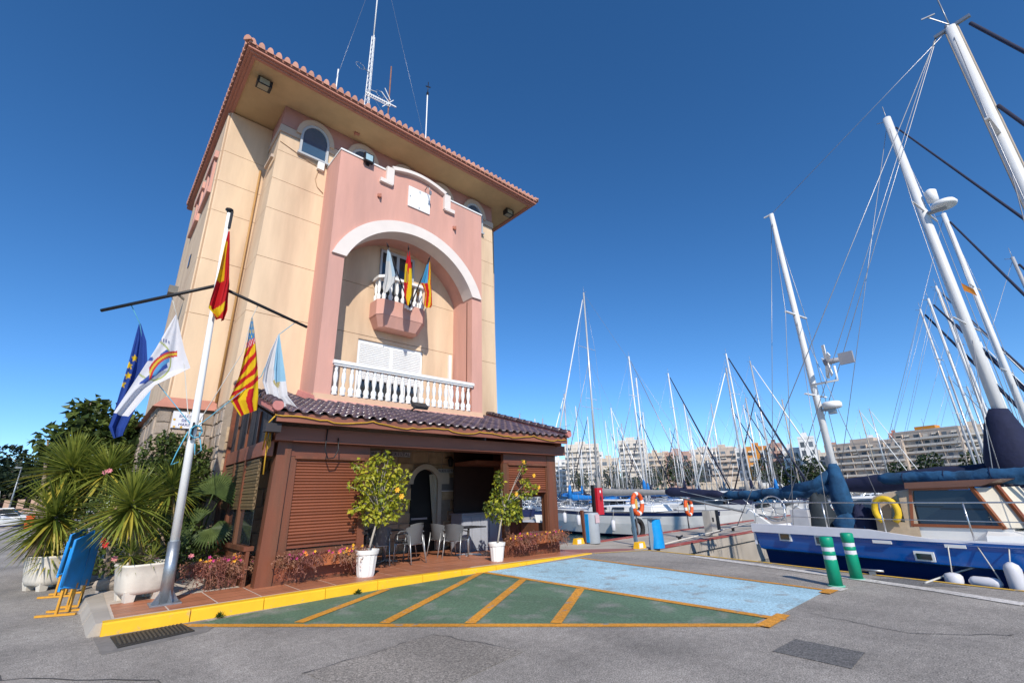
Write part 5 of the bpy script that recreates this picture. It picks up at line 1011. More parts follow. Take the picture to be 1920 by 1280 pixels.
def yacht(name, label, loc, rz, L_=10., B_=3.2, fb=1.15, mast_h=14., hullm=GEL, stripe=NAVY, cover=CBLUE, furl=WHITE, mastm=ALU, detail=1, mast_at=.58, furl_r=.06, bimini=None, group=None, stay=True, mr=.085, stay_x=None):
    b = thing(name, label, 'sailboat', loc, group, rz=rz); q = MB()
    e = hull(q, L_, B_, fb, bands=[1,0,0,1,2]); part(b, 'hull', q, [hullm, stripe, NAVB], local=True); part(b, 'deck', deckmesh(e), DECK, local=True)
    q = MB(); coachroof(q, L_*.30, L_*.72, B_*.30, B_*.22, fb+.02, .42); part(b, 'coachroof', q, GEL, local=True)
    for s in (-1,1):
        for k in range(3): x = L_*(.36+.10*k); part(b, 'cabin_window', MB().hexa([(x,s*B_*.285,fb+.16),(x+L_*.075,s*B_*.275,fb+.16),(x+L_*.075,s*(B_*.275+.03),fb+.15),(x,s*(B_*.285+.03),fb+.15),(x+.04,s*B_*.275,fb+.32),(x+L_*.07,s*B_*.265,fb+.32),(x+L_*.07,s*(B_*.265+.03),fb+.31),(x+.04,s*(B_*.275+.03),fb+.31)]), SMOKE, local=True)
    mx = L_*mast_at; zb = fb+.4
    part(b, 'mast', MB().tube([(mx,0,fb),(mx-.01*mast_h,0,mast_h)], [mr,mr*.78], 8, flat=1.0), mastm, local=True)
    bl_ = L_*.40; part(b, 'boom', MB().tube([(mx-.1,0,zb+.75),(mx-bl_,0,zb+.70)], .06, 6), mastm, local=True)
    q = MB(); sausage(q, (mx-.05,0,zb+.92), (mx-bl_,0,zb+.78), .23, .12, seed=len(bpy.data.objects)); q.tube([(mx-.05,0,zb+.8),(mx-.06,0,zb+1.6),(mx-.05,0,zb+2.0)], [.22,.15,.09], 8); part(b, 'sail_cover', q, cover, local=True)
    for zf in (.48,.74): part(b, 'spreader', MB().bar((mx-.05,-B_*.30*(1.15-zf*.4),mast_h*zf),(mx-.05,B_*.30*(1.15-zf*.4),mast_h*zf),.05,.025), mastm, local=True)
    q = MB(); th = .010
    bow = (stay_x or L_*1.05,0,fb+.25); stn = (.05,0,fb+.1); tp = (mx-.01*mast_h,0,mast_h-.1)
    if stay:
        q.tube([tp, stn], th, 4); 
        for s in (-1,1): q.tube([tp, (mx-.05,s*B_*.26,mast_h*.74), (mx-.05,s*B_*.30,mast_h*.48), (mx-.1,s*B_*.46,fb)], th, 4); q.tube([(mx,0,mast_h*.47), (mx-.4,s*B_*.45,fb)], th, 4)
    q.tube([tp, (tp[0]-.3,0,mast_h+.02)], .015, 4); q.tube([(tp[0],0,mast_h-.1),(tp[0],0,mast_h+.55)], .012, 4); part(b, 'rigging', q, WIRE, local=True)
    part(b, 'furled_jib', MB().tube([Vector(bow).lerp(Vector(tp), .06), Vector(bow).lerp(Vector(tp), .5), Vector(bow).lerp(Vector(tp), .97)], [furl_r,furl_r*1.05,furl_r*.6], 6), furl, local=True)
    if detail:
        q = MB(); r_ = .014; pts = [p for p in e[1:-2:2]]
        for s in (1,-1):
            for x,y,z in pts: q.tube([(x,y*s*.97,z),(x,y*s*.97,z+.62)], r_, 5)
            for hh in (.32,.60): q.tube([(x,y*s*.97,z+hh) for x,y,z in pts], .007, 4, cap=False)
        x0_ = e[-3]; q.tube([(x0_[0],x0_[1],x0_[2]+.6),(L_*1.05,0,x0_[2]+.75),(x0_[0],-x0_[1],x0_[2]+.6)], .02, 5); q.tube([(e[1][0],e[1][1],e[1][2]+.6),(0,e[0][1]*.9,e[0][2]+.6),(0,-e[0][1]*.9,e[0][2]+.6),(e[1][0],-e[1][1],e[1][2]+.6)], .02, 5); part(b, 'guard_rails', q, STEEL, local=True)
    if bimini:
        part(b, 'sprayhood', MB().grid(lambda u, v: (L_*.30-.1-1.1*v*(1-.15*abs(u-.5)), (u-.5)*B_*.62, fb+.40+.75*math.sin(math.pi*(.12+.76*u))*(.55+.45*math.sin(v*2.2))), 10, 8), bimini, local=True)
    return b
def cruiser(name, label, loc, rz, L_=8., B_=2.9, fb=1.1, hullm=GEL, stripe=NAVY, canvas=CNAVY, fly=False, group=None):
    b = thing(name, label, 'motorboat', loc, group, rz=rz); q = MB(); e = hull(q, L_, B_, fb, st=.92, bands=[0,0,1,0,2], sheer=.35); part(b, 'hull', q, [hullm, stripe, NAVB], local=True); part(b, 'deck', deckmesh(e), DECK, local=True)
    q = MB(); coachroof(q, L_*.42, L_*.82, B_*.36, B_*.20, fb+.05, .45); part(b, 'foredeck_cabin', q, GEL, local=True)
    z = fb+.35; part(b, 'windscreen', MB().hexa([(L_*.55,-B_*.36,z),(L_*.62,0,z),(L_*.62,.01,z),(L_*.55,B_*.36,z),(L_*.40,-B_*.33,z+.75),(L_*.45,0,z+.78),(L_*.45,.01,z+.78),(L_*.40,B_*.33,z+.75)]), SMOKE, local=True)
    for s in (-1,1): part(b, 'side_window', MB().hexa([(L_*.22,s*B_*.40,z),(L_*.54,s*B_*.37,z),(L_*.54,s*B_*.39,z),(L_*.22,s*B_*.42,z),(L_*.20,s*B_*.36,z+.7),(L_*.40,s*B_*.34,z+.72),(L_*.40,s*B_*.36,z+.72),(L_*.20,s*B_*.38,z+.7)]), SMOKE, local=True); part(b, 'side_coaming', MB().hexa([(.2,s*B_*.40,fb),(L_*.56,s*B_*.38,fb),(L_*.56,s*B_*.42,fb),(.2,s*B_*.44,fb),(.2,s*B_*.40,z),(L_*.56,s*B_*.37,z),(L_*.56,s*B_*.41,z),(.2,s*B_*.44,z)]), GEL, local=True)
    part(b, 'roof', MB().hexa([(L_*.12,-B_*.38,z+.75),(L_*.44,-B_*.35,z+.8),(L_*.44,B_*.35,z+.8),(L_*.12,B_*.38,z+.75),(L_*.12,-B_*.35,z+.84),(L_*.42,-B_*.32,z+.9),(L_*.42,B_*.32,z+.9),(L_*.12,B_*.35,z+.84)]), GEL if not fly else canvas, local=True)
    q = MB()
    for s in (-1,1): q.tube([(L_*.13,s*B_*.36,z+.78),(L_*.02,s*B_*.38,fb)], .03, 5)
    q.tube([(L_*.55,-B_*.42,fb+.62),(L_*.85,-B_*.25,fb+.75),(L_*1.02,0,fb+.95),(L_*.85,B_*.25,fb+.75),(L_*.55,B_*.42,fb+.62)], .016, 5); part(b, 'rails', q, STEEL, local=True)
    part(b, 'cockpit_cover', MB().grid(lambda u, v: (.1+L_*.2*v, (u-.5)*B_*.8, fb+.25+.35*math.sin(math.pi*u)*(.4+v)), 8, 5), canvas, local=True); part(b, 'aerial', MB().tube([(L_*.2,.3,z+.85),(L_*.15,.3,z+2.6)], .012, 4), WHITE, local=True)
    return b
# --- finger pier
PIER = MB(); PIER.box(12.9,60,8.32,11.42,-.36,-.07); pier = structure('pier', PIER, CONC)
part(pier, 'edge_strip', MB().box(12.92,60,8.30,8.62,-.069,-.045), REDP); part(pier, 'edge_strip', MB().box(12.92,60,11.12,11.44,-.069,-.045), REDP)
part(pier, 'quay_face', MB().box(12.9,60,8.40,8.8,-1.6,-.361), CONC)
for k in range(6): part(pier, 'pile', MB().tube([(15+k*7,9.0,-3),(15+k*7,9.0,-.37)], .25, 10), CONC)
structure('quay_apron', MB().prism([(10.95,9.0,.004),(12.55,8.1,.004),(12.9,8.3,.004),(12.9,11.4,.004),(10.95,11.4,.004)], (0,0,.008)), CONC)
structure('apron_red_paving', MB().prism([(10.95,9.05,.014),(12.3,8.35,.014),(12.55,8.6,.014),(11.1,10.3,.014),(10.95,10.3,.014)], (0,0,.004)), M('red_paving', (.30,.13,.11), .8, .15, 5, .2, 60))
# --- blue ketch alongside the quay
Dv = Vector((-.17,-.985,0)).normalized(); Nv = Vector((-Dv.y, Dv.x, 0)) ; 
if Nv.x < 0: Nv = -Nv
S0 = Vector((14.25,4.85,0))
bw = lambda a, b, z: S0 + Dv*a + Nv*b + Vector((0,0,z))
K = thing('blue_ketch', 'blue hulled two masted sailing yacht moored along the quay', 'sailboat', (S0.x,S0.y,WL))
q = MB(); tf = lambda x, y, z: tuple(bw(x, -y, z+WL))
e = hull(q, 11.2, 3.7, 1.76, st=.84, bands=[1,1,2,3,3], sheer=.06, zrow=[1.76,1.64,1.36,1.325,.25,-.4], ns=24, tf=tf)
HK = part(K, 'hull', q, [BLUEH, BLUEH, BLUEL, M('hull_deep_blue', (.004,.030,.13), .2, .08, 1.5, coat=.4)])
part(K, 'deck', deckmesh(e, -.05, tf), DECK)
hb = lambda a: 1.85*(.84+.16*math.sin(min(1,(a/11.2)/.45)*math.pi/2)) if a < 5.04 else 1.85*math.cos(((a/11.2-.45)/.55)**1.55*math.pi/2)
q = MB()   # white bulwark, high aft and stepping down
for s in (-1,1):
    A = [(-.02,.17),(1.5,.16),(2.6,.15),(3.0,.10),(3.6,.03),(6.5,.03)]
    for i in range(len(A)-1):
        (a0_,h0),(a1_,h1) = A[i], A[i+1]; y0, y1 = s*(hb(a0_)+.012), s*(hb(a1_)+.012); t0, t1 = s*(hb(a0_)-.06), s*(hb(a1_)-.06); z0 = WL+1.76
        q.hexa([bw(a0_,y0,z0-.02),bw(a1_,y1,z0-.02),bw(a1_,t1,z0-.02),bw(a0_,t0,z0-.02),bw(a0_,y0,z0+h0),bw(a1_,y1,z0+h1),bw(a1_,t1,z0+h1),bw(a0_,t0,z0+h0)])
q.hexa([bw(-.03,-1.5,.30),bw(.03,-1.5,.30),bw(.03,1.5,.30),bw(-.03,1.5,.30),bw(-.03,-1.5,.70),bw(.03,-1.5,.70),bw(.03,1.5,.70),bw(-.03,1.5,.70)])
part(K, 'bulwark', q, M('bulwark_white', (.78,.78,.82), .4, .06, 2))
q = MB()
for s in (-1.2, 1.2): q.hexa([bw(.25,s-.06,.55),bw(.6,s-.06,.55),bw(.6,s+.06,.55),bw(.25,s+.06,.55),bw(-.45,s-.05,1.12),bw(-.25,s-.05,1.12),bw(-.25,s+.05,1.12),bw(-.45,s+.05,1.12)])
part(K, 'davit', q, GEL)
def plate(a0_, a1_, z0, z1, off=.02, th=.03):
    y0, y1 = -(hb(a0_)*.985+off), -(hb(a1_)*.985+off); return MB().hexa([bw(a0_,y0+th,z0),bw(a1_,y1+th,z0),bw(a1_,y1,z0),bw(a0_,y0,z0),bw(a0_,y0+th,z1),bw(a1_,y1+th,z1),bw(a1_,y1,z1),bw(a0_,y0,z1)])
def pr(px, py): 
    p = onP(px, py, bw(0,-1.72,0), Nv); return (p-S0).dot(Dv), p.z
for (xa, ya, xb, yb) in ((1457,1000,1478,1013),(1527,1006,1549,1021),(1719,1035,1754,1050)):
    a0_, z1 = pr(xa, ya); a1_, z0 = pr(xb, yb)
    pf = part(K, 'porthole', plate(a0_-.03, a1_+.03, z0-.02, z1+.03, .015), WHITE); part(pf, 'pane', plate(a0_+.01, a1_-.01, z0+.01, z1-.005, .03), SMOKE)
for (xa, ya, xb, yb) in ((1638,1014,1675,1019),(1775,1022,1816,1027)):
    a0_, z1 = pr(xa, ya); a1_, z0 = pr(xb, yb); part(K, 'vent', plate(a0_, a1_, z0, z1+.03, .035), WHITE)
q = MB(); cr = bw(3.9,0,WL+1.6); coachroof(q, 0, 5.0, 1.35, .7, WL+1.72, .22, tf=lambda x, y, z: tuple(bw(4.0+x, -y, z))); part(K, 'coachroof', q, GEL)
def da(px, py, b): p = onP(px, py, bw(0,b,0), Nv); return (p-S0).dot(Dv), p.z
# wheelhouse: teak framed screen, canvas dodger
PHA0, _ = da(1712,988,-1.15); PHA1, _ = da(1878,988,-1.15)
def wh(a, b, z): return bw(a, b, z)
zd = .80; zt_ = 1.54
HS = part(K, 'wheelhouse', MB().hexa([wh(PHA0,-1.15,zd-.25),wh(PHA1+.12,-1.1,zd-.25),wh(PHA1+.12,1.1,zd-.25),wh(PHA0,1.15,zd-.25),wh(PHA0,-1.15,zd),wh(PHA1+.12,-1.1,zd),wh(PHA1+.12,1.1,zd),wh(PHA0,1.15,zd)]), GEL)
q = MB(); B_ = lambda p0, p1, w_=.07, t_=.05: q.bar(p0, p1, w_, t_)
B_(wh(PHA0,-1.15,zd), wh(PHA0+.12,-1.08,zt_)); B_(wh(PHA1+.03,-1.1,zd), wh(PHA1-.26,-1.03,zt_), .08); B_(wh(PHA0,-1.15,zd+.03), wh(PHA1+.05,-1.1,zd+.03)); B_(wh(PHA0+.12,-1.08,zt_-.03), wh(PHA1-.3,-1.03,zt_-.03)); B_(wh(PHA1+.34,-.95,zd), wh(PHA1+.06,-.85,zt_), .08)
part(HS, 'window_frame', q, TEAK)
part(HS, 'window', MB().hexa([wh(PHA0+.05,-1.11,zd+.05),wh(PHA1-.02,-1.06,zd+.05),wh(PHA1-.02,-1.05,zd+.05),wh(PHA0+.05,-1.10,zd+.05),wh(PHA0+.15,-1.05,zt_-.06),wh(PHA1-.28,-1.0,zt_-.06),wh(PHA1-.28,-.99,zt_-.06),wh(PHA0+.15,-1.04,zt_-.06)]), SMOKE)
part(HS, 'front_screen', MB().hexa([wh(PHA1+.05,-1.08,zd+.02),wh(PHA1+.32,-.9,zd+.02),wh(PHA1+.32,.9,zd+.02),wh(PHA1+.05,1.08,zd+.02),wh(PHA1-.24,-1.0,zt_-.03),wh(PHA1+.02,-.85,zt_-.03),wh(PHA1+.02,.85,zt_-.03),wh(PHA1-.24,1.0,zt_-.03)]), M('cream_cover', (.60,.55,.45), .8, .06, 3))
part(HS, 'roof', MB().hexa([wh(PHA0+.06,-1.2,zt_-.02),wh(PHA1-.12,-1.1,zt_),wh(PHA1-.12,1.1,zt_),wh(PHA0+.06,1.2,zt_-.02),wh(PHA0+.06,-1.15,zt_+.10),wh(PHA1+.2,-1.05,zt_+.12),wh(PHA1+.2,1.05,zt_+.12),wh(PHA0+.06,1.15,zt_+.10)]), M('roof_brown', (.13,.065,.045), .5, .12, 3))
DA0, _ = da(1640,985,-1.15)
part(K, 'dodger', MB().grid(lambda u, v: tuple(wh(DA0+.05+(PHA0+.06-DA0)*v, -1.2+2.4*u, zd-.18+(.74+.16*v**.6)*min(1, 3.2*math.sin(math.pi*u)**.6) )), 24, 10), CBEI)
part(K, 'dodger_window', MB().quad(wh(DA0+.35,-1.225,zd+.1),wh(PHA0-.08,-1.225,zd+.08),wh(PHA0-.08,-1.20,zd+.62),wh(DA0+.45,-1.21,zd+.55)), SMOKE)
hc = wh((DA0+.33),-1.28,zd+.30); q = MB(); q.tube([hc+Dv*(.20*math.cos(t))+Vector((0,0,.24*math.sin(t))) for t in [-1.0+k*(math.pi+2.0)/14 for k in range(15)]], .075, 8, flat=.8); part(K, 'horseshoe_buoy', q, M('buoy_yellow', (.65,.43,.02), .7, .1))
# aft deck gear
def blob(c, a, b, h_, m, nm, seed):
    r = random.Random(seed); q = MB(); n, mm = 14, 8; vs = []
    for i in range(mm+1):
        ph = -.5 + (math.pi/2+.5)*i/mm
        for j in range(n): t = 2*math.pi*j/n; k = 1 + r.uniform(-.14,.14); vs.append(Vector(c) + Dv*a*k*math.cos(ph)*math.cos(t) + Nv*b*k*math.cos(ph)*math.sin(t) + Vector((0,0,h_*max(0,math.sin(ph))*(1+r.uniform(-.1,.1)))))
    q.add(vs, [(i*n+j, i*n+(j+1)%n, (i+1)*n+(j+1)%n, (i+1)*n+j) for i in range(mm) for j in range(n)], 0, True); part(K, nm, q, m)
a_, z_ = da(1535,975,-1.1); blob(bw(a_,-.9,.58), .30, .35, .85, M('tarp_dark', (.02,.028,.035), .8, .2, 6, .5, 12), 'tarpaulin_bundle', 1)
a_, z_ = da(1583,968,-1.2); blob(bw(a_,-1.0,.60), .36, .3, .42, CBLUE, 'blue_cover', 2); a_, z_ = da(1610,960,-1.0); blob(bw(a_,-.8,.60), .25, .4, .60, CNAVY, 'navy_cover', 3)
a_, _ = da(1497,950,-1.2); part(K, 'deck_locker', MB().hexa([bw(a_-.2,-1.25,.55),bw(a_+.2,-1.25,.55),bw(a_+.2,-.8,.55),bw(a_-.2,-.8,.55),bw(a_-.2,-1.25,1.1),bw(a_+.2,-1.25,1.1),bw(a_+.2,-.8,1.1),bw(a_-.2,-.8,1.1)]), M('locker', (.5,.5,.52), .6, .1, 4))
a_, z_ = da(1450,953,-1.0); c = bw(a_,-1.0,z_); q = MB(); q.tube([c+Dv*.30*math.cos(t)+Vector((0,0,.30*math.sin(t))) for t in [k*2*math.pi/24 for k in range(25)]], .02, 6, cap=False)
for k in range(6): t = k*math.pi/3; q.tube([c, c+Dv*.3*math.cos(t)+Vector((0,0,.3*math.sin(t)))], .008, 4)
part(K, 'steering_wheel', q, STEEL)
q = MB()
for s in (-1,1):
    P_ = [bw(a, s*(hb(a)-.05), .60) for a in (.1,.9,1.8,2.9,4.2,5.6,7.0)]
    for p in P_: q.tube([p, p+Vector((0,0,.68))], .014, 5)
    for hh in (.36,.67): q.tube([p+Vector((0,0,hh)) for p in P_], .008 if hh < .5 else .013, 4)
q.tube([bw(.1,-1.45,1.23),bw(-.05,-1.3,1.23),bw(-.05,1.3,1.23),bw(.1,1.45,1.23)], .014, 5); part(K, 'guard_rails', q, STEEL)
# mizzen and main
pm = Vector(S0); 
def mast_at(px_top, py_top, px_b, py_b):
    t = onP(px_top, py_top, pm, Nv); b = onP(px_b, py_b, pm, Nv); return t, b
mt, mb_ = mast_at(1446,402,1560,860); MZ = Vector((mt.x*.35+mb_.x*.65, mt.y*.35+mb_.y*.65, .5)); MZT = Vector((mt.x, mt.y, mt.z))
print('mizzen', MZ, MZT)
q = MB().tube([MZ, MZ.lerp(MZT,.5), MZT], [.085,.08,.065], 10, flat=1.0); MZP = part(K, 'mizzen_mast', q, ALUW)
zz = lambda z: MZ.lerp(MZT, (z-MZ.z)/(MZT.z-MZ.z))
for z in (3.9, 6.2): p = zz(z); part(MZP, 'spreader', MB().bar(p-Nv*.55, p+Nv*.55, .06, .03), ALUW)
part(MZP, 'masthead', MB().bar(MZT-Dv*.22, MZT+Dv*.05, .04, .04), ALUW)
ze = onP(1360,927,pm,Nv); zb_ = zz(1.55); q = MB(); sausage(q, zb_, ze, .15, .10, seed=5, sag=.04, wob=.07, m=22, flat=1.1); part(K, 'mizzen_boom_cover', q, CBLUE)
q = MB().tube([zz(.75), zz(1.2), zz(1.6), zz(2.05), zz(2.15)], [.15,.24,.20,.13,.09], 12); q.tube([zz(2.0), zz(1.75).lerp(zb_.lerp(ze,.3), .5), zb_.lerp(ze,.42)], [.10,.17,.14], 10); part(K, 'mast_skirt', q, CBLUE)
wg = zz(onP(1520,725,pm,Nv).z); q = MB().tube([wg, wg-Nv*.1+Dv*-.0+Vector((0,0,.02)), wg+Dv*.6+Vector((0,0,.04)), wg+Dv*.6+Vector((0,0,.42))], .03, 6)
W_ = part(MZP, 'wind_generator', q, GEL); hub = wg+Dv*.45+Vector((0,0,.55)); q = MB()
for k in range(5): t = k*2*math.pi/5+.4; d_ = Nv*math.cos(t)*.55+Dv*-.35*math.cos(t)+Vector((0,0,math.sin(t)*.62)); q.bar(hub+d_*.12, hub+d_*.75, .11, .02, up=(.5,-.5,.2))
part(W_, 'blades', q, WHITE); part(W_, 'body', MB().tube([hub-Dv*.05, hub+Dv*.3], [.09,.06], 8).bar(hub+Dv*.3, hub+Dv*.62, .06, .30), M('generator_grey', (.30,.30,.33), .5, .05))
rd = zz(onP(1540,768,pm,Nv).z); q = MB().lathe([(.0,0),(.19,.02),(.22,.07),(.22,.14),(.18,.18),(.0,.19)], rd+Dv*.32+Vector((0,0,-.02)), 16); RA = part(MZP, 'radar_dome', q, WHITE); part(RA, 'bracket', MB().bar(rd, rd+Dv*.35-Vector((0,0,.05)), .12, .06).box(rd.x+Dv.x*.3-.08,rd.x+Dv.x*.3+.08,rd.y+Dv.y*.3-.08,rd.y+Dv.y*.3+.08,rd.z-.14,rd.z-.02), GREYM)
q = MB()
MNT = onP(1782,52,pm,Nv); MNB = Vector((MNT.x, MNT.y, .5))
print('main', MNT)
q.tube([MZT, MNT], .008, 4); q.tube([MZT, bw(-.3,0,.9)], .008, 4)
for s in (-1,1): q.tube([MZT, zz(6.2)+Nv*s*.55, MZ+Nv*s*1.6-Dv*.5], .008, 4); q.tube([zz(6.2), MZ+Nv*s*1.6+Dv*.3], .008, 4)
MAST = part(K, 'main_mast', MB().tube([MNB, MNB.lerp(MNT,.5), MNT], [.12,.115,.10], 12), ALUW)
part(MAST, 'mast_track', MB().tube([MNB-Dv*.13, MNT-Dv*.10], .022, 5), ALUT); part(MAST, 'conduit', MB().tube([MNB+Dv*.14, MNT+Dv*.11], .018, 5), ALUT)
mzm = lambda z: MNB.lerp(MNT, (z-.5)/(MNT.z-.5))
hd = MB().bar(MNT-Dv*.30, MNT+Dv*.35, .07, .07); hd.tube([MNT, MNT+Vector((0,0,1.0))], .014, 5); hd.bar(MNT+Vector((0,0,.1)), MNT-Dv*.25+Nv*-.25+Vector((0,0,.45)), .015, .015); hd.bar(MNT-Dv*.35+Nv*-.3+Vector((0,0,.45)), MNT-Dv*.12+Nv*-.2+Vector((0,0,.45)), .02, .03); hd.lathe([(.04,0),(.05,.05),(.03,.12)], MNT-Dv*.05, 8); part(MAST, 'masthead', hd, GREYM)
for zf in (.45,.72): p = mzm(.5+(MNT.z-.5)*zf); part(MAST, 'spreader', MB().bar(p-Nv*.9, p+Nv*.9, .08, .04), ALUW)
for s in (-1,1):
    q.tube([MNT, mzm(.5+(MNT.z-.5)*.72)+Nv*s*.8, mzm(.5+(MNT.z-.5)*.45)+Nv*s*.95, MNB+Nv*s*1.75], .009, 4); q.tube([mzm(.5+(MNT.z-.5)*.70), MNB+Nv*s*1.75-Dv*.6], .009, 4)
    q.tube([MNT-Dv*.25, MZ+Nv*s*1.4-Dv*2.0+Vector((0,0,.2))], .010, 4)
q.tube([MNT-Dv*.28, bw(.2,-.4,.9)], .008, 4)
part(K, 'rigging', q, WIRE)
part(K, 'furled_genoa', MB().tube([MNT+Dv*.3-Vector((0,0,.2)), MNT.lerp(bw(10.5,0,1.0),.5), bw(10.5,0,1.0)], .038, 6), WIRED)
part(K, 'furled_staysail', MB().tube([mzm(.5+(MNT.z-.5)*.78)+Dv*.15, bw(9.0,0,.9)], .036, 6), WIRED)
be = onP(1645,893,pm,Nv); q = MB(); sausage(q, Vector((MNB.x,MNB.y,be.z-.02)), be+Vector((0,0,-.05)), .17, .13, seed=8, sag=.05, wob=.07, m=34, flat=1.0); part(K, 'main_boom_cover', q, CBLUE)
def ties(a, b, r0, r1, n_):
    q = MB(); a = Vector(a); b = Vector(b); d_ = (b-a).normalized(); s_ = d_.cross(Vector((0,0,1))).normalized()
    for k in range(n_):
        t = (k+.7)/(n_+.4); c = a.lerp(b, t); r = (r0+(r1-r0)*t)*1.06; q.tube([c + (s_*math.cos(w_)+Vector((0,0,1))*math.sin(w_))*r for w_ in [j*math.pi/6 for j in range(13)]], .007, 4, cap=False)
    part(K, 'lashing', q, CNAVY)
ties(Vector((MNB.x,MNB.y,be.z-.04)), be+Vector((0,0,-.08)), .165, .125, 5); ties(zb_, ze, .145, .095, 4)
# fenders, mooring lines
def fender(px, py, r, l, horiz=False):
    p = onP(px, py, bw(0,-2.0,0), Nv); a_ = (p-S0).dot(Dv); p = bw(a_, -hb(a_)-.08-r*.8, p.z); ax = Dv if horiz else Vector((0,0,1)); q = MB(); q.tube([p-ax*l/2, p-ax*l*.42, p-ax*l*.3, p+ax*l*.3, p+ax*l*.42, p+ax*l*.5], [r*.3,r*.8,r,r,r*.8,r*.25], 12); f_ = single('fender', q, FENW, {0:'pale fender hanging upright against the blue hull bow side',1:'pale fender lying level between blue hull and quay',2:'round white buoy squeezed between blue hull and quay'}[2 if l < .4 else (1 if horiz else 0)], 'fender', p)
    t = p + ax*l*.5; q = MB(); tp = bw((p-S0).dot(Dv), -1.82, .55); part(f_, 'rope', MB().tube([t, tp], .010, 5), ROPE)
fender(1905,1085,.11,.5); fender(1848,1092,.09,.42,True); fender(1790,1088,.13,.26)
q = MB(); pts = [gnd(1735,1092,.02)]; 
for px, py, z in ((1775,1078,.1),(1830,1062,.25),(1880,1050,.33)): pts.append(onX(px,py,11.95))
pts.append(bw(5.9,-1.8,.5)); q.tube(pts, .016, 6); single('mooring_line', q, ROPE, 'pale mooring rope from the quay cleat to the blue yacht', 'rope', tuple(pts[0]))
q = MB(); c = gnd(1640,1075,.0); c = Vector((11.45,2.55,0)); q.box(c.x-.04,c.x+.04,c.y-.05,c.y+.05,.0,.06).tube([(c.x,c.y-.18,.08),(c.x,c.y+.18,.08)], .022, 6); single('quay_cleat', q, GALV, 'grey steel cleat on the quay edge behind the green bollards', 'cleat', tuple(c))
# --- green bollards
GRB = M('bollard_green', (.0,.27,.15), .45, .1, 5, .1, 30); REF = M('reflective_white', (.62,.62,.66), .4, .1, 30)
def bollard(label, x, y):
    b = thing('bollard', label, 'bollard', (x,y,0), 'green flexible bollards on the quay'); part(b, 'base', MB().lathe([(.13,0),(.13,.015),(.115,.02)], (x,y,0), 20), M('bollard_base', (.15,.45,.33), .5, .1))
    part(b, 'post', MB().lathe([(.10,.02),(.098,.40),(.097,.41),(.092,.415),(.092,.48),(.097,.485),(.097,.54),(.092,.545),(.092,.615),(.098,.62),(.103,.70),(.102,.76),(.09,.775),(.0,.778)], (x,y,0), 24), GRB)
    for z in (.418, .548): part(b, 'reflective_band', MB().lathe([(.0945,z),(.0945,z+.064)], (x,y,0), 24, cap=False), REF)
b1 = gnd(1569,1098,0); b2 = gnd(1607,1085,0)
bollard('green and white striped bollard nearest the blue parking bay', b1.x-.02, b1.y); bollard('green and white striped bollard standing closer to the blue yacht', b2.x, b2.y)
# --- pier furniture
p = gnd(1110,1015,-.03); 
BN = thing('grey_bin', 'tall grey cylindrical bin with printed notice at the pier head', 'bin', (13.67,10.97,-.05)); part(BN, 'body', MB().lathe([(.24,0),(.25,.02),(.25,.95),(.24,1.0)], (13.67,10.97,-.05), 20), M('bin_grey', (.36,.40,.44), .5, .06)); part(BN, 'notice', MB().quad((13.55,10.70,.62),(13.80,10.72,.62),(13.80,10.72,.90),(13.55,10.70,.90)), M('notice_pink', (.62,.45,.47), .6, .25, 30)); part(BN, 'liner', MB().box(13.38,13.41,10.9,11.05,.0,.92), BAGB)
HBX = thing('hose_box', 'red fire hose box on a dark post beside the pier', 'fire box', (13.55,11.35,-.05)); hp = onY(1120,935,11.35); part(HBX, 'post', MB().box(hp.x-.28,hp.x-.18,11.30,11.40,-.05,1.9), BLACK); part(HBX, 'cabinet', MB().box(hp.x-.18,hp.x+.16,11.2,11.42,hp.z-.55,hp.z+.40), RED1); part(HBX, 'window', MB().prism([(hp.x+.02,11.195,hp.z-.12),(hp.x+.07,11.195,hp.z+.02),(hp.x+.02,11.195,hp.z+.14),(hp.x-.03,11.195,hp.z+.02)], (0,.004,0)), BLACK); part(HBX, 'label', MB().box(hp.x-.02,hp.x+.05,11.195,11.199,hp.z+.22,hp.z+.31), WHITE)
def ring(px, py, Y, r, label, pole=True):
    c = onY(px, py, Y); t = thing('life_ring', label, 'life ring', (c.x,Y,-.05), 'life rings on stands along the pier'); n = 16; q = MB()
    for k in range(n):
        a0_, a1_ = 2*math.pi*k/n, 2*math.pi*(k+1)/n; seg = MB().tube([c+Vector((r*math.cos(a0_+(a1_-a0_)*s_),0,r*1.15*math.sin(a0_+(a1_-a0_)*s_))) for s_ in (0,.5,1)], .085*r/.32, 8, cap=False)
        q.add(seg.v, seg.f, 0 if k % 4 else 1, True)
    part(t, 'ring', q, [ORNG, WHITE]); part(t, 'stand', MB().tube([(c.x,Y+.12,-.05),(c.x,Y+.12,c.z+.1)], .03, 6), GALV); part(t, 'hook_board', MB().box(c.x-.1,c.x+.1,Y+.06,Y+.1,c.z-.2,c.z+.2), M('hook_yellow', (.6,.4,.1), .6, .1))
ring(1195,944,11.3,.34,'orange life ring hanging upright beside the pier pedestal'); ring(1291,950,11.35,.30,'orange life ring farther out along the pier by the white boats')
BB = thing('bag_bin', 'grey litter holder with bright blue bag on the pier', 'litter bin', (13.02,8.25,-.05)); part(BB, 'holder', MB().hexa([(12.96,8.25,-.05),(13.06,8.12,-.05),(13.30,8.28,-.05),(13.20,8.42,-.05),(12.96,8.25,.82),(13.06,8.12,.82),(13.30,8.28,.82),(13.20,8.42,.82)]), M('holder_grey', (.22,.26,.30), .5, .1))
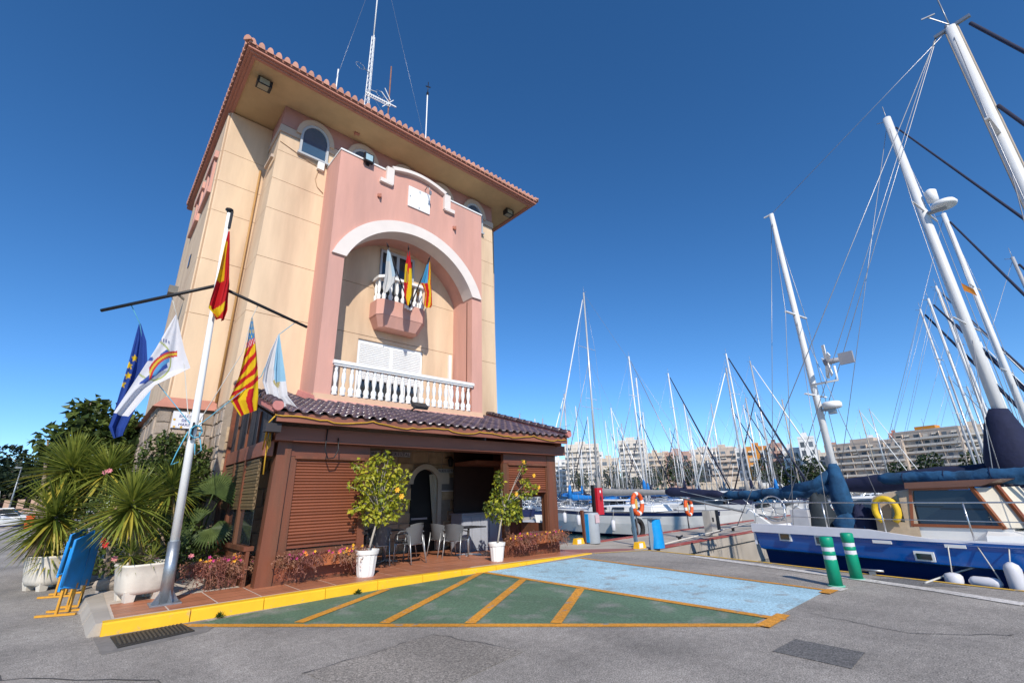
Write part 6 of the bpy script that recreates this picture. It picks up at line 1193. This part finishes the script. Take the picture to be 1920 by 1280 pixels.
q = MB(); q.grid(lambda u, v: (13.24+.20*math.cos(2*math.pi*u)*(1+.25*v+.08*math.sin(14*u+5*v)), 8.20+.17*math.sin(2*math.pi*u)*(1+.3*v), .80-.80*v), 20, 10); part(BB, 'bag', q, BAGB); part(BB, 'lid', MB().box(12.94,13.42,8.05,8.42,.82,.86), M('holder_grey', (.22,.26,.30), .5, .1))
for nm, lb, px, py, hgt, m_ in (('mooring_post','dark wooden post beside the grey pier bin',1098,1018,1.05,WOODD),('mooring_post','blue painted leaning post on the pier between bin and bag holder',1193,1019,1.1,M('post_blue', (.10,.17,.24), .6, .2, 5))):
    p = gnd(px, py, -.03); q = MB().bar((p.x,p.y,-.05),(p.x-.05,p.y+.03,hgt),.10,.09); single(nm, q, m_, lb, 'post', (p.x,p.y,-.05))
for px, py, lb in ((1085,1020,'beside the dark wooden post'),(1200,1028,'at the foot of the blue leaning post')):
    p = gnd(px, py, 0); t = thing('yellow_block', 'small yellow and white kerb block ' + lb, 'kerb block', (p.x,p.y,.012)); part(t, 'block', MB().hexa([(p.x-.2,p.y-.1,.012),(p.x+.2,p.y-.1,.012),(p.x+.2,p.y+.1,.012),(p.x-.2,p.y+.1,.012),(p.x-.17,p.y-.07,.19),(p.x+.17,p.y-.07,.19),(p.x+.17,p.y+.07,.19),(p.x-.17,p.y+.07,.19)]), YELL); part(t, 'white_face', MB().box(p.x-.16,p.x+.02,p.y-.105,p.y-.095,.03,.16), WHITE)
p = onY(1335,985,8.9); PD = thing('service_pedestal', 'grey power pedestal with open door on the pier', 'pedestal', (p.x,8.9,-.05)); part(PD, 'cabinet', MB().box(p.x-.25,p.x+.2,8.8,9.1,-.05,.85), M('pedestal_grey', (.42,.40,.36), .6, .1, 4)); part(PD, 'socket', MB().box(p.x-.12,p.x+.0,8.785,8.80,.45,.6), BLACK); part(PD, 'door', MB().box(p.x+.22,p.x+.62,8.86,8.88,.05,.85), BLACK)
p = onY(1280,1000,8.5); 
for px, py, lb in ((1275,1013,'black mooring cleat on the red pier edge near the bag holder'),(1375,995,'black mooring cleat on the red pier edge near the pedestal')):
    c = gnd(px, py, -.045); single('pier_cleat', MB().box(c.x-.05,c.x+.05,c.y-.04,c.y+.04,-.045,.06).tube([(c.x-.2,c.y,.1),(c.x,c.y,.06),(c.x+.2,c.y,.1)], .03, 6), BLACK, lb, 'cleat', tuple(c))
q = MB(); tr = Vector((21.0,8.6,.0)); q.tube([(22.5,8.8,.25),(14.5,8.7,-.02)], .025, 6); single('spare_rope', q, ROPE, 'rope stretched low along the red pier edge', 'rope', (14.5,8.7,-.02))
q = MB().bar((19.2,10.6,1.35),(25.2,8.7,.15),.32,.05); q.bar((19.2,10.45,1.6),(25.2,8.55,.40),.02,.02); single('gangway', q, GREYM, 'grey gangway leading down to the pier from a white boat', 'gangway', (25.2,8.7,.1))
# --- boats of the marina
PF = (GEL, NAVY)
def place(px, py, h_above, extra=0.):
    d = ray(px, py); t = (h_above + WL - H)/d.z; return Vector((d.x*t, d.y*t, WL))
AX_ = 28.8; At = onX(1091,550,AX_); mastA = At.z - WL
bA = yacht('grey_cover_yacht', 'white sailing yacht with grey boom cover moored across the pier', (AX_,12.6,WL), math.pi/2, 14.5, 4.2, 1.5, mastA, GEL, NAVY, CGREY, WHITE, ALU, 1, (At.y-12.6)/14.5, .06)
q = MB(); sausage(q, (At.y-12.6-5.6,0,1.5+1.22), (At.y-12.6-9.3,0,1.5+1.0), .24, .15, seed=77); part(bA, 'awning', q, CNAVY, local=True)
for px, py in ((1059,970),(1085,975),(1150,985)):
    p = onX(px, py, 26.55); q = MB().tube([p+Vector((0,0,z_)) for z_ in (.36,.28,-.28,-.36)], [.05,.14,.14,.05], 10); f_ = single('fender', q, FENW, 'white fender hanging on the yacht with grey boom cover', 'fender', tuple(p), 'fenders on the grey covered yacht'); part(f_, 'rope', MB().tube([p+Vector((0,0,.36)), p+Vector((.2,0,1.0))], .012, 4), ROPE)
q = MB(); tyx, _, tyz = onY(1197,991,11.55)
for k in range(12): t0, t1 = 2*math.pi*k/12, 2*math.pi*(k+1)/12; q.tube([(tyx+.33*math.cos(t0),11.55,tyz+.33*math.sin(t0)),(tyx+.33*math.cos(t1),11.55,tyz+.33*math.sin(t1))], .10, 8, cap=False)
single('tyre', q, RUBB, 'black tyre used as fender at the far pier edge', 'tyre', (tyx,11.55,tyz))
# boat with navy cover beyond the ketch
p0 = S0 + Nv*5.2; t2 = onP(1672,218,p0,Nv); b2_ = Vector((t2.x,t2.y,WL)); L2 = 12.5
bN = yacht('navy_cover_yacht', 'large yacht with navy boom cover and radar mast behind the blue ketch', (b2_.x-Dv.x*L2*.40,b2_.y-Dv.y*L2*.40,WL), math.atan2(Dv.y,Dv.x), L2, 4.2, 1.6, t2.z-WL, GEL, NAVY, CNAVY, WIRED, ALUW, 1, .40, .04, stay_x=L2*.40+4.9)
mh = t2.z - WL; 
part(bN, 'thick_mast', MB().tube([(L2*.40,0,1.5),(L2*.40-.01*mh,0,mh+.02)], [.16,.12], 12), ALUW, local=True)
q = MB(); sausage(q, (L2*.40-.05,0,3.0), (L2*.40-5.9,0,2.68), .28, .16, seed=9); q.tube([(L2*.40,0,2.6),(L2*.40-.1,0,3.4),(L2*.40-.1,0,4.3),(L2*.40-.05,0,4.7)], [.75,.62,.36,.20], 10); part(bN, 'mainsail_cover', q, CNAVY, local=True)
rz_ = onP(1768,385,p0,Nv).z - WL; mxx = L2*.40; q = MB().lathe([(0,0),(.30,.03),(.33,.10),(.28,.20),(0,.24)], (mxx+.42,0,rz_-.1), 16); part(bN, 'radar_dome', q, WHITE, local=True); part(bN, 'radar_reflector', MB().lathe([(.05,0),(.15,.05),(.16,.4),(.06,.48)], (mxx+.22,0,rz_+.22), 12), WHITE, local=True); part(bN, 'bracket', MB().bar((mxx,0,rz_-.08),(mxx+.45,0,rz_-.1),.2,.05), GREYM, local=True)
part(bN, 'pennant', MB().quad((mxx+.15,0,mh*.565),(mxx+.36,0,mh*.545),(mxx+.38,.02,mh*.53),(mxx+.15,0,mh*.548)), M('pennant_orange', (.7,.25,.03), .7, .1), local=True)
G1 = 'yachts moored in the marina basin'
def by_mast(px, py, hm, rz, name, label, **kw):
    p = place(px, py, hm); L_ = kw.pop('L_', hm*.72); at_ = kw.get('mast_at', .58); o = Vector((math.cos(rz), math.sin(rz), 0))*L_*at_
    return yacht(name, label, (p.x-o.x, p.y-o.y, WL), rz, L_, L_*.31, .9+L_*.03, hm, group=None, **kw)
by_mast(1364,662,15.5,-1.7,'white_mast_yacht','yacht with bright white mast and dark furled forestay', cover=CNAVY, furl=WIRED, mastm=ALUW, furl_r=.09, bimini=CNAVY)
by_mast(1409,676,15.5,-1.5,'pale_mast_yacht','yacht with pale grey mast right of the bright white mast', cover=CBRI, mastm=ALU)
by_mast(1358,690,13,2.0,'slim_mast_yacht','slim yacht whose mast crosses behind the bright white mast', cover=CGREY)
by_mast(1730,578,15.5,-1.75,'radar_mast_yacht','yacht with white mast carrying a small radar below a wind vane', cover=CBLUE, furl=WIRED, mastm=ALUW, furl_r=.10)
by_mast(1764,540,16.5,-1.75,'tan_mast_yacht','yacht with weathered tan mast left of the thick white mast', cover=CNAVY, furl=WIRED, mastm=ALUT, furl_r=.10)
by_mast(1776,398,15.,-1.75,'tall_white_yacht','tall yacht whose thick white mast stands right beside the radar mast', cover=CBRI, furl=WIRED, mastm=ALUW, furl_r=.06, L_=10, mast_at=.66, mr=.13)
by_mast(1905,480,14.,-1.75,'edge_yacht','yacht with steel mast at the right behind the wheelhouse', cover=CNAVY, furl=WIRED, mastm=ALU, furl_r=.08, L_=10, mast_at=.66, mr=.10)
by_mast(1842,640,14.,-1.75,'slim_right_yacht','slim yacht between the tan mast and the thick white masts', cover=CBLUE, furl=WHITE, mastm=ALUW, L_=9.5)
by_mast(1056,738,12,3.0,'blue_cover_yacht','yacht with bright blue boom cover seen past the pavilion corner', cover=CBRI, bimini=CBRI)
by_mast(1192,766,13,-1.6,'twin_stay_yacht','yacht with dark forestay before the pale apartment tower', cover=CBLUE, furl=WIRED)
by_mast(1147,764,13,-1.6,'double_mast_yacht','yacht with pale mast just left of the apartment tower', cover=CGREY, mastm=ALUW)
by_mast(1290,778,14,-1.6,'far_white_yacht','distant yacht standing alone before the trees and low roofs', cover=CNAVY)
by_mast(1613,768,14,-1.6,'far_tan_yacht','distant yacht with tan mast before the terraced apartments', cover=CBLUE, mastm=ALUT)
by_mast(1632,766,15,-1.6,'far_grey_yacht','distant yacht with grey mast tight beside the tan one', cover=CGREY)
# motor boats beyond the pier
cruiser('sport_cruiser', 'white sport cruiser with grey windscreen behind the orange life ring', (33.6,12.4,WL), math.pi/2, 10, 3.4, 1.45, canvas=CNAVY)
cruiser('cabin_cruiser', 'white cabin cruiser with blue stern canvas beyond the pier', (38.2,12.4,WL), math.pi/2, 9.5, 3.2, 1.4, canvas=CBLUE)
cruiser('open_motorboat', 'white motorboat with navy cover moored farther along the pier', (43,12.4,WL), math.pi/2, 10, 3.3, 1.5, canvas=CNAVY, fly=True)
cruiser('small_dayboat', 'small white dayboat near the gangway on the pier', (26.,7.2,WL), -math.pi/2, 6.5, 2.4, 1.1, canvas=CGREY)
cruiser('far_cruiser', 'white cruiser with brown canvas behind the gangway', (31,7.2,WL), -math.pi/2, 9, 3.1, 1.35, canvas=CBEI, fly=True)
DG = thing('rubber_dinghy', 'grey rubber dinghy lying left of the grey covered yacht', 'dinghy', (27.5,30,WL)); q = MB(); q.tube([(26.0,29.5,WL+.3),(28.6,29.5,WL+.35),(29.6,30.0,WL+.5),(28.6,30.5,WL+.35),(26.0,30.5,WL+.3)], [.32,.34,.32,.34,.32], 8); part(DG, 'tube', q, M('dinghy_grey', (.42,.43,.45), .6, .08)); part(DG, 'floor', MB().box(26,28.8,29.55,30.45,WL+.05,WL+.2), M('dinghy_floor', (.2,.2,.2), .7, .1)); part(DG, 'outboard', MB().box(25.6,25.95,29.85,30.15,WL+.1,WL+1.0), BLACK)
# rows of yachts deeper in the basin: prototypes copied one by one
protos = [yacht('moored_yacht', 'white yacht with blue boom cover moored in the basin rows', (0,0,0), 0, 9.5, 3.0, 1.15, 13.2, GEL, NAVY, CBLUE, GREYM, ALU, 1, .58, .035, group=G1, bimini=CGREY),
          yacht('moored_yacht', 'white yacht with navy boom cover moored in the basin rows', (0,0,0), 0, 10.5, 3.3, 1.2, 14.5, GEL, NAVY, CNAVY, WIRED, ALUW, 1, .58, .08, bimini=CNAVY, group=G1),
          yacht('moored_yacht', 'white yacht with grey boom cover moored in the basin rows', (0,0,0), 0, 8.5, 2.8, 1.05, 11.5, GEL, CBLUE, CGREY, GREYM, ALU, 1, .58, .035, group=G1, bimini=CGREY),
          yacht('moored_yacht', 'navy hulled yacht with bright blue cover moored in the basin rows', (0,0,0), 0, 11, 3.4, 1.25, 15.5, NAVY, GEL, CBRI, GREYM, ALUW, 1, .58, .04, bimini=CBRI, group=G1),
          yacht('moored_yacht', 'white yacht with green boom cover and tan mast in the basin rows', (0,0,0), 0, 9, 2.9, 1.1, 12.5, GEL, GEL, CGREEN, GREYM, ALUT, 1, .58, .035, group=G1)]
cprotos = [cruiser('moored_cruiser', 'white motor cruiser with navy canvas moored in the basin rows', (0,0,0), 0, 8.5, 3.0, 1.15, canvas=CNAVY, group='cruisers moored in the marina basin'), cruiser('moored_cruiser', 'white motor cruiser with blue canvas moored in the basin rows', (0,0,0), 0, 9.5, 3.2, 1.2, canvas=CBRI, fly=True, group='cruisers moored in the marina basin')]
rb_ = random.Random(21); used = set(); base_lab = {id(P_): P_['label'].replace(' moored in the basin rows','').replace(' in the basin rows','') for P_ in protos + cprotos}
P_label = lambda P_: base_lab[id(P_)]
def drop(P_, x, y, rz, s):
    k = id(P_)
    if k in used: o = copy_tree(P_)
    else: o = P_; used.add(k)
    o['label'] = P_label(P_) + ' ' + ('tied to the red edged pier' if 5 < y < 16.5 else 'moored behind the blue ketch' if y < 5 else 'along the first pontoon beyond the pier' if y < 46 else 'along the middle pontoon' if y < 75 else 'along the last pontoon')
    o.location = (x, y, WL); o.rotation_euler = (0,0,rz); o.scale = (s,s,s*rb_.uniform(.94,1.06)); return o
spots = []
for row, (y0, x0, x1, step, rz) in enumerate(((32.8,20,78,4.0,-1.571),(35.2,20,90,4.0,1.571),(57.8,24,112,4.2,-1.571),(60.2,24,118,4.3,1.571),(90.3,28,150,5.0,-1.571),(92.7,28,160,5.2,1.571))):
    x = x0 + rb_.uniform(0, 3)
    while x < x1:
        fl_ = rb_.random() < .3; spots.append((x + rb_.uniform(-.4,.4), y0 + (math.copysign(10.6, rz) if fl_ else 0), rz + rb_.uniform(-.04,.04) + (math.pi if fl_ else 0))); x += step*rb_.uniform(.92,1.2)
for (x, y, rz) in spots:
    if y < 33.5 and 24.5 < x < 33: continue
    P_ = rb_.choice(protos + [cprotos[rb_.randrange(2)]]) if rb_.random() < .93 else rb_.choice(cprotos); drop(P_, x, y, rz, rb_.uniform(.86,1.12))
for (x, y, rz) in ((47.5,12.5,1.57),(52.5,12.5,1.57),(57,12.4,1.57),(35.5,7.2,-1.57),(40,7.2,-1.57),(44.5,7.2,-1.57),(49,7.2,-1.57),(54,7.2,-1.57),(59,7.2,-1.57),(24,-6,-1.74),(48,-12,-1.7),(40,-13,1.4)): drop(rb_.choice(protos), x, y, rz, rb_.uniform(.9,1.05))
for (x, y, rz) in ((62,12.4,1.57),(64,7.2,-1.57)): drop(rb_.choice(cprotos), x, y, rz, rb_.uniform(.9,1.1))
for k_, (y, x0, x1) in enumerate(((34.0,18,95),(59,20,120),(91.5,20,160))): structure('pontoon', MB().box(x0,x1,y-1.1,y+1.1,-1.0,-.45), CONC)
# ---------------------------------------------------------------- far shore: land, apartment blocks, trees
rf_ = random.Random(5)
structure('far_shore', MB().prism([(p.x, p.y, -1.3) for p in (Vector((13.4,118,0)),Vector((165,110,0)),Vector((235,40,0)),Vector((260,-90,0)),Vector((900,-200,0)),Vector((900,900,0)),Vector((-400,900,0)),Vector((-5.6,300,0)),Vector((-5.6,139,0)),Vector((13.4,139,0)))], (0,0,1.32)), M('far_ground', (.28,.25,.21), .9, .2, .05))
WA_ = M('wall_offwhite', (.64,.58,.50), .85, .06, .3); WB_ = M('wall_cream', (.60,.50,.39), .85, .06, .3); WC_ = M('wall_white', (.72,.71,.69), .8, .04, .3); WD_ = M('wall_tan', (.52,.43,.35), .85, .08, .3); WO_ = M('wall_orange', (.62,.25,.03), .8, .08, .3); WR_ = M('wall_rose', (.45,.28,.22), .85, .08, .3)
WN = M('far_window', (.10,.115,.13), .25, .2, 2, orand=.6); AWN = M('awning_pale', (.55,.50,.42), .8, .1, orand=.2); AWG = M('awning_ochre', (.45,.30,.12), .8, .1)
def to(px, dist):
    d = ray(px, 900); d.z = 0; d.normalize(); return d*dist
def building(name, label, px0, px1, dist, floors, wallm, fh=3.05, balc=True, steps=0, rail=None, roofm=None, deep=13., skew=0.):
    a, b = to(px0, dist), to(px1, dist*(1+skew)); u = (b-a); W_ = u.length; u.normalize(); n = Vector((u.y,-u.x,0))
    if n.dot(a) > 0: n = -n
    T_ = thing(name, label, 'building', tuple(a+u*W_/2)); Ht = floors*fh+.6; bk = -n*deep; z0 = .02
    part(T_, 'wall', MB().hexa([a+Vector((0,0,z0)),b+Vector((0,0,z0)),b+bk+Vector((0,0,z0)),a+bk+Vector((0,0,z0)),a+Vector((0,0,Ht)),b+Vector((0,0,Ht)),b+bk+Vector((0,0,Ht)),a+bk+Vector((0,0,Ht))]), wallm)
    bay = 3.4; nb = max(2, int(W_/bay)); bw_ = W_/nb
    wme = MB().hexa([u*.0+n*.06, u*bw_*.5+n*.06, u*bw_*.5+n*.02, n*.02, n*.06+Vector((0,0,1.9)), u*bw_*.5+n*.06+Vector((0,0,1.9)), u*bw_*.5+n*.02+Vector((0,0,1.9)), n*.02+Vector((0,0,1.9))]).mesh('window', WN)
    ame = MB().hexa([n*.1+Vector((0,0,1.9)), u*bw_*.55+n*.1+Vector((0,0,1.9)), u*bw_*.55+n*1.1+Vector((0,0,1.2)), n*1.1+Vector((0,0,1.2)), n*.1+Vector((0,0,1.95)), u*bw_*.55+n*.1+Vector((0,0,1.95)), u*bw_*.55+n*1.1+Vector((0,0,1.25)), n*1.1+Vector((0,0,1.25))]).mesh('awning', AWN)
    bme = MB().hexa([n*.10+Vector((0,0,.6)), u*bw_*.52+n*.10+Vector((0,0,.6)), u*bw_*.52+n*.065+Vector((0,0,.6)), n*.065+Vector((0,0,.6)), n*.10+Vector((0,0,1.92)), u*bw_*.52+n*.10+Vector((0,0,1.92)), u*bw_*.52+n*.065+Vector((0,0,1.92)), n*.065+Vector((0,0,1.92))]).mesh('blind', AWN)
    for f_ in range(floors):
        z = z0 + f_*fh
        for k in range(nb):
            p = a + u*(bw_*k+bw_*.22) + Vector((0,0,z+.55)); inst(T_, 'window', wme, p)
            rr_ = rf_.random()
            if rr_ < .18: inst(T_, 'awning', ame, p)
            elif rr_ < .45: inst(T_, 'blind', bme, p)
        if balc and f_ > 0:
            q = MB(); s0, s1 = a + u*.4, b - u*.4
            if steps and f_ > floors-steps: pass
            q.hexa([s0+n*.02+Vector((0,0,z)), s1+n*.02+Vector((0,0,z)), s1+n*1.25+Vector((0,0,z)), s0+n*1.25+Vector((0,0,z)), s0+n*.02+Vector((0,0,z+.18)), s1+n*.02+Vector((0,0,z+.18)), s1+n*1.25+Vector((0,0,z+.18)), s0+n*1.25+Vector((0,0,z+.18))])
            q.hexa([s0+n*1.17+Vector((0,0,z+.181)), s1+n*1.17+Vector((0,0,z+.181)), s1+n*1.25+Vector((0,0,z+.181)), s0+n*1.25+Vector((0,0,z+.181)), s0+n*1.17+Vector((0,0,z+1.0)), s1+n*1.17+Vector((0,0,z+1.0)), s1+n*1.25+Vector((0,0,z+1.0)), s0+n*1.25+Vector((0,0,z+1.0))])
            part(T_, 'balcony', q, rail or wallm)
            for k in range(1, nb, 2): 
                p = a + u*bw_*k; part(T_, 'balcony_divider', MB().hexa([p+n*.02+Vector((0,0,z+.19)), p+u*.12+n*.02+Vector((0,0,z+.19)), p+u*.12+n*1.16+Vector((0,0,z+.19)), p+n*1.16+Vector((0,0,z+.19)), p+n*.02+Vector((0,0,z+fh)), p+u*.12+n*.02+Vector((0,0,z+fh)), p+u*.12+n*1.16+Vector((0,0,z+fh)), p+n*1.16+Vector((0,0,z+fh))]), wallm)
    c0, c1 = a + u*W_*.3 + bk*.3, a + u*W_*.62 + bk*.3
    part(T_, 'roof_house', MB().hexa([c0+Vector((0,0,Ht)),c1+Vector((0,0,Ht)),c1+bk*.4+Vector((0,0,Ht)),c0+bk*.4+Vector((0,0,Ht)),c0+Vector((0,0,Ht+2.6)),c1+Vector((0,0,Ht+2.6)),c1+bk*.4+Vector((0,0,Ht+2.6)),c0+bk*.4+Vector((0,0,Ht+2.6))]), roofm or wallm)
    part(T_, 'parapet', MB().hexa([a+n*.1+Vector((0,0,Ht)),b+n*.1+Vector((0,0,Ht)),b+n*-.15+Vector((0,0,Ht)),a+n*-.15+Vector((0,0,Ht)),a+n*.1+Vector((0,0,Ht+.8)),b+n*.1+Vector((0,0,Ht+.8)),b+n*-.15+Vector((0,0,Ht+.8)),a+n*-.15+Vector((0,0,Ht+.8))]), wallm)
    part(T_, 'aerial', MB().tube([(c0+c1)/2+Vector((0,0,Ht+2.6)), (c0+c1)/2+Vector((0,0,Ht+6))], .08, 4), GREYM); return T_
building('apartment_block', 'pale ten storey apartment block right beside the pavilion roof corner', 1062, 1128, 272, 9, WA_)
building('apartment_block', 'white apartment block half hidden by the pavilion post', 1030, 1064, 300, 7, WC_)
building('apartment_block', 'low cream house with bare side wall between two pale blocks', 1128, 1164, 262, 6, WB_, balc=False)
building('apartment_tower', 'pale stepped apartment tower standing above the dark tree line', 1165, 1218, 262, 9, WA_, steps=2)
building('apartment_block', 'cream lower wing attached to the stepped apartment tower', 1218, 1252, 280, 7, WB_)
building('town_house', 'low rose tinted building behind the pale yacht masts', 1252, 1300, 240, 6, WR_, balc=False)
building('town_house', 'beige building with flat roof behind the marina trees', 1298, 1340, 290, 6, WB_)
building('town_house', 'tan building with dark balconies left of the white gable', 1338, 1392, 270, 7, WD_)
building('gable_house', 'tall blank white gable wall beside the orange building', 1388, 1410, 240, 6, WC_, balc=False)
building('orange_house', 'bright orange walled building behind the marina', 1408, 1452, 235, 6, WO_, balc=False)
building('town_house', 'narrow rose building right of the orange one', 1452, 1480, 225, 6, WR_)
building('white_house', 'low white house with arched roof canopy', 1478, 1512, 215, 5, WC_, balc=False)
building('white_block', 'plain white narrow block before the mizzen mast', 1512, 1545, 205, 6, WC_, balc=False)
building('terraced_block', 'long apartment block with deep shaded balconies behind the mizzen mast', 1565, 1712, 300, 7, WD_, rail=WA_, skew=-.04)
building('terraced_block', 'brown terraced apartments with ochre top floor', 1700, 1830, 292, 8, WD_, rail=WA_, roofm=WO_, skew=-.03)
building('terraced_block', 'cream terraced apartments beyond the tall white masts', 1822, 1900, 285, 8, WB_, rail=WA_)
building('low_house', 'low house with red roof at the foot of the orange building', 1420, 1470, 190, 2, WC_, balc=False, roofm=CORN)
building('low_shed', 'long low white shed behind the boats', 1300, 1420, 190, 1, WB_, balc=False)
building('rear_house', 'low sandstone house with dark roof edge behind the fig tree', 222, 300, 33, 1, M('sandstone', (.50,.33,.20), .9, .1, 2, .4, 12), 4.1, False, deep=8)
fills = ((1095,1135,330,9,0),(1236,1275,330,8,1),(1270,1305,340,8,2),(1300,1352,350,9,3),(1345,1385,340,9,0),(1430,1475,330,7,2),(1470,1520,320,7,1),(1515,1575,310,6,3),(1560,1600,345,8,2),(1690,1715,330,9,4),(1640,1672,350,9,0),(1895,1935,300,8,0))
fn_ = ('white upper block', 'cream back row block', 'rose tinted back row block', 'sand coloured back row block', 'brick red back row block')
fs_ = ('beyond the pale ten storey block', 'rising behind the cream lower wing', 'behind the rose building', 'behind the beige flat roofed building', 'behind the tan balconied building', 'behind the orange building', 'behind the white arched house', 'behind the plain white narrow block', 'left of the long balconied block', 'between the two terraced blocks', 'above the long balconied block', 'past the cream terraces')
for i_, (a_, b_, d_, f_, m_) in enumerate(fills): building('back_row_block', fn_[m_] + ' ' + fs_[i_], a_, b_, d_, f_, (WC_, WB_, WR_, WA_, CORN)[m_], balc=(i_ % 2 == 0))
def tree(name, label, base, trunk_h, blobs, n, L_, W_, mats, grp, bark=BARK):
    t = thing(name, label, 'tree', base, grp); q = MB(); b = Vector(base); q.tube([b, b+Vector((.2,0,trunk_h*.5)), b+Vector((0,0,trunk_h))], [.28,.22,.16], 7)
    for c, r_, *_ in blobs: q.tube([b+Vector((0,0,trunk_h*.8)), (b+Vector((0,0,trunk_h))+Vector(c))/2, c], [.13,.09,.03], 5)
    part(t, 'trunk', q, bark); q = MB(); cloud(q, rf_, blobs, n, L_, W_, tuple(range(len(mats))), .6); part(t, 'crown', q, list(mats), fix=False); return t
PINE = leafmat('pine_needles', (.022,.038,.016), (.035,.055,.022)); PINE2 = leafmat('pine_dark', (.014,.024,.012), (.022,.036,.016))
TL_ = ('before the pale ten storey block','before the bare walled cream house','right of the stepped apartment tower','before the cream lower wing','tallest before the low rose building','left half of the pair before the rose building','before the beige flat roofed building','left at the foot of the orange building','right at the foot of the orange building','before the white arched house','before the plain white narrow block','left of the long balconied block','before the brown terraced block','before the long balconied block','before the cream terraced block','before the stepped apartment tower','left of the stepped apartment tower')
for i, (px, dist, h_, w_) in enumerate(((1085,185,9,6),(1140,180,10,7),(1215,172,9,6),(1238,175,12,7),(1262,180,14,7),(1278,178,13,7),(1296,182,12,6),(1445,170,10,6),(1460,172,9,5),(1498,168,9,6),(1530,165,10,6),(1552,166,8,5),(1745,165,8,6),(1690,168,7,5),(1850,160,8,6),(1185,178,8,5),(1160,176,8,5))):
    p = to(px, dist); bl = [(p+Vector((rf_.uniform(-w_,w_)*.4, rf_.uniform(-w_,w_)*.4, h_*rf_.uniform(.4,.9))), w_*rf_.uniform(.28,.45)) for _ in range(7)]
    tree('shore_tree', 'dark green shore tree ' + TL_[i], (p.x,p.y,.02), h_*.5, bl, 420, .9, .7, (LD, PINE), 'trees along the far shore')
# left distance: quay, pines, small boats, wall
def pine(px, top, dist, label, w_=7.):
    d = to(px, dist); t_ = onP(px, top, d, Vector((d.x,d.y,0)).normalized()).z; bl = []
    for k in range(11): zf = rf_.uniform(.42,1.0); bl.append((d+Vector((rf_.uniform(-1,1)*w_*(1.1-zf*.5), rf_.uniform(-1,1)*w_*.6, t_*zf-1.2)), w_*rf_.uniform(.22,.40), (1.25,1.25,.6)))
    tree('pine_tree', label, (d.x,d.y,.02), t_*.7, bl, 2200, .85, .5, (PINE, PINE2), 'pines on the left shore')
pine(38,838,125,'tall pine with open flat crown on the left shore', 6.5); pine(8,868,130,'dark pine at the edge of the left shore grove', 6); pine(66,862,120,'rounded pine beside the tall open one', 5.5); pine(95,872,118,'low dark pine behind the yucca leaves', 6); pine(25,885,115,'broad low pine in front of the tall one', 6.5); pine(60,890,112,'low spreading pine near the thin lamp post', 6); pine(120,880,116,'pine mostly hidden behind the spiky yuccas', 6)
LW = thing('promenade_wall', 'low pink promenade wall with posts across the left quay', 'wall', (-12,95,0)); a = to(-60,100); b = to(160,92); part(LW, 'wall', MB().hexa([a+Vector((0,0,.02)),b+Vector((0,0,.02)),b+Vector((0,.5,.02)),a+Vector((0,.5,.02)),a+Vector((0,0,1.7)),b+Vector((0,0,1.7)),b+Vector((0,.5,1.7)),a+Vector((0,.5,1.7))]), M('wall_pink', (.42,.27,.22), .85, .15, .8))
for k in range(9): p = a.lerp(b, (k+.5)/9); part(LW, 'pillar', MB().box(p.x-.35,p.x+.35,p.y-.3,p.y+.6,1.7,2.9), M('pillar_peach', (.50,.33,.24), .85, .1))
part(LW, 'hedge', (lambda q: (cloud(q, rf_, [(a.lerp(b, k/10)+Vector((0,2.5,1.6)), 1.6) for k in range(11)], 900, .4, .3, (0,)), q)[1])(MB()), [leafmat('hedge_purple', (.06,.02,.035), (.05,.05,.02))], fix=False)
pl = to(33, 80); LPT = thing('lamp_post', 'thin grey lamp post in front of the left pines', 'lamp post', (pl.x,pl.y,0)); part(LPT, 'pole', MB().tube([(pl.x,pl.y,0),(pl.x,pl.y,6.2)], [.09,.05], 6), GREYM); part(LPT, 'head', MB().box(pl.x-.5,pl.x+.05,pl.y-.1,pl.y+.1,6.15,6.3), GREYM)
structure('left_quay_paving', MB().prism([(-5.5,45,.004),(-3.6,45,.004),(-4.4,90,.004),(-9,92,.004),(-14,80,.004)], (0,0,.05)), M('quay_pale', (.50,.43,.36), .9, .12, .6, .2, 20))
line('road_white_line', (-3.3,40), (-4.6,80), .25, WHITP, .012)
c1 = cruiser('small_launch', 'small white launch with blue canopy by the left quay', (-8.5,66,WL+.9), .2, 5.5, 2.1, .8, canvas=CBRI, fly=True); c2_ = cruiser('small_launch', 'small white launch tied behind the blue canopied one', (-7,74,WL+.9), .1, 5, 2.0, .8, canvas=CNAVY)
pk = to(10, 62); DRM = thing('blue_drum', 'bright blue drum standing on the left quay', 'drum', (pk.x,pk.y,.05)); part(DRM, 'body', MB().lathe([(.42,0),(.42,.28),(.44,.3),(.42,.32),(.42,.9),(.40,.95)], (pk.x,pk.y,.05), 14), CBRI); part(DRM, 'lid', MB().lathe([(.43,.95),(.43,1.0)], (pk.x,pk.y,.05), 14), CBLUE)
pk = to(85, 60); BX = thing('orange_crate', 'orange crate on the left quay near the wall', 'crate', (pk.x,pk.y,.02)); part(BX, 'body', MB().box(pk.x-.5,pk.x+.5,pk.y-.4,pk.y+.4,.02,1.0), ORNG); part(BX, 'rim', MB().box(pk.x-.54,pk.x+.54,pk.y-.44,pk.y+.44,1.001,1.08), ORNG)
